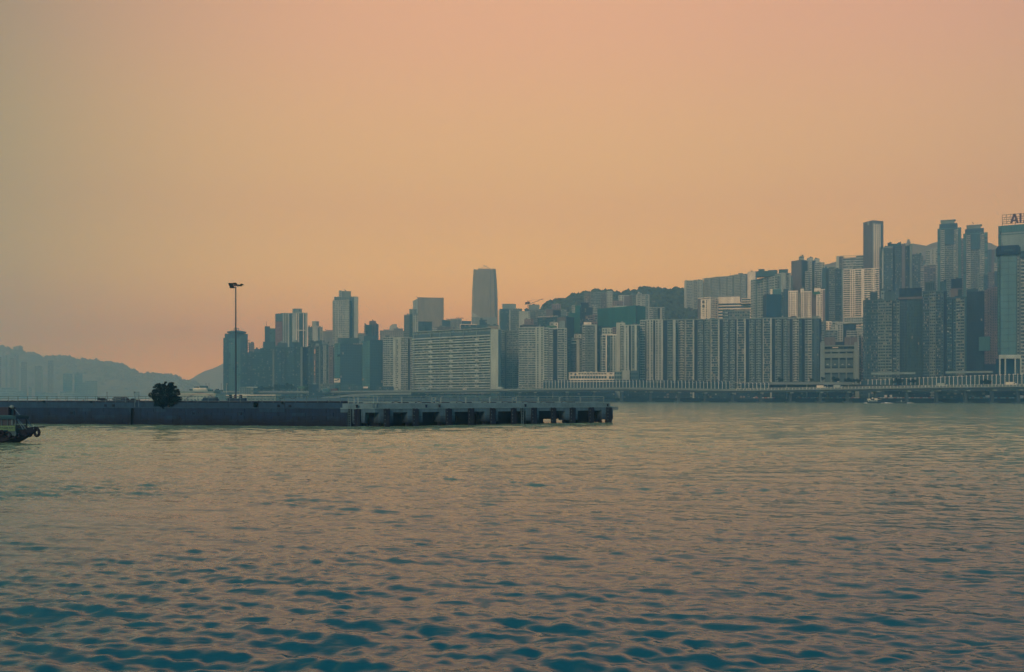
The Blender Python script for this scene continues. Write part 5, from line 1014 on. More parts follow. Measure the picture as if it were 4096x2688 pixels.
def _sign():
    Y = 1000
    t = bldg('office_tower', 'broad tower cut by the right frame edge with rooftop letters AIA', Y, [
        (3993, 4005, 904, [(3993, 4005, 'c2', 'teal')], dict(roof=0, parapet=0)), (4005, 4150, 902, [(4005, 4150, 'c14', 'teal')], dict(roof=0, bot=926, fh=16)),
        (4002, 4150, 926, [(4002, 4150, 'w', 'grey')], dict(roof=0, bot=1004, parapet=0)), (4012, 4150, 1004, [(4012, 4072, 'w', 'slate'), (4072, 4150, 'w', 'slate')], dict(roof=0, bot=1030, parapet=0, dy=3)), (4070, 4150, 1030, [(4078, 4082, 'w', 'navy'), (4082, 4150, 'b4', 'cream')], dict(roof=0, fh=3.7))], core='slate', ind=False)
    put('band', MB().ob(P(4006, 941, Y - 14), (38, -20, 0), (0, -.5, 0), (0, 0, .7)), W('slate'), t)
    k = (4070 - CX) / F; u = Vector((1, -k, 0)).normalized(); n = Vector((u.y, -u.x, 0)); Ys = perp(4070, Y, 4008) + 3
    o = P(4009, 896, Ys); H_ = gz(859, Ys) - o.z
    g = MB()
    for z in (0, .22, .45, .68, .97): g.tube([o + Vector((0, 0, H_ * z)), o + u * 52 + Vector((0, 0, H_ * z))], .22, 4)
    for i in range(14): g.tube([o + u * (i * 4), o + u * (i * 4) + Vector((0, 0, H_))], .2, 4); g.tube([o + u * (i * 4) - n * 2.5, o + u * (i * 4 + (4 if i < 13 else 0)) + Vector((0, 0, H_))], .12, 4)
    for i in range(5): g.tube([o + u * (i * 12) - n * 4 - Vector((0, 0, 1.5)), o + u * (i * 12) + Vector((0, 0, H_ * .6))], .22, 4)
    put('sign_frame', g, M_METAL, t)
    mr_ = mat('sign_red', (.10, .035, .05))
    def stroke(x0, z0, x1, z1, w_):
        a = o + n * .5 + u * x0 + Vector((0, 0, z0 * H_)); b = o + n * .5 + u * x1 + Vector((0, 0, z1 * H_)); return MB().ob(a - u * (w_ / 2), u * w_, b - a, n * .6)
    def letA(x):
        m = stroke(x - 2.9, 0, x - .1, 1, 2.1)
        for q in (stroke(x + 2.9, 0, x + .1, 1, 2.1),): m.v += q.v; m.f += [tuple(i + 8 for i in f_) for f_ in q.f]; m.m += q.m
        a = o + n * .55 + u * (x - 2) + Vector((0, 0, .2 * H_)); m.ob(a, u * 4, n * .5, (0, 0, H_ * .16)); return m
    put('letter', letA(11.2), mr_, t, label='dark red letter A'); put('letter', MB().ob(o + n * .5 + u * 15.9, u * 1.8, n * .6, (0, 0, H_)), mr_, t, label='dark red letter I'); put('letter', letA(23.0), mr_, t, label='dark red letter A cut by the frame')
_sign()
# school on the waterfront
def _school():
    Y = 1130; t = thing('school', 'low cream school with round emblem and characters above the arched barrier', 'school', (gx(2400, Y), Y, GROUND))
    X = lambda p: gx(p, Y); Z = lambda p: gz(p, Y)
    put('wall', MB().box(X(2279), X(2457), Y, Y + 22, GROUND, Z(1491)), W('white'), t); put('roof_edge', MB().box(X(2277), X(2458), Y - .8, Y + 22, Z(1491), Z(1489)), W('white'), t)
    put('wing', MB().box(X(2457.3), X(2488), Y + 2, Y + 22, GROUND, Z(1486)), W('grey'), t); put('wing', MB().box(X(2488.3), X(2518), Y - 2, Y + 22, GROUND, Z(1481)), W('cream'), t); put('wing', MB().box(X(2518.3), X(2556), Y + 3, Y + 22, GROUND, Z(1482)), W('dim'), t)
    def row(a, b, st, w_, t0, t1, yy, m=0):
        first = None; x = a
        while x < b:
            if first is None: first = put('window', MB().box(X(x), X(x + w_), yy - .12, yy - .02, Z(t1), Z(t0)), WIN[m], t); x0_ = x
            else: rep(first, (X(x) - X(x0_), 0, 0), t)
            x += st
    row(2281, 2285, 40, 8.5, 1493, 1498, Y, 1); row(2314, 2424, 11.3, 8.8, 1493, 1497.5, Y, 1); row(2281.5, 2424, 11.3, 9.2, 1504, 1514, Y, 1); row(2436, 2456, 11, 9, 1505, 1515, Y, 1); row(2459, 2486, 10, 8, 1489, 1497, Y + 2, 1); row(2459, 2486, 10, 8, 1504, 1514, Y + 2, 1); row(2520, 2554, 8.6, 6.5, 1491, 1499, Y + 3, 1); row(2520, 2554, 8.6, 6.5, 1506, 1514, Y + 3, 1)
    row(2438, 2450, 30, 12, 1493.5, 1496.5, Y, 0)
    c = P(2301.5, 1497.5, Y - .2); put('emblem', MB().tube([c, c - Vector((0, .3, 0))], 1.25, 16), W('slate'), t)
    g = MB()
    for i in range(6): p = P(2316.5 + i * 3.85, 1501.7, Y - .25); g.ob(p, (.6, 0, 0), (0, .1, 0), (0, 0, .16)).ob(p + Vector((.22, 0, 0)), (.16, 0, 0), (0, .1, 0), (0, 0, .6)).ob(p + Vector((0, 0, .35)), (.6, 0, 0), (0, .1, 0), (0, 0, .12))
    for i in range(4):
        p = P(2343.8 + i * 11.2, 1502.2, Y - .25)
        for zz in (0, .4, .85): g.ob(p + Vector((0, 0, zz)), (1.15, 0, 0), (0, .1, 0), (0, 0, .17))
        g.ob(p + Vector((.48, 0, 0)), (.2, 0, 0), (0, .1, 0), (0, 0, 1.05))
        if i % 2 == 0: g.ob(p, (.16, 0, 0), (0, .1, 0), (0, 0, 1)).ob(p + Vector((1, 0, 0)), (.16, 0, 0), (0, .1, 0), (0, 0, 1))
    put('lettering', g, W('dark'), t)
    for px in (2338, 2361, 2383): put('skylight', MB().ob(P(px, 1489, Y + 4), (2, 0, 0), (0, 2, .4), (0, 0, .5)), W('white'), t)
_school()
# ------------------------------------------------------------------ pier
PA, PB, PE = Vector((gx(0, 186), 186, 0)), Vector((gx(1500, 167), 167, 0)), Vector((gx(2450, 195), 195, 0))
U1 = (PB - PA).normalized(); N1 = Vector((U1.y, -U1.x, 0)); U2 = (PE - PB).normalized(); N2 = Vector((U2.y, -U2.x, 0)); UP = Vector((0, 0, 1))
def on(px, seg=None):
    """point of the pier's front line under photo column px, with the line's direction and outward normal"""
    seg = seg or (1 if px <= 1500 else 2); O, u, n = (PB, U1, N1) if seg == 1 else (PB, U2, N2); k = (px - CX) / F
    s = (k * O.y - O.x) / (u.x - k * u.y); return O + u * s, u, n
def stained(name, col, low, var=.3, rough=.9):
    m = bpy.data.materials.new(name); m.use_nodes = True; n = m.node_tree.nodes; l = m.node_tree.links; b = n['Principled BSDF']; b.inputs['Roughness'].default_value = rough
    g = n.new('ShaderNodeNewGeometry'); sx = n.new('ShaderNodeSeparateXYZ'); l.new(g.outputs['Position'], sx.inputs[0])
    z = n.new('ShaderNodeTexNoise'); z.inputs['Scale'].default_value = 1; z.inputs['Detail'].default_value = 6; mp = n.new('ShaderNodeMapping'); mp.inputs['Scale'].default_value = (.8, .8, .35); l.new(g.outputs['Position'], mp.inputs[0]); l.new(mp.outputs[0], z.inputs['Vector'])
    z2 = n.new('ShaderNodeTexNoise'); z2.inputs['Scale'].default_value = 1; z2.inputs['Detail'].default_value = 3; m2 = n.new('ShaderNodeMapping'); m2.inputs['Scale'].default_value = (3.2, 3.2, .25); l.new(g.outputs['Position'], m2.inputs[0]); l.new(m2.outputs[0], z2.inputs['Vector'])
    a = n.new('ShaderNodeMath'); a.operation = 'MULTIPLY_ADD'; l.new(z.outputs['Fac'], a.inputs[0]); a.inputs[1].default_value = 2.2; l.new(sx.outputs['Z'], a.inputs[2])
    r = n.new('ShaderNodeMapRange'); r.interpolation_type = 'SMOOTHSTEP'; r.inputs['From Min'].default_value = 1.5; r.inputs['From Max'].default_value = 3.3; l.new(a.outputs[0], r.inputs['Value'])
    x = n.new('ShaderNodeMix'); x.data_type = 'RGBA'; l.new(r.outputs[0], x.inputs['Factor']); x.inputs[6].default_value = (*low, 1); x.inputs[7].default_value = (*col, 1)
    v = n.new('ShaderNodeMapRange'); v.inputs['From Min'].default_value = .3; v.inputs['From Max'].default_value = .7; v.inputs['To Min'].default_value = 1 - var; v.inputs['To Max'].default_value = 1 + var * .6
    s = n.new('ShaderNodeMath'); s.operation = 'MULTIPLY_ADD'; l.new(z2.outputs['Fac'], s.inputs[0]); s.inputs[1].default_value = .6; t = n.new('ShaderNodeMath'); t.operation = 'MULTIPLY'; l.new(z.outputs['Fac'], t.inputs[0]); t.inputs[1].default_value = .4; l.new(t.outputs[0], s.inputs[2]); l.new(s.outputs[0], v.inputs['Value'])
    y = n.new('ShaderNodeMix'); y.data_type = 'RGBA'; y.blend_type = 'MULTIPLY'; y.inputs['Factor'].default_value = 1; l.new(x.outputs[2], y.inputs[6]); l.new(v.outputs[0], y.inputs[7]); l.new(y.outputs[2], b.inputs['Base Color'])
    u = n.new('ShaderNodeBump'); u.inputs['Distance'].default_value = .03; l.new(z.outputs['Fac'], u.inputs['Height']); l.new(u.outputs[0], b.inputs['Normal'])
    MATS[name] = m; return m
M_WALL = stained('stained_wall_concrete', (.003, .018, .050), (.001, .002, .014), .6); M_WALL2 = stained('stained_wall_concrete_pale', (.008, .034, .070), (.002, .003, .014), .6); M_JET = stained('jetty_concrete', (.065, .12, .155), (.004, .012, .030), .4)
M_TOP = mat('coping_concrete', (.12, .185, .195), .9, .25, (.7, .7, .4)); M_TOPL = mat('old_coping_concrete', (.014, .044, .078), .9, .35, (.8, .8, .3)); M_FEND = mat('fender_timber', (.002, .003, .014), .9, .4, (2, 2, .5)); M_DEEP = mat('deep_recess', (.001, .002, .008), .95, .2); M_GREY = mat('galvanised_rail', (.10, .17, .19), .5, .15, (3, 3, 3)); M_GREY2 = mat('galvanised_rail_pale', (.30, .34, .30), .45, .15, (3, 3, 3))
pier = thing('pier', 'long dark concrete harbour pier with block wall and open piled jetty end', 'pier', tuple(PB))
LEDGE, TOPZ = 3.22, 3.98
w0, _, _ = on(-60); w1, u, n = on(1362); L1 = (w1 - w0).length
# left wall: courses of big blocks
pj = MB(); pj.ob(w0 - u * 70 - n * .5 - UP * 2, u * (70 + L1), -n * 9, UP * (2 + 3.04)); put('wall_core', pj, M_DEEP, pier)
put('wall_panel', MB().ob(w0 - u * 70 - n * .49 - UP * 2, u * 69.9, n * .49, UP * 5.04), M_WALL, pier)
rb_ = random.Random(8); meshes = {}; ncol = int(L1 / 2.55); bw = L1 / ncol
hole = {7: 'slot'}
slot0 = (on(524)[0] - w0).length; slot1 = (on(536)[0] - w0).length
for r_ in range(5):
    z0 = -.25 + r_ * .658; st = (r_ % 2) * bw / 2
    for c_ in range(ncol + 1):
        a = max(0, c_ * bw - st); b_ = min(L1, (c_ + 1) * bw - st)
        if b_ - a < .3: continue
        for (s0, s1) in ((a, min(b_, slot0)), (max(a, slot1), b_)):
            if s1 - s0 < .25: continue
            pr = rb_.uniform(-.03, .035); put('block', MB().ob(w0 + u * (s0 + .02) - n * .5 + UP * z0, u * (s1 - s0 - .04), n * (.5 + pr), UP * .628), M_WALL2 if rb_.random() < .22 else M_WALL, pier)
put('foundation', MB().ob(w0 - n * .52 - UP * 2, u * L1, n * .6, UP * 1.72), M_FEND, pier)
for px0, px1, t0, t1 in ((277, 298, 1643, 1661), (767, 785, 1645, 1662), (957, 975, 1645, 1665)):   # frames round small drain recesses
    p, uu, nn = on(px0); q = on(px1)[0]; wd = (q - p).length; z0, z1 = gz(t1, p.y), gz(t0, p.y); g = MB()
    g.ob(p + nn * .02 + UP * z0, uu * wd, nn * .1, UP * .12).ob(p + nn * .02 + UP * (z1 - .12), uu * wd, nn * .1, UP * .12).ob(p + nn * .02 + UP * (z0 + .12), uu * .14, nn * .1, UP * (z1 - z0 - .24)).ob(p + nn * .02 + uu * (wd - .14) + UP * (z0 + .12), uu * .14, nn * .1, UP * (z1 - z0 - .24))
    put('drain_frame', g, M_WALL2, pier); put('drain_hole', MB().ob(p + nn * .036 + uu * .3 + UP * (z0 + .25), uu * (wd - .6), nn * .05, UP * (z1 - z0 - .5)), M_DEEP, pier)
# ledge and upper wall, left and right
for k in range(13):
    a = w0 - u * 70 + u * ((70 + L1) * k / 13); put('ledge_slab', MB().ob(a + n * .10 + UP * 3.05, u * ((70 + L1) / 13 - .03), -n * 3, UP * .17), M_TOPL, pier)
    put('upper_wall', MB().ob(a - n * .9 + UP * LEDGE, u * ((70 + L1) / 13 - .02), -n * 9, UP * (TOPZ - LEDGE + .12)), M_TOPL, pier)
for px in (405, 437, 1100, 1145): p, uu, nn = on(px); put('scupper', MB().ob(p - nn * .88 + UP * (LEDGE + .06), uu * .5, nn * .05, UP * .45), M_DEEP, pier)
j0 = on(1362)[0]; jb = PB; je = PE; LJ = (je - jb).length
def jet(O, uu, nn, L_, k0, cnt):
    for k in range(cnt):
        a = O + uu * (L_ * k / cnt); put('ledge_slab', MB().ob(a + nn * .12 + UP * 3.02, uu * (L_ / cnt - .02), -nn * 3.0, UP * .20), M_TOP, pier)
        put('edge_beam', MB().ob(a + nn * .02 + UP * 2.42, uu * (L_ / cnt - .01), -nn * 1.1, UP * .60), M_JET, pier)
        put('upper_wall', MB().ob(a - nn * .8 + UP * LEDGE, uu * (L_ / cnt - .02), -nn * 8, UP * (TOPZ - LEDGE)), M_TOP, pier)
jet(j0, U1, N1, (jb - j0).length, 0, 2); jet(jb, U2, N2, LJ, 0, 10)
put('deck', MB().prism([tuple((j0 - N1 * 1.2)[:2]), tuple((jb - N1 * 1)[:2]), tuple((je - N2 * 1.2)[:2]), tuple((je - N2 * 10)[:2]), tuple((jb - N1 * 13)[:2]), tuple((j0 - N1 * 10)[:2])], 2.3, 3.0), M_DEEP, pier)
# rear cross walls and piles below the jetty
put('rear_wall', MB().ob(j0 - N1 * 2.2 - UP * 2, U1 * (jb - j0).length, -N1 * .6, UP * 4.3), M_WALL, pier)
put('rear_wall', MB().ob(jb - N2 * 2.4 + UP * .62, U2 * (on(1790)[0] - jb).length, -N2 * .6, UP * 1.8), M_WALL, pier)
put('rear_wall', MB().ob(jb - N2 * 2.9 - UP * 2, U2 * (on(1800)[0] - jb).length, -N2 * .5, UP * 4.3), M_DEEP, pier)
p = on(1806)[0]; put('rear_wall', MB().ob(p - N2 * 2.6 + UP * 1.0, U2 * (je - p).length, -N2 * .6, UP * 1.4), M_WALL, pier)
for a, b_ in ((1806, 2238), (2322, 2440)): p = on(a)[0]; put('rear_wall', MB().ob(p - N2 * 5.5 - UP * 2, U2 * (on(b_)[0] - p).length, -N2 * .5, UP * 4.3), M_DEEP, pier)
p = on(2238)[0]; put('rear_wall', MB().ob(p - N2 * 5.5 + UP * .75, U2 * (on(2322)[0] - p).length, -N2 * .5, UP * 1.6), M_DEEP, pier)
for px in (1840, 1925, 2008, 2165, 2330, 2400):     # raking braces
    p, uu, nn = on(px); g = MB(); o = p - nn * 1.6; g.v = [tuple(o + UP * 1.9), tuple(o + uu * 1.9 + UP * .1), tuple(o + uu * 0 + UP * .1)] + [tuple(o - nn * .5 + UP * 1.9), tuple(o - nn * .5 + uu * 1.9 + UP * .1), tuple(o - nn * .5 + UP * .1)]
    g.f = [(0, 1, 2), (5, 4, 3), (0, 3, 4, 1), (1, 4, 5, 2), (2, 5, 3, 0)]; g.m = [0] * 5; put('brace', g, M_DEEP, pier)
FP = [(1421, 1444), (1533, 1555), (1649, 1671), (1781, 1802), (1870, 1891), (1958, 1977), (2042, 2060), (2123, 2142), (2201, 2219), (2277, 2296), (2352, 2370), (2423, 2441)]
PL = [(1406, 1461), (1517, 1572), (1630, 1689), (1759, 1818), (None), (1939, 1992), (None), (2104, 2155), (None), (2260, 2310), (None), (2406, 2451)]
for k, (a, b_) in enumerate(FP):
    p, uu, nn = on(a, 1 if b_ < 1500 else 2); wd = (on(b_, 1 if b_ < 1500 else 2)[0] - p).length
    g = MB(); hw = wd / 5
    for i in range(5): g.ob(p + nn * (.14 + .03 * (i % 2)) + uu * (hw * i + .01) - UP * 2, uu * (hw - .02), nn * .42, UP * (4.95 + .06 * ((i * 7 + k) % 3)))
    put('fender_pile', g, M_FEND, pier)
    g = MB()
    for i in range(4): g.ob(p + nn * .6 + UP * (.5 + i * .65), uu * .08, nn * .1, UP * .12)
    put('bolt', g, M_GREY, pier, kind='stuff')
    if PL[k]:
        c0, c1 = PL[k]; s_ = 1 if c1 < 1500 else 2; q, uu, nn = on(c0, s_); wd = (on(c1, s_)[0] - q).length; put('pier_block', MB().ob(q + nn * .06 + UP * .62, uu * wd, -nn * 2.2, UP * 1.9), M_JET, pier); put('joint', MB().ob(q + nn * .075 + UP * 1.62, uu * wd, nn * .01, UP * .05), M_DEEP, pier)
        for f_ in (.2, .8): put('pile', MB().tube([tuple(q + uu * wd * f_ - nn * 1.2 - UP * 2.5), tuple(q + uu * wd * f_ - nn * 1.2 + UP * .62)], .35, 8), M_FEND, pier)
p, uu, nn = on(1362, 1); put('pier_block', MB().ob(p + nn * .03 - UP * 2, uu * 1.2, -nn * 2, UP * 4.4), M_WALL, pier)
q = je - N2 * .3; put('end_beam', MB().ob(q + UP * 2.55, U2 * 1.7, -N2 * 1.2, UP * .28).ob(q + UP * 2.9, U2 * 1.7, -N2 * 1.2, UP * .26), M_TOP, pier)
for px, hw in ((1395, 4), (2083, 5)):                # ladders
    p, uu, nn = on(px, 1 if px < 1500 else 2); g = MB()
    put('ladder_recess', MB().ob(p + nn * .13 - uu * .15 - UP * 1, uu * .8, nn * .02, UP * 4.0), M_DEEP, pier)
    for s_ in (0, .45): g.tube([tuple(p + nn * .3 + uu * s_ - UP * .4), tuple(p + nn * .3 + uu * s_ + UP * 3.6), tuple(p - nn * .1 + uu * s_ + UP * 3.95), tuple(p - nn * .5 + uu * s_ + UP * 3.3)], .035, 5)
    for i in range(12): g.tube([tuple(p + nn * .3 + UP * (-.2 + i * .3)), tuple(p + nn * .3 + uu * .45 + UP * (-.2 + i * .3))], .025, 4)
    single('ladder', g, M_GREY, 'left steel ladder at the start of the jetty' if px < 1500 else 'right steel ladder near the middle of the jetty', 'ladder', 'jetty ladders')
BLAB = ['leftmost squat mooring bollard on the jetty ledge', 'second mooring bollard, left one of the close pair', 'third mooring bollard, right one of the close pair', 'fourth mooring bollard beside the right ladder', 'last mooring bollard at the jetty tip']
for px, lab in zip((1425, 1708, 1761, 2105, 2434), BLAB):
    p, uu, nn = on(px, 1 if px < 1500 else 2); p = p - nn * .25; t = thing('bollard', lab, 'bollard', (p.x, p.y, LEDGE), 'mooring bollards on the jetty')
    put('shaft', MB().tube([(p.x, p.y, LEDGE), (p.x, p.y, LEDGE + .40)], [.17, .15], 12), M_FEND, t); put('head', MB().tube([(p.x, p.y, LEDGE + .40), (p.x, p.y, LEDGE + .44), (p.x, p.y, LEDGE + .52)], [.17, .25, .25], 12), M_FEND, t)
# railings
def rail_line(root, fn, s0, s1, step, back, m, zt=5.2, r=.04):
    prev = None; k = 0; s = s0
    pts = []
    while s <= s1: pts.append(s); s += step
    a, b_ = fn(s0), fn(pts[-1])
    for h in (0, .42, .80): put('rail', MB().tube([a + UP * (zt - h), b_ + UP * (zt - h)], r * (1 if h == 0 else .7), 6), m, root)
    first = put('post', MB().tube([a + UP * TOPZ, a + UP * zt], r, 6), m, root)
    for s in pts[1:]: rep(first, fn(s) - a, root)
rl = thing('railing', 'thin three-bar railing along the front edge of the left pier', 'railing', tuple(w0 - n * 1.2 + UP * TOPZ))
u_, n_ = U1, N1
rail_line(rl, lambda s: w0 - n_ * 1.15 + u_ * s, 0, (on(1380)[0] - w0).length, 2.15, 0, M_GREY)
rl2 = thing('railing', 'second thin railing along the far edge of the left pier', 'railing', tuple(w0 - n * 8.5 + UP * TOPZ))
rail_line(rl2, lambda s: w0 - n_ * 8.6 + u_ * s, 0, L1 * .42, 2.3, 0, M_GREY)
rj = thing('railing', 'sturdier round-cornered panel railing along the jetty', 'railing', tuple(jb + UP * TOPZ))
SEC = [1383, 1405, 1408, 1421, 1424, 1501, 1504, 1616, 1619, 1736, 1754, 1773, 1776, 1873, 1876, 1969, 1972, 2061, 2078, 2164, 2167, 2249, 2252, 2333, 2336, 2428]
for k in range(0, len(SEC), 2):
    s_ = 1 if SEC[k + 1] < 1503 else 2; a, uu, nn = on(SEC[k], s_); b_ = on(SEC[k + 1], s_)[0]; a = a - nn * 1.05; b_ = b_ - nn * 1.05; Lr = (b_ - a).length; zt = 5.2; c = .16
    g = MB().tube([a + UP * TOPZ, a + UP * (zt - c), a + uu * c * .3 + UP * (zt - c * .3), a + uu * c + UP * zt, b_ - uu * c + UP * zt, b_ - uu * c * .3 + UP * (zt - c * .3), b_ + UP * (zt - c), b_ + UP * TOPZ], .045, 6)
    put('rail_frame', g, M_GREY2, rj)
    for z in (zt - .48, zt - .95): put('rail', MB().tube([a + UP * z, b_ + UP * z], .032, 5), M_GREY2, rj)
    m_ = max(1, round(Lr / 1.7))
    for i in range(1, m_): put('post', MB().tube([a + uu * (Lr * i / m_) + UP * TOPZ, a + uu * (Lr * i / m_) + UP * zt], .03, 5), M_GREY, rj)
for px, lab in ((1745, 'left life-buoy rack between jetty railing panels'), (2070, 'right life-buoy rack between jetty railing panels')):
    p, uu, nn = on(px, 2); p = p - nn * 1.05; t = thing('lifebuoy_rack', lab, 'lifebuoy', (p.x, p.y, TOPZ), 'life-buoy racks'); put('frame', MB().tube([p - uu * .35 + UP * TOPZ, p - uu * .35 + UP * 5.15, p + uu * .35 + UP * 5.15, p + uu * .35 + UP * TOPZ], .03, 5), M_GREY, t); put('ring', MB().torus(p + nn * .06 + UP * 4.75, nn, .3, .06, 16, 6), M_GREY2, t)
# chains slung between two posts
g = MB()
for a, b_ in ((1102, 1124), (1146, 1172)):
    p, q = on(a)[0] - N1 * 1.1, on(b_)[0] - N1 * 1.1; g.tube([p.lerp(q, i / 8) + UP * (5.12 - .35 * math.sin(math.pi * i / 8)) for i in range(9)], .03, 5)
single('chain', g, M_DARK, 'slack chains closing gaps in the left pier railing', 'chain')
# long pipe on the deck
for off, lab in ((1.9, 'black pipeline lying along the front of the pier deck'), (3.0, 'second black pipeline lying behind the first on the pier deck')):
    pts = []; m_ = 40
    for i in range(m_ + 1):
        s = -60 + (L1 + 60) * i / m_; q = w0 + u_ * s - n_ * (off + .12 * math.sin(i * 1.7)) + UP * (TOPZ + .27); pts.append(q)
    t = thing('pipeline', lab, 'pipe', tuple(pts[0])); put('pipe', MB().tube(pts, .16, 8), M_DARK, t)
    g = MB()
    for i in range(3, m_, 4): d = (pts[i] - pts[i - 1]).normalized(); g.tube([pts[i] - d * .08, pts[i] + d * .08], .23, 10)
    put('flange', g, M_FEND, t)
# odd hoses on the jetty deck
g = MB(); rq = random.Random(2)
for i in range(9):
    s = 3 + i * 4.6 + rq.random(); q = jb + U2 * s - N2 * 1.7 + UP * (TOPZ + .12); g.tube([q, q + U2 * .8 + UP * .2, q + U2 * 1.6 - N2 * .3 + UP * .02, q + U2 * 3.4 - N2 * .2], .09, 6)
single('hose', g, M_DARK, 'dark hoses lying behind the jetty railing', 'hose')
def deckp(px, back, z=TOPZ):
    O, uu, nn = (PB, U1, N1) if px <= 1500 else (PB, U2, N2); O = O - nn * back; k = (px - CX) / F
    return O + uu * ((k * O.y - O.x) / (uu.x - k * uu.y)) + UP * z, uu, nn
# flood-light mast
p, uu, nn = deckp(943, 3.5); Ym = p.y; zt = gz(1146, Ym)
t = thing('light_mast', 'tall slender floodlight mast rising from the pier', 'light mast', tuple(p))
put('pole', MB().tube([p, Vector((p.x, p.y, zt))], [.17, .105], 12), M_DARK if 0 else mat('mast_steel', (.03, .07, .10), .5, .15, (1, 1, .2)), t)
S = lambda a: gx(a, Ym)
Zm = lambda a: gz(a, Ym)
put('crossbar', MB().box(S(918), S(967), Ym - .12, Ym + .12, Zm(1144), Zm(1140)), M_DARK, t)
def lamp(px0, px1, t0, t1, tilt):
    g = MB(); x0, x1, z0, z1 = S(px0), S(px1), Zm(t1), Zm(t0); i = 0
    g.v = [(x0 + tilt, Ym - .5, z1), (x1, Ym - .5, z1), (x1 + tilt, Ym - .1, z0), (x0, Ym - .1, z0), (x0 + tilt, Ym + .3, z1), (x1, Ym + .3, z1), (x1 + tilt, Ym + .4, z0), (x0, Ym + .4, z0)]
    g.f = [(0, 1, 2, 3), (7, 6, 5, 4), (0, 4, 5, 1), (1, 5, 6, 2), (2, 6, 7, 3), (3, 7, 4, 0)]; g.m = [0] * 6; put('floodlight', g, mat('floodlight_housing', (.02, .05, .07), .4), t)
lamp(916, 932, 1133, 1143, 0); lamp(919, 936, 1145, 1152, .12); lamp(935, 946, 1132, 1138.5, -.05); lamp(944, 952, 1138, 1141, 0); lamp(961, 971, 1136, 1140, .15); lamp(955, 967, 1139.5, 1144, 0)
put('cable', MB().tube([Vector((S(949), Ym, Zm(1144))), Vector((S(951), Ym, Zm(1148))), Vector((S(954), Ym, Zm(1144.5)))], .03, 5), M_DARK, t)
for (a, b_, t0, t1, lab) in ((910, 932, 1591, 1613, 'left concrete block at the mast foot'), (933, 953, 1594, 1613, 'middle concrete block at the mast foot'), (954, 978, 1591, 1613, 'right concrete block at the mast foot')):
    q, uu, nn = deckp(a, 2.6); wd = (deckp(b_, 2.6)[0] - q).length; g = MB().ob(q, uu * wd, -nn * .8, UP * (gz(t0, q.y) - TOPZ)); single('ballast_block', g, M_TOPL, lab, 'concrete block', 'ballast blocks at the mast foot')
for (a, b_, lab) in ((916, 928, 'left black drum on the mast base blocks'), (936, 947, 'middle rusty drum beside the mast'), (957, 969, 'right black drum on the mast base blocks')):
    q, uu, nn = deckp((a + b_) / 2, 3.0); r_ = (gx(b_, q.y) - gx(a, q.y)) / 2; z0 = gz(1591 if a != 936 else 1594, q.y); z1 = gz(1580, q.y); g = MB().tube([(q.x, q.y, z0), (q.x, q.y, z0 + .06), (q.x, q.y, (z0 + z1) / 2), (q.x, q.y, z1 - .05), (q.x, q.y, z1)], [r_ * .93, r_, r_ * .95, r_, r_ * .9], 12); single('drum', g, M_FEND if a != 936 else mat('rusty_drum', (.06, .03, .035), .8), lab, 'drum', 'drums by the mast')
# covered crate, ropes, machine, low tank, sign, cones
q, uu, nn = deckp(807, 2.8); wd = (deckp(866, 2.8)[0] - q).length; h = gz(1590, q.y) - TOPZ; g = MB(); o = q
g.v = [tuple(o), tuple(o + uu * wd), tuple(o + uu * wd - nn * 1.6), tuple(o - nn * 1.6), tuple(o + uu * .25 + UP * h), tuple(o + uu * (wd - .5) + UP * h), tuple(o + uu * (wd - .6) - nn * 1.4 + UP * h), tuple(o + uu * .3 - nn * 1.4 + UP * h), tuple(o + uu * wd + UP * h * .7)]
g.f = [(0, 1, 8, 5, 4), (1, 2, 6, 5, 8), (2, 3, 7, 6), (3, 0, 4, 7), (4, 5, 6, 7)]; g.m = [0] * 5; single('covered_crate', g, M_TOPL, 'sheeted crate between the tree and the light mast', 'crate')
g = MB()
for i in range(3): a = deckp(868 + i * 7, 2.6)[0]; b_ = deckp(890 + i * 7, 3.2)[0]; g.tube([a + UP * .1, a.lerp(b_, .5) + UP * .35, b_ + UP * .55], .06, 5)
single('boards', g, W('cream'), 'pale boards leaning beside the sheeted crate', 'boards')
q, uu, nn = deckp(389, 3); t = thing('winch', 'dark deck winch with raised arm on the left pier', 'winch', tuple(q)); prof = [(389, 1612), (432, 1612), (431, 1605), (422, 1604), (411, 1592), (404, 1591), (398, 1594), (392, 1595), (389, 1590), (389, 1601), (398, 1599), (404, 1603), (400, 1606), (392, 1606)]
g = MB(); pv = [Vector((gx(a, q.y), q.y, gz(b_, q.y))) for a, b_ in prof]; m_ = len(pv); g.v = [tuple(a) for a in pv] + [tuple(a + Vector((0, 1.2, 0))) for a in pv]; g.f = [tuple(range(m_)), tuple(range(m_, 2 * m_))[::-1]] + [(k, (k + 1) % m_, (k + 1) % m_ + m_, k + m_) for k in range(m_)]; g.m = [0] * (m_ + 2); put('body', g, M_FEND, t)
for a in (407, 416): c = Vector((gx(a, q.y), q.y - .02, gz(1609.5, q.y))); put('hub', MB().tube([c, c - Vector((0, .12, 0))], .09, 10), M_GREY2, t)
q, uu, nn = deckp(452, 2.6); t = thing('covered_machine', 'machine under a dark sagging cover behind a pale frame', 'machine', tuple(q)); wd = (deckp(497, 2.6)[0] - q).length; h = gz(1588, q.y) - TOPZ; g = MB()
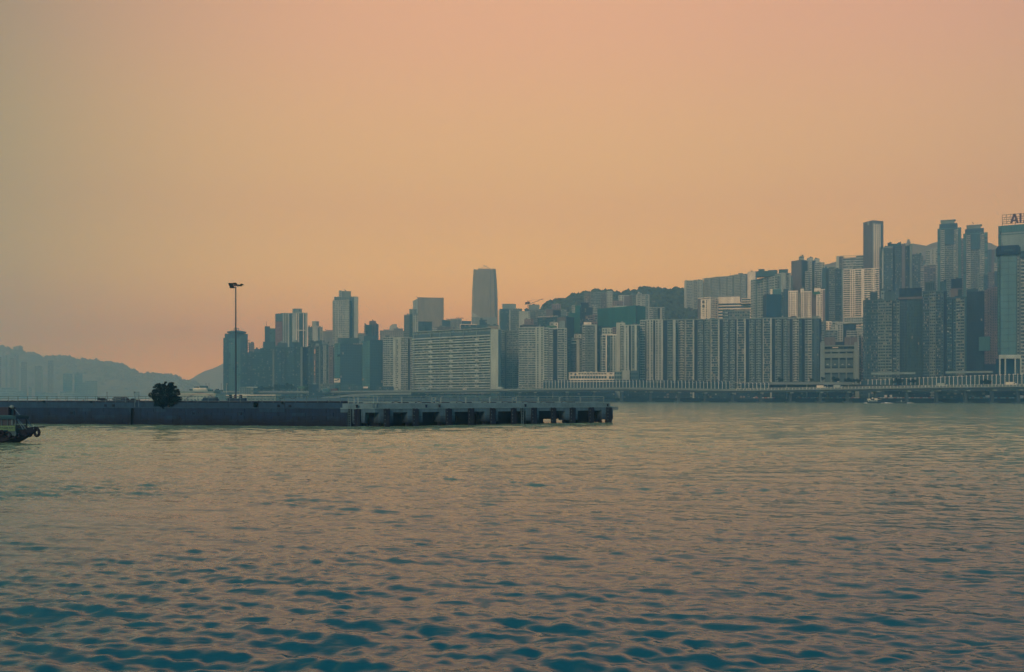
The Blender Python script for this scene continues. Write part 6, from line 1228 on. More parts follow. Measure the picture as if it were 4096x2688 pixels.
prof = [(0, 0), (1, 0), (1.0, .62), (.86, .9), (.72, 1.0), (.1, 1.0), (-.02, .82), (-.1, .72), (-.1, .55), (0, .6)]; pv = [q + uu * (a * wd) + UP * (b_ * h) for a, b_ in prof]; m_ = len(pv); g.v = [tuple(a) for a in pv] + [tuple(a - nn * 1.5) for a in pv]; g.f = [tuple(range(m_)), tuple(range(m_, 2 * m_))[::-1]] + [(k, (k + 1) % m_, (k + 1) % m_ + m_, k + m_) for k in range(m_)]; g.m = [0] * (m_ + 2); put('cover', g, M_DARK, t)
put('frame', MB().tube([q + nn * .1 + UP * .75 * h, q + nn * .1 + uu * wd * .7 + UP * .9 * h, q + nn * .1 + uu * wd * .72 + UP * .1], .03, 5).tube([q + nn * .1 + UP * .5 * h, q + nn * .1 + uu * wd * .7 + UP * .58 * h], .03, 5), M_GREY2, t); put('skirt', MB().ob(q + nn * .04, uu * wd, nn * .05, UP * .5 * h), M_TOPL, t)
q, uu, nn = deckp(500, 2.4); wd = (deckp(545, 2.4)[0] - q).length; h = gz(1598, q.y) - TOPZ; g = MB().ob(q + UP * .0, uu * wd, -nn * 1.2, UP * h).tube([q + uu * wd * .38 - nn * .6 + UP * (h), q + uu * wd * .48 - nn * .6 + UP * (h + .12), q + uu * wd * .6 - nn * .6 + UP * (h + .12), q + uu * wd * .72 - nn * .6 + UP * h], .12, 6); single('low_tank', g, M_FEND, 'low dark tank right of the covered machine', 'tank')
q, uu, nn = on(535); q = q - nn * .4; t = thing('notice_board', 'pale notice board on two posts above the pier wall slot', 'notice board', (q.x, q.y, LEDGE)); Yq = q.y; sx, sz = (lambda a: gx(a, Yq)), (lambda a: gz(a, Yq))
for a in (539, 555): put('post', MB().tube([(sx(a), Yq, LEDGE), (sx(a), Yq, sz(1582))], .045, 6), M_GREY, t)
put('board', MB().box(sx(535), sx(558), Yq - .06, Yq, sz(1583), sz(1565.5)), mat('board_paint', (.13, .20, .21), .6, .1, (3, 3, 3)), t); put('emblem', MB().tube([(sx(540), Yq - .07, sz(1570)), (sx(540), Yq - .10, sz(1570))], .1, 10), M_FEND, t)
for px, h, lab in ((236, .62, 'dark traffic cone, leftmost on the pier'), (293, .42, 'short stub cone on the left pier'), (334, .66, 'dark traffic cone left of the winch'), (437, .62, 'greyish traffic cone right of the winch')):
    q, uu, nn = deckp(px, 2.5); t = thing('traffic_cone', lab, 'traffic cone', tuple(q), 'traffic cones on the pier'); put('cone', MB().tube([q + UP * .04, q + UP * h], [.19, .04], 10), mat('cone_plastic', (.10, .03, .045), .6), t); put('base', MB().box(q.x - .24, q.x + .24, q.y - .24, q.y + .24, TOPZ, TOPZ + .05), M_FEND, t)
q, uu, nn = deckp(428, 3.4); single('pole', MB().tube([q, Vector((q.x, q.y, gz(1569, q.y)))], .05, 6).tube([Vector((q.x, q.y, gz(1571, q.y))), Vector((q.x, q.y, gz(1568, q.y)))], .09, 6), M_GREY, 'short thin pole right of the winch', 'pole')

# ------------------------------------------------------------------ trees
M_LEAF = mat('leaf', (.0015, .018, .022), .9, .7, (2.2, 2.2, 2.2), det=3, spec=.15); M_BARK = mat('bark', (.05, .045, .04), .95, .3, (4, 4, 1))
def leaf_cloud(lumps, count, size, seed):
    rg = np.random.RandomState(seed); g = MB(); vol = np.array([a[3] ** 2 for a in lumps]); vol = vol / vol.sum()
    for i in range(count):
        l_ = lumps[rg.choice(len(lumps), p=vol)]; d = rg.normal(size=3); d /= np.linalg.norm(d); rr = l_[3] * (rg.uniform(.25, 1.0) ** .45) * rg.uniform(.85, 1.1); c = np.array(l_[:3]) + d * rr * np.array([1, 1, l_[4]])
        nn_ = d + rg.normal(size=3) * .6; nn_ /= np.linalg.norm(nn_); a = np.cross(nn_, rg.normal(size=3)); a /= np.linalg.norm(a); b_ = np.cross(nn_, a); s = size * rg.uniform(.6, 1.3)
        i0 = len(g.v); g.v += [tuple(c - a * s), tuple(c - b_ * s * .45 + nn_ * s * .1), tuple(c + a * s), tuple(c + b_ * s * .45 + nn_ * s * .1)]; g.f.append((i0, i0 + 1, i0 + 2, i0 + 3)); g.m.append(0)
    return g
q, uu, nn = on(664); q = q - nn * .8; Yt = q.y
def TL(px, py, r_, sq=.9, dy=0): return (gx(px, Yt), Yt + dy, gz(py, Yt), r_, sq)
t = thing('tree', 'dense dark rounded tree growing out of the pier ledge', 'tree', (q.x, q.y, LEDGE))
put('trunk', MB().tube([(q.x, q.y, LEDGE), (q.x + .1, q.y, LEDGE + 1.1), (q.x - .1, q.y + .1, LEDGE + 2.4)], [.22, .16, .06], 8), M_BARK, t)
for a, b_, c_ in ((-1.7, .2, 3.1), (1.6, -.2, 3.2), (-.7, .5, 3.8), (.8, .4, 3.9), (-1.4, -.4, 2.0), (1.5, .3, 2.0)): put('limb', MB().tube([(q.x, q.y, LEDGE + .7), (q.x + a * .5, q.y + b_ * .5, LEDGE + c_ * .6), (q.x + a, q.y + b_, LEDGE + c_)], [.1, .07, .03], 6), M_BARK, t)
rt = random.Random(9); lumps = [TL(664, 1578, 1.35, .95), TL(634, 1570, 1.0, .9, .2), TL(694, 1572, 1.05, .9, -.2), TL(650, 1548, .85, .8), TL(680, 1550, .8, .8, .3), TL(628, 1596, .85, .8), TL(702, 1594, .85, .8), TL(664, 1604, 1.2, .7), TL(640, 1614, .7, .6), TL(688, 1614, .7, .6)]
for i in range(30):
    an = 6.283 * i / 30; lumps.append(TL(664 + 50 * math.cos(an) + rt.uniform(-4, 4), 1577 - 44 * math.sin(an) + rt.uniform(-4, 4) + (8 if math.sin(an) < 0 else 0), rt.choice((.22, .3, .42, .55)) * rt.uniform(.9, 1.15), .9, rt.uniform(-.7, .7)))
put('crown', leaf_cloud(lumps, 20000, .10, 1), M_LEAF, t)
for px, py, r_, sd_, lab in ((1023, 1617, .42, 3, 'small shrub sprouting from the pier ledge right of the mast'), (176, 1606, .18, 4, 'tiny weed tuft on the left pier edge'), (365, 1607, .14, 5, 'tiny weed tuft left of the winch'), (1130, 1611, .12, 6, 'tiny weed tuft under the slack chains')):
    q, uu, nn = on(px); q = q - nn * .75; Yt = q.y; t = thing('shrub', lab, 'shrub', (q.x, q.y, LEDGE)); put('stem', MB().tube([(q.x, q.y, LEDGE), (q.x, q.y, gz(py, Yt))], .03, 5), M_BARK, t)
    put('foliage', leaf_cloud([TL(px, py, r_, 1.2), TL(px - 3, py + 5 if r_ > .3 else py, r_ * .8, 1)], int(900 * r_ / .42), .08, sd_), M_LEAF, t)
# city trees
proto = None
TR = [(1018, 1556, 6), (1034, 1553, 6), (1052, 1555, 5), (1068, 1556, 6), (1084, 1554, 6), (1106, 1549, 8), (1122, 1551, 7), (1140, 1550, 8), (1156, 1548, 9), (1172, 1552, 7), (1232, 1553, 6), (3292, 1516, 5), (3342, 1522, 6), (3386, 1524, 5), (3402, 1526, 5), (3418, 1524, 5), (3434, 1525, 4), (3574, 1529, 4), (3596, 1527, 5), (3639, 1527, 4), (3656, 1526, 4), (3930, 1529, 4), (3950, 1530, 4), (2470, 1580, 6), (2800, 1583, 6), (3246, 1520, 4), (3122, 1522, 4), (1310, 1588, 5), (1360, 1590, 4)]
def spot(px):
    L_ = [(1100, 'left-hand waterfront street'), (1200, 'street beside the green pavilion'), (1400, 'foot of the neon-sign block'), (2600, 'road columns under the school'), (3000, 'road columns under the longest slab'), (3300, 'weathered slab'), (3380, 'garage building'), (3500, 'road left of the straight barrier'), (3700, 'straight slatted barrier'), (4100, 'narrow capped tower')]
    return next(s for a, s in L_ if px < a)
seen = {}
lat = [('round', 1.0), ('low', .8), ('tall', 1.25), ('small', .7)]
for k, (px, py, r_) in enumerate(TR):
    Y = (shore_y(px) + 40) if px < 3000 else float(np.interp(px, [3000, 3250, 3450, 3700, 4100], [1025, 1000, 975, 925, 868]))
    zc = gz(py, Y); x = gx(px, Y)
    if proto is None:
        proto = thing('street_tree', '', 'tree', (x, Y, zc)); put('trunk', MB().tube([(x, Y, zc - 8), (x, Y, zc)], [.35, .2], 6), M_BARK, proto)
        rg_ = random.Random(4); put('crown', leaf_cloud([(x + rg_.uniform(-2.5, 2.5), Y + rg_.uniform(-2.5, 2.5), zc + rg_.uniform(-1.5, 2.5), rg_.uniform(1.2, 2.4), .9) for _ in range(9)], 900, .55, 7), M_LEAF, proto); o = proto
    else: o = copy_tree(proto, (x, Y, zc))
    s_ = r_ / 6 * lat[k % 4][1]; o.scale = (s_, s_, s_); sp_ = spot(px); seen[sp_] = seen.get(sp_, 0) + 1; o['group'] = 'dark trees along the waterfront road'
    o['label'] = ['first', 'second', 'third', 'fourth', 'fifth', 'sixth', 'seventh', 'eighth'][seen[sp_] - 1] + ' dark tree from the left by the ' + sp_; o['category'] = 'tree'

# ------------------------------------------------------------------ waterfront pieces at the left
def _terminal():
    Y = 820; t = thing('ferry_terminal', 'pale low tiered terminal with a faint pink arch behind the pier tree', 'terminal', (gx(800, Y), Y, 0)); X = lambda a: gx(a, Y); Z = lambda a: gz(a, Y)
    for a, b_, t0, y0, y1, col in ((600, 862, 1574, 0, 30, 'cream'), (700, 845, 1565, 6, 26, 'olive'), (755, 815, 1557, 10, 24, 'cream'), (752, 807, 1551, 12, 22, 'white')): put('storey', MB().box(X(a), X(b_), Y + y0, Y + y1, 1, Z(t0)), W(col), t)
    for a, b_, t0, t1 in ((755, 768, 1545.5, 1551), (777, 805, 1542.5, 1551), (818, 826, 1558, 1564), (838, 866, 1559, 1566), (842, 850, 1555, 1559), (735, 743, 1556, 1562)): put('roof_unit', MB().box(X(a), X(b_), Y + 14, Y + 18, Z(t1), Z(t0)), W('slate'), t)
    put('roof_edge', MB().box(X(600), X(866), Y - 1.2, Y + 1, Z(1577), Z(1574.8)), W('white'), t)
    first = None
    for r_, (t0, t1) in enumerate(((1585, 1589), (1597, 1602))):
        for i in range(19):
            a = 612 + i * 13.6; put('window', MB().box(X(a), X(a + 9), Y - .15, Y - .02, Z(t1), Z(t0)), WIN[1], t)
    for a, w_ in ((775, 8), (783, 5), (790, 9), (770, 4), (800, 6)): put('window', MB().box(X(a), X(a + w_), Y + 5.85, Y + 5.98 - 0, Z(1570), Z(1568)), WIN[1], t)
    g = MB(); c = [(X(740) + (X(866) - X(740)) * i / 24, Z(1600) + (Z(1571) - Z(1600)) * math.sin(math.pi * i / 24) ** .7) for i in range(25)]
    for i in range(24): (xa, za), (xb, zb) = c[i], c[i + 1]; g.ob((xa, Y - .6, za - .8), (xb - xa, 0, zb - za), (0, .35, 0), (0, 0, .9))
    put('arch_band', g, W('pink'), t)
    put('rail', MB().box(X(600), X(700), Y - .3, Y - .2, Z(1584), Z(1583.4)), M_RAIL, t)
    Y2 = 860; X = lambda a: gx(a, Y2); Z = lambda a: gz(a, Y2); t = thing('ferry_pier_shed', 'long white-roofed shed behind the light mast', 'shed', (gx(980, Y2), Y2, 0))
    put('wall', MB().box(X(862), X(1104), Y2, Y2 + 18, -1, Z(1585)), W('olive'), t); put('roof', MB().box(X(858), X(988), Y2 - 1.5, Y2 + 19, Z(1583), Z(1580)), W('white'), t); put('roof', MB().box(X(988.2), X(1104), Y2 - 1.2, Y2 + 19, Z(1582), Z(1579)), W('white'), t); put('stair_block', MB().box(X(930), X(988), Y2 - .5, Y2 + 10, -1, Z(1576)), W('cream'), t)
    for i in range(9): put('window', MB().box(X(990 + i * 12.6), X(999 + i * 12.6), Y2 - .15, Y2 - .02, Z(1588), Z(1584)), WIN[1], t)
    for i in range(15): put('window', MB().box(X(868 + i * 15.6), X(878 + i * 15.6), Y2 - .15, Y2 - .02, Z(1599), Z(1595)), WIN[1], t)
    for px, lab in ((824, 'thin lamp pole left on the far quay'), (836, 'second thin lamp pole on the far quay'), (885, 'thin lamp pole before the left end tower'), (906, 'pale flagpole before the left end tower')):
        Y3 = 1300; single('lamp_pole', MB().tube([P(px, 1572, Y3), P(px, 1534, Y3)], .22, 5).tube([P(px - 3, 1534.5, Y3), P(px + 3, 1534.5, Y3)], .12, 4), M_RAIL if px == 906 else M_METAL, lab, 'lamp pole', 'thin poles at the left end of the city')
_terminal()
t = thing('pavilion', 'small green-roofed open pavilion at the foot of the left row', 'pavilion', (gx(1208, 1330), 1375, GROUND)); Y = 1375
put('roof', MB().prism([(gx(1189, Y), Y), (gx(1229, Y), Y), (gx(1229, Y), Y + 9), (gx(1189, Y), Y + 9)], gz(1553, Y), gz(1550.5, Y)).prism([(gx(1193, Y), Y + 1), (gx(1225, Y), Y + 1), (gx(1225, Y), Y + 8), (gx(1193, Y), Y + 8)], gz(1550.5, Y), gz(1545, Y)), mat('canopy_green', ()), t)
for a in (1190, 1227): put('column', MB().box(gx(a, Y), gx(a + 1.5, Y), Y, Y + .6, GROUND, gz(1553, Y)), W('cream'), t)
bldg('low_building', 'low pale building with a long flat canopy in the left waterfront trees', 1400, [(958, 1014, 1553, [(958, 1014, 'g', 'olive')], dict(roof=1, d=10)), (985, 1030, 1550, None, dict(bot=1552, d=8, roof=0, pcol='cream'))], core='olive', ind=False)
bldg('low_building', 'grey office annexe with square openings under the white-striped dark block', 1340, [(1280, 1338, 1538, [(1281, 1318, 'g', 'olive'), (1318, 1338, 'w', 'dim')], dict(roof=1, d=12)), (1235, 1274, 1541, [(1235, 1274, 'w', 'navy')], dict(dy=6, d=10))], core='slate', ind=False)
bldg('low_building', 'low dark annexe at the foot of the first dark glass office block', 1325, [(1362, 1430, 1541, [(1362, 1392, 'c', 'slate'), (1392, 1430, 'g', 'dim')], dict(roof=1, d=10)), (1424, 1452, 1547, [(1424, 1452, 'w', 'slate')], dict(roof=0, d=8))], core='slate', ind=False)
bldg('low_building', 'low strip with green awning at the foot of the leftmost banded flats', 1272, [(1505, 1575, 1549, [(1505, 1575, 'g', 'dim')], dict(roof=0, d=10))], core='slate', ind=False)

# ------------------------------------------------------------------ vehicles on the elevated road
def vehicle(kind, px, lane, col, label, z=None, cat=None):
    p = road(px, 4 + lane * 3.6); p.z -= 1.1
    if z: p = Vector(z)
    tdir = (road(px + 8) - road(px - 8)); tdir.z = 0; tdir.normalize(); nn_ = Vector((tdir.y, -tdir.x, 0)); m = mat('paint_' + col, PAL.get(col, (.5, .5, .5)), .35, .05)
    t = thing(kind, label, cat or kind.replace('_', ' '), tuple(p))
    Ln, Wd, Hh = dict(car=(4.4, 1.8, 1.45), van=(5.2, 1.9, 2.1), truck=(8.5, 2.4, 3.6), bus=(11, 2.5, 4.3))[kind]
    o = p - tdir * Ln / 2 - nn_ * Wd / 2
    if kind == 'car':
        pr = [(0, .3), (Ln, .3), (Ln, .75), (Ln * .78, .88), (Ln * .64, Hh), (Ln * .25, Hh), (Ln * .1, .95), (0, .9)]
    elif kind == 'van': pr = [(0, .35), (Ln, .35), (Ln, 1.1), (Ln * .84, Hh), (0, Hh)]
    elif kind == 'truck': pr = [(0, .7), (Ln * .76, .7), (Ln * .76, Hh), (0, Hh)]
    else: pr = [(0, .35), (Ln, .35), (Ln, Hh - .3), (Ln - .3, Hh), (0.2, Hh), (0, Hh - .3)]
    g = MB(); m_ = len(pr); g.v = [tuple(o + tdir * a + UP * b_) for a, b_ in pr] + [tuple(o + nn_ * Wd + tdir * a + UP * b_) for a, b_ in pr]; g.f = [tuple(range(m_)), tuple(range(m_, 2 * m_))[::-1]] + [(k, (k + 1) % m_, (k + 1) % m_ + m_, k + m_) for k in range(m_)]; g.m = [0] * (m_ + 2); put('body', g, m, t)
    if kind == 'truck': put('cab', MB().ob(o + tdir * Ln * .78 + UP * .5, tdir * Ln * .22, nn_ * Wd, UP * 2.1), m, t)
    wz = dict(car=(1.0, .4), van=(1.3, .55), truck=(1.6, .7), bus=(1.3, .7))[kind]
    g = MB(); rngs = [(Ln * .28, Ln * .62)] if kind == 'car' else [(Ln * .8, Ln * .95)] if kind in ('truck', 'van') else [(.5, Ln - .5)]
    for a, b_ in rngs:
        g.ob(o + nn_ * (Wd + .01) + tdir * a + UP * wz[0], tdir * (b_ - a), nn_ * .03, UP * wz[1])
        if kind == 'bus': g.ob(o + nn_ * (Wd + .01) + tdir * a + UP * 3.0, tdir * (b_ - a), nn_ * .03, UP * .8)
    put('window', g, WIN[0], t)
    for a in (Ln * .18, Ln * .8):
        c = o + nn_ * (Wd - .1) + tdir * a + UP * .33; put('wheel', MB().tube([c, c + nn_ * .18], .33, 10), M_DARK, t); c = o + nn_ * .02 + tdir * a + UP * .33; put('wheel', MB().tube([c - nn_ * .1, c + nn_ * .1], .33, 10), M_DARK, t)
    return t
for k, (kd, px, lane, col, lab) in enumerate((('car', 871, 0, 'white', 'white car on the elevated road left of the end tower'), ('car', 917, 0, 'cream', 'pale car on the elevated road before the end tower'), ('car', 1006, 0, 'grey', 'grey car on the elevated road just right of the mast'), ('car', 1122, 0, 'white', 'first of two white cars before the left trees'), ('car', 1146, 1, 'white', 'second of two white cars before the left trees'), ('car', 1167, 0, 'cream', 'pale car nearing the green pavilion'), ('car', 1180, 1, 'grey', 'grey car just before the green pavilion'),
    ('van', 1290, 1, 'cream', 'cream van before the striped dark block'), ('car', 1340, 0, 'grey', 'grey car before the first dark glass office'), ('truck', 1588, 0, 'cream', 'cream lorry at the leftmost banded flats'), ('car', 1602, 1, 'white', 'white car right behind the cream lorry'), ('truck', 1696, 0, 'grey', 'grey lorry under the long curved block'), ('car', 1706, 1, 'white', 'white car beside the grey lorry'), ('van', 1858, 1, 'white', 'white van under the middle of the curved block'), ('car', 1960, 0, 'white', 'white car at the curved block end wall'), ('truck', 2002, 0, 'cream', 'cream lorry right of the curved block end wall'),
    ('truck', 3290, 0, 'white', 'white lorry below the garage building left side'), ('car', 3342, 1, 'grey', 'grey car trailing the white lorry'), ('truck', 3358, 0, 'cream', 'cream lorry below the garage building'), ('truck', 3777, 0, 'cream', 'cream lorry below the dark flats'), ('car', 3955, 0, 'grey', 'grey car below the pinkish dotted block'), ('truck', 4054, 0, 'white', 'white lorry below the narrow capped tower'), ('car', 3698, 1, 'slate', 'dark car on the road left of the cream lorry'))):
    vehicle(kd, px, lane, col, lab)
for px, col, lab in ((1312, 'teal', 'green double-decker on the street behind the elevated road'), (1344, 'red', 'dark red bus right behind the green double-decker')):
    Y = 1330; p = P(px, 1564, Y); vehicle('bus', px, 0, 'netbus' if 0 else col, lab, z=(p.x, Y - 12, gz(1567, Y - 12)))

# ------------------------------------------------------------------ boats
def loft(secs, mi=0):
    g = MB(); m_ = len(secs[0])
    for s in secs: g.v += [tuple(v) for v in s]
    for k in range(len(secs) - 1):
        for j in range(m_ - 1): g.f.append((k * m_ + j, k * m_ + j + 1, (k + 1) * m_ + j + 1, (k + 1) * m_ + j)); g.m.append(mi)
    g.f.append(tuple(range(m_))[::-1]); g.f.append(tuple((len(secs) - 1) * m_ + j for j in range(m_))); g.m += [mi, mi]; return g
def hull(x0, x1, y, beam, sheer, draft, bow=1, chine=.85):
    """x0 stern .. x1 bow tip; sheer(t) deck height"""
    secs = []
    for i in range(17):
        t_ = i / 16; x = x0 + (x1 - x0) * t_; w_ = beam / 2 * (1 - max(0, (t_ - .55) / .45) ** 2.2) * (.85 + .15 * min(1, t_ * 5)); w_ = max(w_, .06); z1 = sheer(t_)
        rake = max(0, (t_ - .72) / .28); zb = -draft + (draft + z1 * .75) * rake ** 1.6
        secs.append([(x, y - w_, z1), (x, y - w_ * chine, max(zb, zb + (z1 - zb) * .35)), (x, y, zb), (x, y + w_ * chine, max(zb, zb + (z1 - zb) * .35)), (x, y + w_, z1)])
    return loft(secs)
Yb = 108.5; xb = gx(148, Yb) ; xs_ = xb - 14.5; tb = thing('workboat', 'small dark harbour workboat hung with tyres, cut by the left edge', 'boat', (xb - 7, Yb, 0))
sh = lambda t_: .95 + .75 * max(0, (t_ - .45) / .55) ** 1.6
M_HULL = mat('hull_paint', (.008, .006, .018), .7, .25, (2, 2, 2)); M_HULLR = mat('hull_antifoul', (.018, .002, .010), .8, .2, (2, 2, 2)); M_TEAL = mat('teal_paint', (.002, .035, .05), .5, .2, (2, 2, 2)); M_RUB = mat('rubber', (.006, .002, .008), .9, .2, (3, 3, 3))
put('hull', hull(xs_, xb, Yb, 3.8, sh, .6), M_HULL, tb)
put('deck', MB().prism([(xs_ + .3, Yb - 1.6), (xb - 6, Yb - 1.65), (xb - 2.4, Yb - 1.2), (xb - .8, Yb), (xb - 2.4, Yb + 1.2), (xb - 6, Yb + 1.65), (xs_ + .3, Yb + 1.6)], .7, .82), M_HULLR, tb)
g = MB()
for sd_ in (-1, 1): g.tube([(xs_ + 14.5 * t_, Yb + sd_ * (1.9 * (1 - max(0, (t_ - .55) / .45) ** 2.2) + .02), sh(t_) + .03) for t_ in [i / 20 for i in range(21)]], .07, 6)
put('gunwale', g, M_TEAL, tb)
XB = lambda a: gx(a, Yb - 1.9); ZB = lambda a: gz(a, Yb - 1.9)
yc0, yc1 = Yb - 1.25, Yb + 1.25; xr = XB(52); xl = xr - 6.0; zc = ZB(1677)
put('cabin_wall', MB().box(xl, xr, yc0, yc0 + .06, .8, ZB(1703)).box(xl, xr, yc1 - .06, yc1, .8, ZB(1703)).box(xr - .06, xr, yc0 + .07, yc1 - .07, .8, ZB(1703)), M_TEAL, tb)
for k, a in enumerate((52, 41, 20, -4, -40, -80, -120, -160)):
    x = XB(a); put('cabin_post', MB().box(x - .12, x, yc0 - .01, yc0 + .1, ZB(1703), zc), M_TEAL, tb)
    if k in (0, 3, 7): put('cabin_post', MB().box(x - .12, x, yc1 - .1, yc1 + .01, ZB(1703), zc), M_TEAL, tb)
put('door', MB().box(XB(31), XB(40), yc0 + .02, yc0 + .07, ZB(1700), zc - .05), mat('door_paint', (.05, .09, .10), .6), tb)
put('pane', MB().box(XB(19), XB(31), yc0 + .04, yc0 + .06, ZB(1702), zc - .03).box(XB(-4), XB(18), yc0 + .04, yc0 + .06, ZB(1702), zc - .03).box(XB(-160), XB(-6), yc0 + .04, yc0 + .06, ZB(1702), zc - .03), mat('cabin_pane', (.003, .008, .02), .55, .1), tb)
g = MB(); g.box(xl - .2, xr + .08, yc0 - .2, yc1 + .2, zc, zc + .3); put('canopy', g, mat('canopy_tarp', (.002, .04, .055), .8, .3, (3, 3, 8), bump=.02), tb); put('canopy_top', MB().box(xl - .2, xr - .25, yc0 - .15, yc1 + .15, zc + .301, zc + .42), mat('canopy_tarp_top', (.01, .075, .085), .7), tb)
bz0, bz1 = ZB(1725), ZB(1703.2); bx0, bx1 = XB(-26), XB(49.5)
bn = put('banner', MB().box(bx0, bx1, yc0 - .08, yc0 - .03, bz0, bz1), mat('banner_yellow', (.10, .17, .07), .7, .12, (3, 3, 3)), tb); put('banner_edge', MB().box(bx0, bx1, yc0 - .1, yc0 - .081, bz1 - .05, bz1).box(bx0, bx1, yc0 - .1, yc0 - .081, bz0, bz0 + .05), mat('banner_trim', (.25, .33, .26), .7), bn) if 0 else None
g = MB(); rg = random.Random(12); mt = mat('banner_ink', (.01, .045, .05), .7)
def glyph(g, x, z, s, yy):
    for kz in range(3): g.box(x + s * rg.uniform(0, .12), x + s * rg.uniform(.7, .92), yy - .02, yy, z + s * (.1 + .36 * kz), z + s * (.2 + .36 * kz))
    for kx in range(rg.choice((1, 2))): xx = x + s * rg.uniform(.1, .7); g.box(xx, xx + s * .13, yy - .025, yy - .021 + .02, z, z + s * .95)
for i in range(10): glyph(g, XB(43.5 - i * 6.7), bz1 - .31, .17, yc0 - .085)
for i in range(9): 
    if i != 3: glyph(g, XB(34 - i * 3.6), bz0 + .27, .085, yc0 - .085)
for i in range(12): glyph(g, XB(44 - i * 4.6), bz0 + .08, .09, yc0 - .085)
put('banner_lettering', g, mt, tb)
for px, py, r_ in ((9, 1732, .24), (35, 1740, .27), (57, 1743, .25), (72, 1741, .26), (104, 1737, .24), (122, 1735, .25), (-22, 1741, .25), (-52, 1740, .25), (-84, 1741, .25)):
    tt = (XB(px) - xs_) / 14.5; w_ = 1.9 * (1 - max(0, (tt - .55) / .45) ** 2.2); c = Vector((gx(px, Yb - w_), Yb - w_ - .22, gz(py, Yb - w_))); put('tyre', MB().torus(c, (rg.uniform(-.15, .15), 1, 0), r_, .12, 18, 8), M_RUB, tb, smooth=True)
c = Vector((gx(149, Yb), Yb - .1, gz(1729, Yb))); put('bow_tyre', MB().torus(c, (.55, 1, .05), .40, .155, 24, 10), M_RUB, tb, smooth=True)
g = MB(); p0 = Vector((XB(52), yc0 + .2, zc)); g.tube([p0, Vector((XB(76), Yb - .9, sh(.8) + .1))], .04, 6).tube([p0 + Vector((.05, .1, 0)), Vector((XB(84), Yb - .7, sh(.82) + .1))], .04, 6).tube([p0 + Vector((0, 2.2, 0)), Vector((XB(84), Yb + .7, sh(.82) + .1))], .04, 6); put('stay', g, M_GREY, tb)
zt_ = ZB(1632); put('mast', MB().tube([Vector((XB(14), Yb, zc + .4)), Vector((XB(14), Yb, zt_))], .13, 8), mat('mast_grey', (.05, .09, .11), .6), tb); put('mast_stay', MB().tube([Vector((XB(22), Yb, zt_ - .1)), Vector((XB(44), Yb, zc + .42))], .04, 6), M_GREY, tb)
put('searchlight', MB().ell((XB(15), Yb - .2, ZB(1629)), .24, .2, .24, 14, 9), mat('lamp_glass', (.16, .18, .15), .4), tb, smooth=True); put('wheelhouse', MB().box(XB(12) - 3.4, XB(12), Yb - .8, Yb + .8, zc + .43, zc + 1.3), M_HULL, tb)
put('bow_post', MB().tube([Vector((XB(109), Yb - .5, sh(.9))), Vector((XB(108), Yb - .5, sh(.9) + .5))], .03, 6), M_GREY2, tb); put('hawse_rail', MB().tube([Vector((XB(70), Yb - 1.2, sh(.78) + .02)), Vector((XB(95), Yb - .9, sh(.86) + .22)), Vector((XB(125), Yb - .4, sh(.94) + .14)), Vector((XB(146), Yb, sh(1) + .05))], .05, 6).tube([Vector((XB(70), Yb + 1.2, sh(.78) + .02)), Vector((XB(95), Yb + .9, sh(.86) + .22)), Vector((XB(125), Yb + .4, sh(.94) + .14)), Vector((XB(146), Yb, sh(1) + .05))], .05, 6), M_RUB, tb); put('cabin_box', MB().box(XB(57), XB(66), Yb - .6, Yb + .6, sh(.7), sh(.7) + .55), M_HULL, tb)

Yg = 862; xg0 = gx(3456, Yg); xg1 = gx(3546, Yg); tg = thing('tugboat', 'small white-cabined tug steaming left near the right seawall', 'tugboat', ((xg0 + xg1) / 2, Yg, 0))
h_ = hull(xg1, xg0, Yg, 5.4, lambda t_: 1.3 + 1.2 * max(0, (t_ - .4) / .6) ** 1.5, .8); put('hull', h_, mat('tug_hull', (.010, .035, .07), .5), tg)
XG = lambda a: gx(a, Yg); ZG = lambda a: gz(a, Yg)
put('deckhouse', MB().box(XG(3470), XG(3506), Yg - 1.9, Yg + 1.9, 1.2, ZG(1600)), W('cream'), tg)
for a, b_ in ((3474, 3477), (3483, 3493), (3495, 3498), (3500, 3502)): put('window', MB().box(XG(a), XG(b_), Yg - 1.96, Yg - 1.9, ZG(1606) if a != 3483 else ZG(1602.5), ZG(1601)), WIN[0], tg)
put('wheelhouse', MB().box(XG(3471), XG(3480), Yg - 1.5, Yg + 1.5, ZG(1600), ZG(1595.5)), W('white'), tg); put('wheelhouse_roof', MB().box(XG(3470), XG(3481), Yg - 1.8, Yg + 1.8, ZG(1595.4), ZG(1594.6)), W('white'), tg)
put('funnel', MB().box(XG(3498), XG(3508), Yg - .9, Yg + .9, ZG(1600), ZG(1592.5)), W('white'), tg); put('awning', MB().prism([(XG(3500), Yg - 2), (XG(3524), Yg - 1.6), (XG(3524), Yg + 1.6), (XG(3500), Yg + 2)], ZG(1599), [ZG(1597.4), ZG(1598.2), ZG(1598.2), ZG(1597.4)]), W('white'), tg)
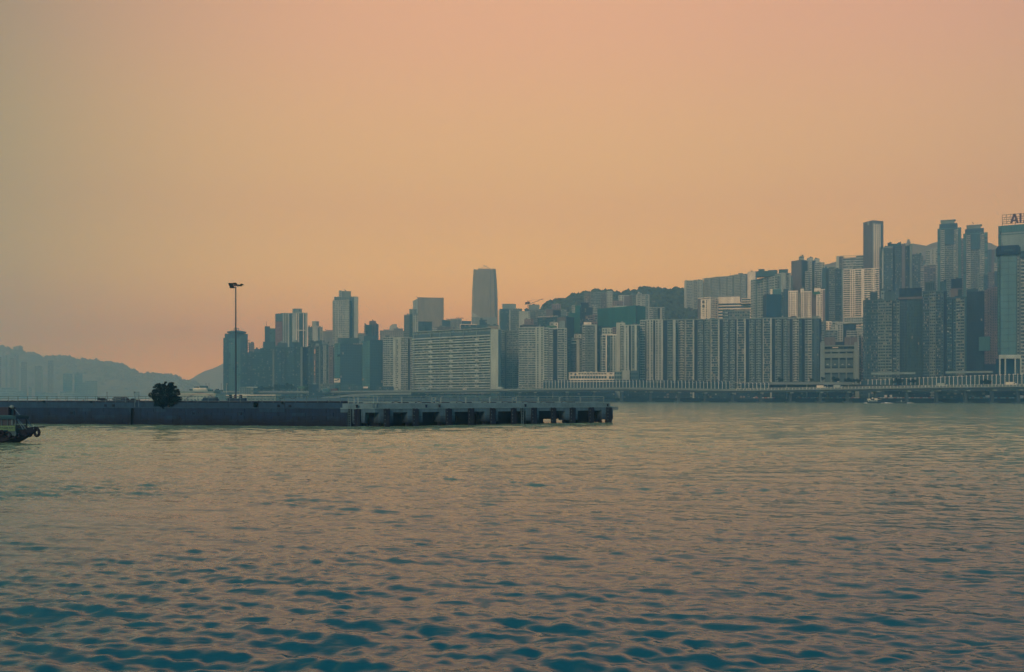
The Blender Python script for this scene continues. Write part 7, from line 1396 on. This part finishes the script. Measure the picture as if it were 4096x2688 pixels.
put('mast', MB().tube([(XG(3476), Yg, ZG(1595)), (XG(3476), Yg, ZG(1572))], .22, 6).box(XG(3474.5), XG(3477.8), Yg - .1, Yg + .1, ZG(1574.5), ZG(1573.5)), W('cream'), tg); put('radar', MB().ell((XG(3490), Yg, ZG(1593)), .9, .9, .7, 10, 6), W('white'), tg)
tq = thing('towed_barge', 'low dark barge following the tug', 'barge', (gx(3603, Yg), Yg, 0)); put('hull', hull(gx(3628, Yg), gx(3578, Yg), Yg, 4.2, lambda t_: .85 + .25 * t_, .5), mat('tug_hull', ()), tq); put('coaming', MB().box(gx(3586, Yg), gx(3616, Yg), Yg - 1.4, Yg + 1.4, .8, 1.35), M_ROAD, tq); put('post', MB().box(gx(3604, Yg), gx(3606.4, Yg), Yg - .3, Yg + .3, 1.3, 2.7), M_RAIL, tq)
def foam(px0, px1, h, Y, seed):
    g = MB(); rg = random.Random(seed)
    for i in range(70):
        a = rg.random(); x = gx(px0 + (px1 - px0) * a, Y); g.ell((x, Y - 2.9 + rg.uniform(-.5, .5), .05), rg.uniform(.3, .9), rg.uniform(.2, .5), h * (1 - a * .8) * rg.uniform(.5, 1), 6, 4)
    put('foam', g, mat('foam', (.8, .72, .6), .6, .05), None, 'stuff')
foam(3461, 3451, .7, Yg, 1); foam(3536, 3566, .9, Yg, 2); foam(3522, 3536, .35, Yg, 3); foam(3626, 3650, .55, Yg, 4)

# ------------------------------------------------------------------ the haze: one even box of air round everything
hb = MB().box(-9300, 9300, -280, 9680, -4.6, HAZE_TOP); hm = bpy.data.materials.new('haze'); hm.use_nodes = True; hn = hm.node_tree; hn.nodes.clear()
v = hn.nodes.new('ShaderNodeVolumePrincipled'); v.inputs['Density'].default_value = HAZE_D; v.inputs['Color'].default_value = (*HAZE_C, 1); v.inputs['Absorption Color'].default_value = (1, 1, 1, 1); v.inputs['Anisotropy'].default_value = HAZE_G
oo = hn.nodes.new('ShaderNodeOutputMaterial'); hn.links.new(v.outputs[0], oo.inputs['Volume'])
put('haze', hb, hm, None, 'stuff')
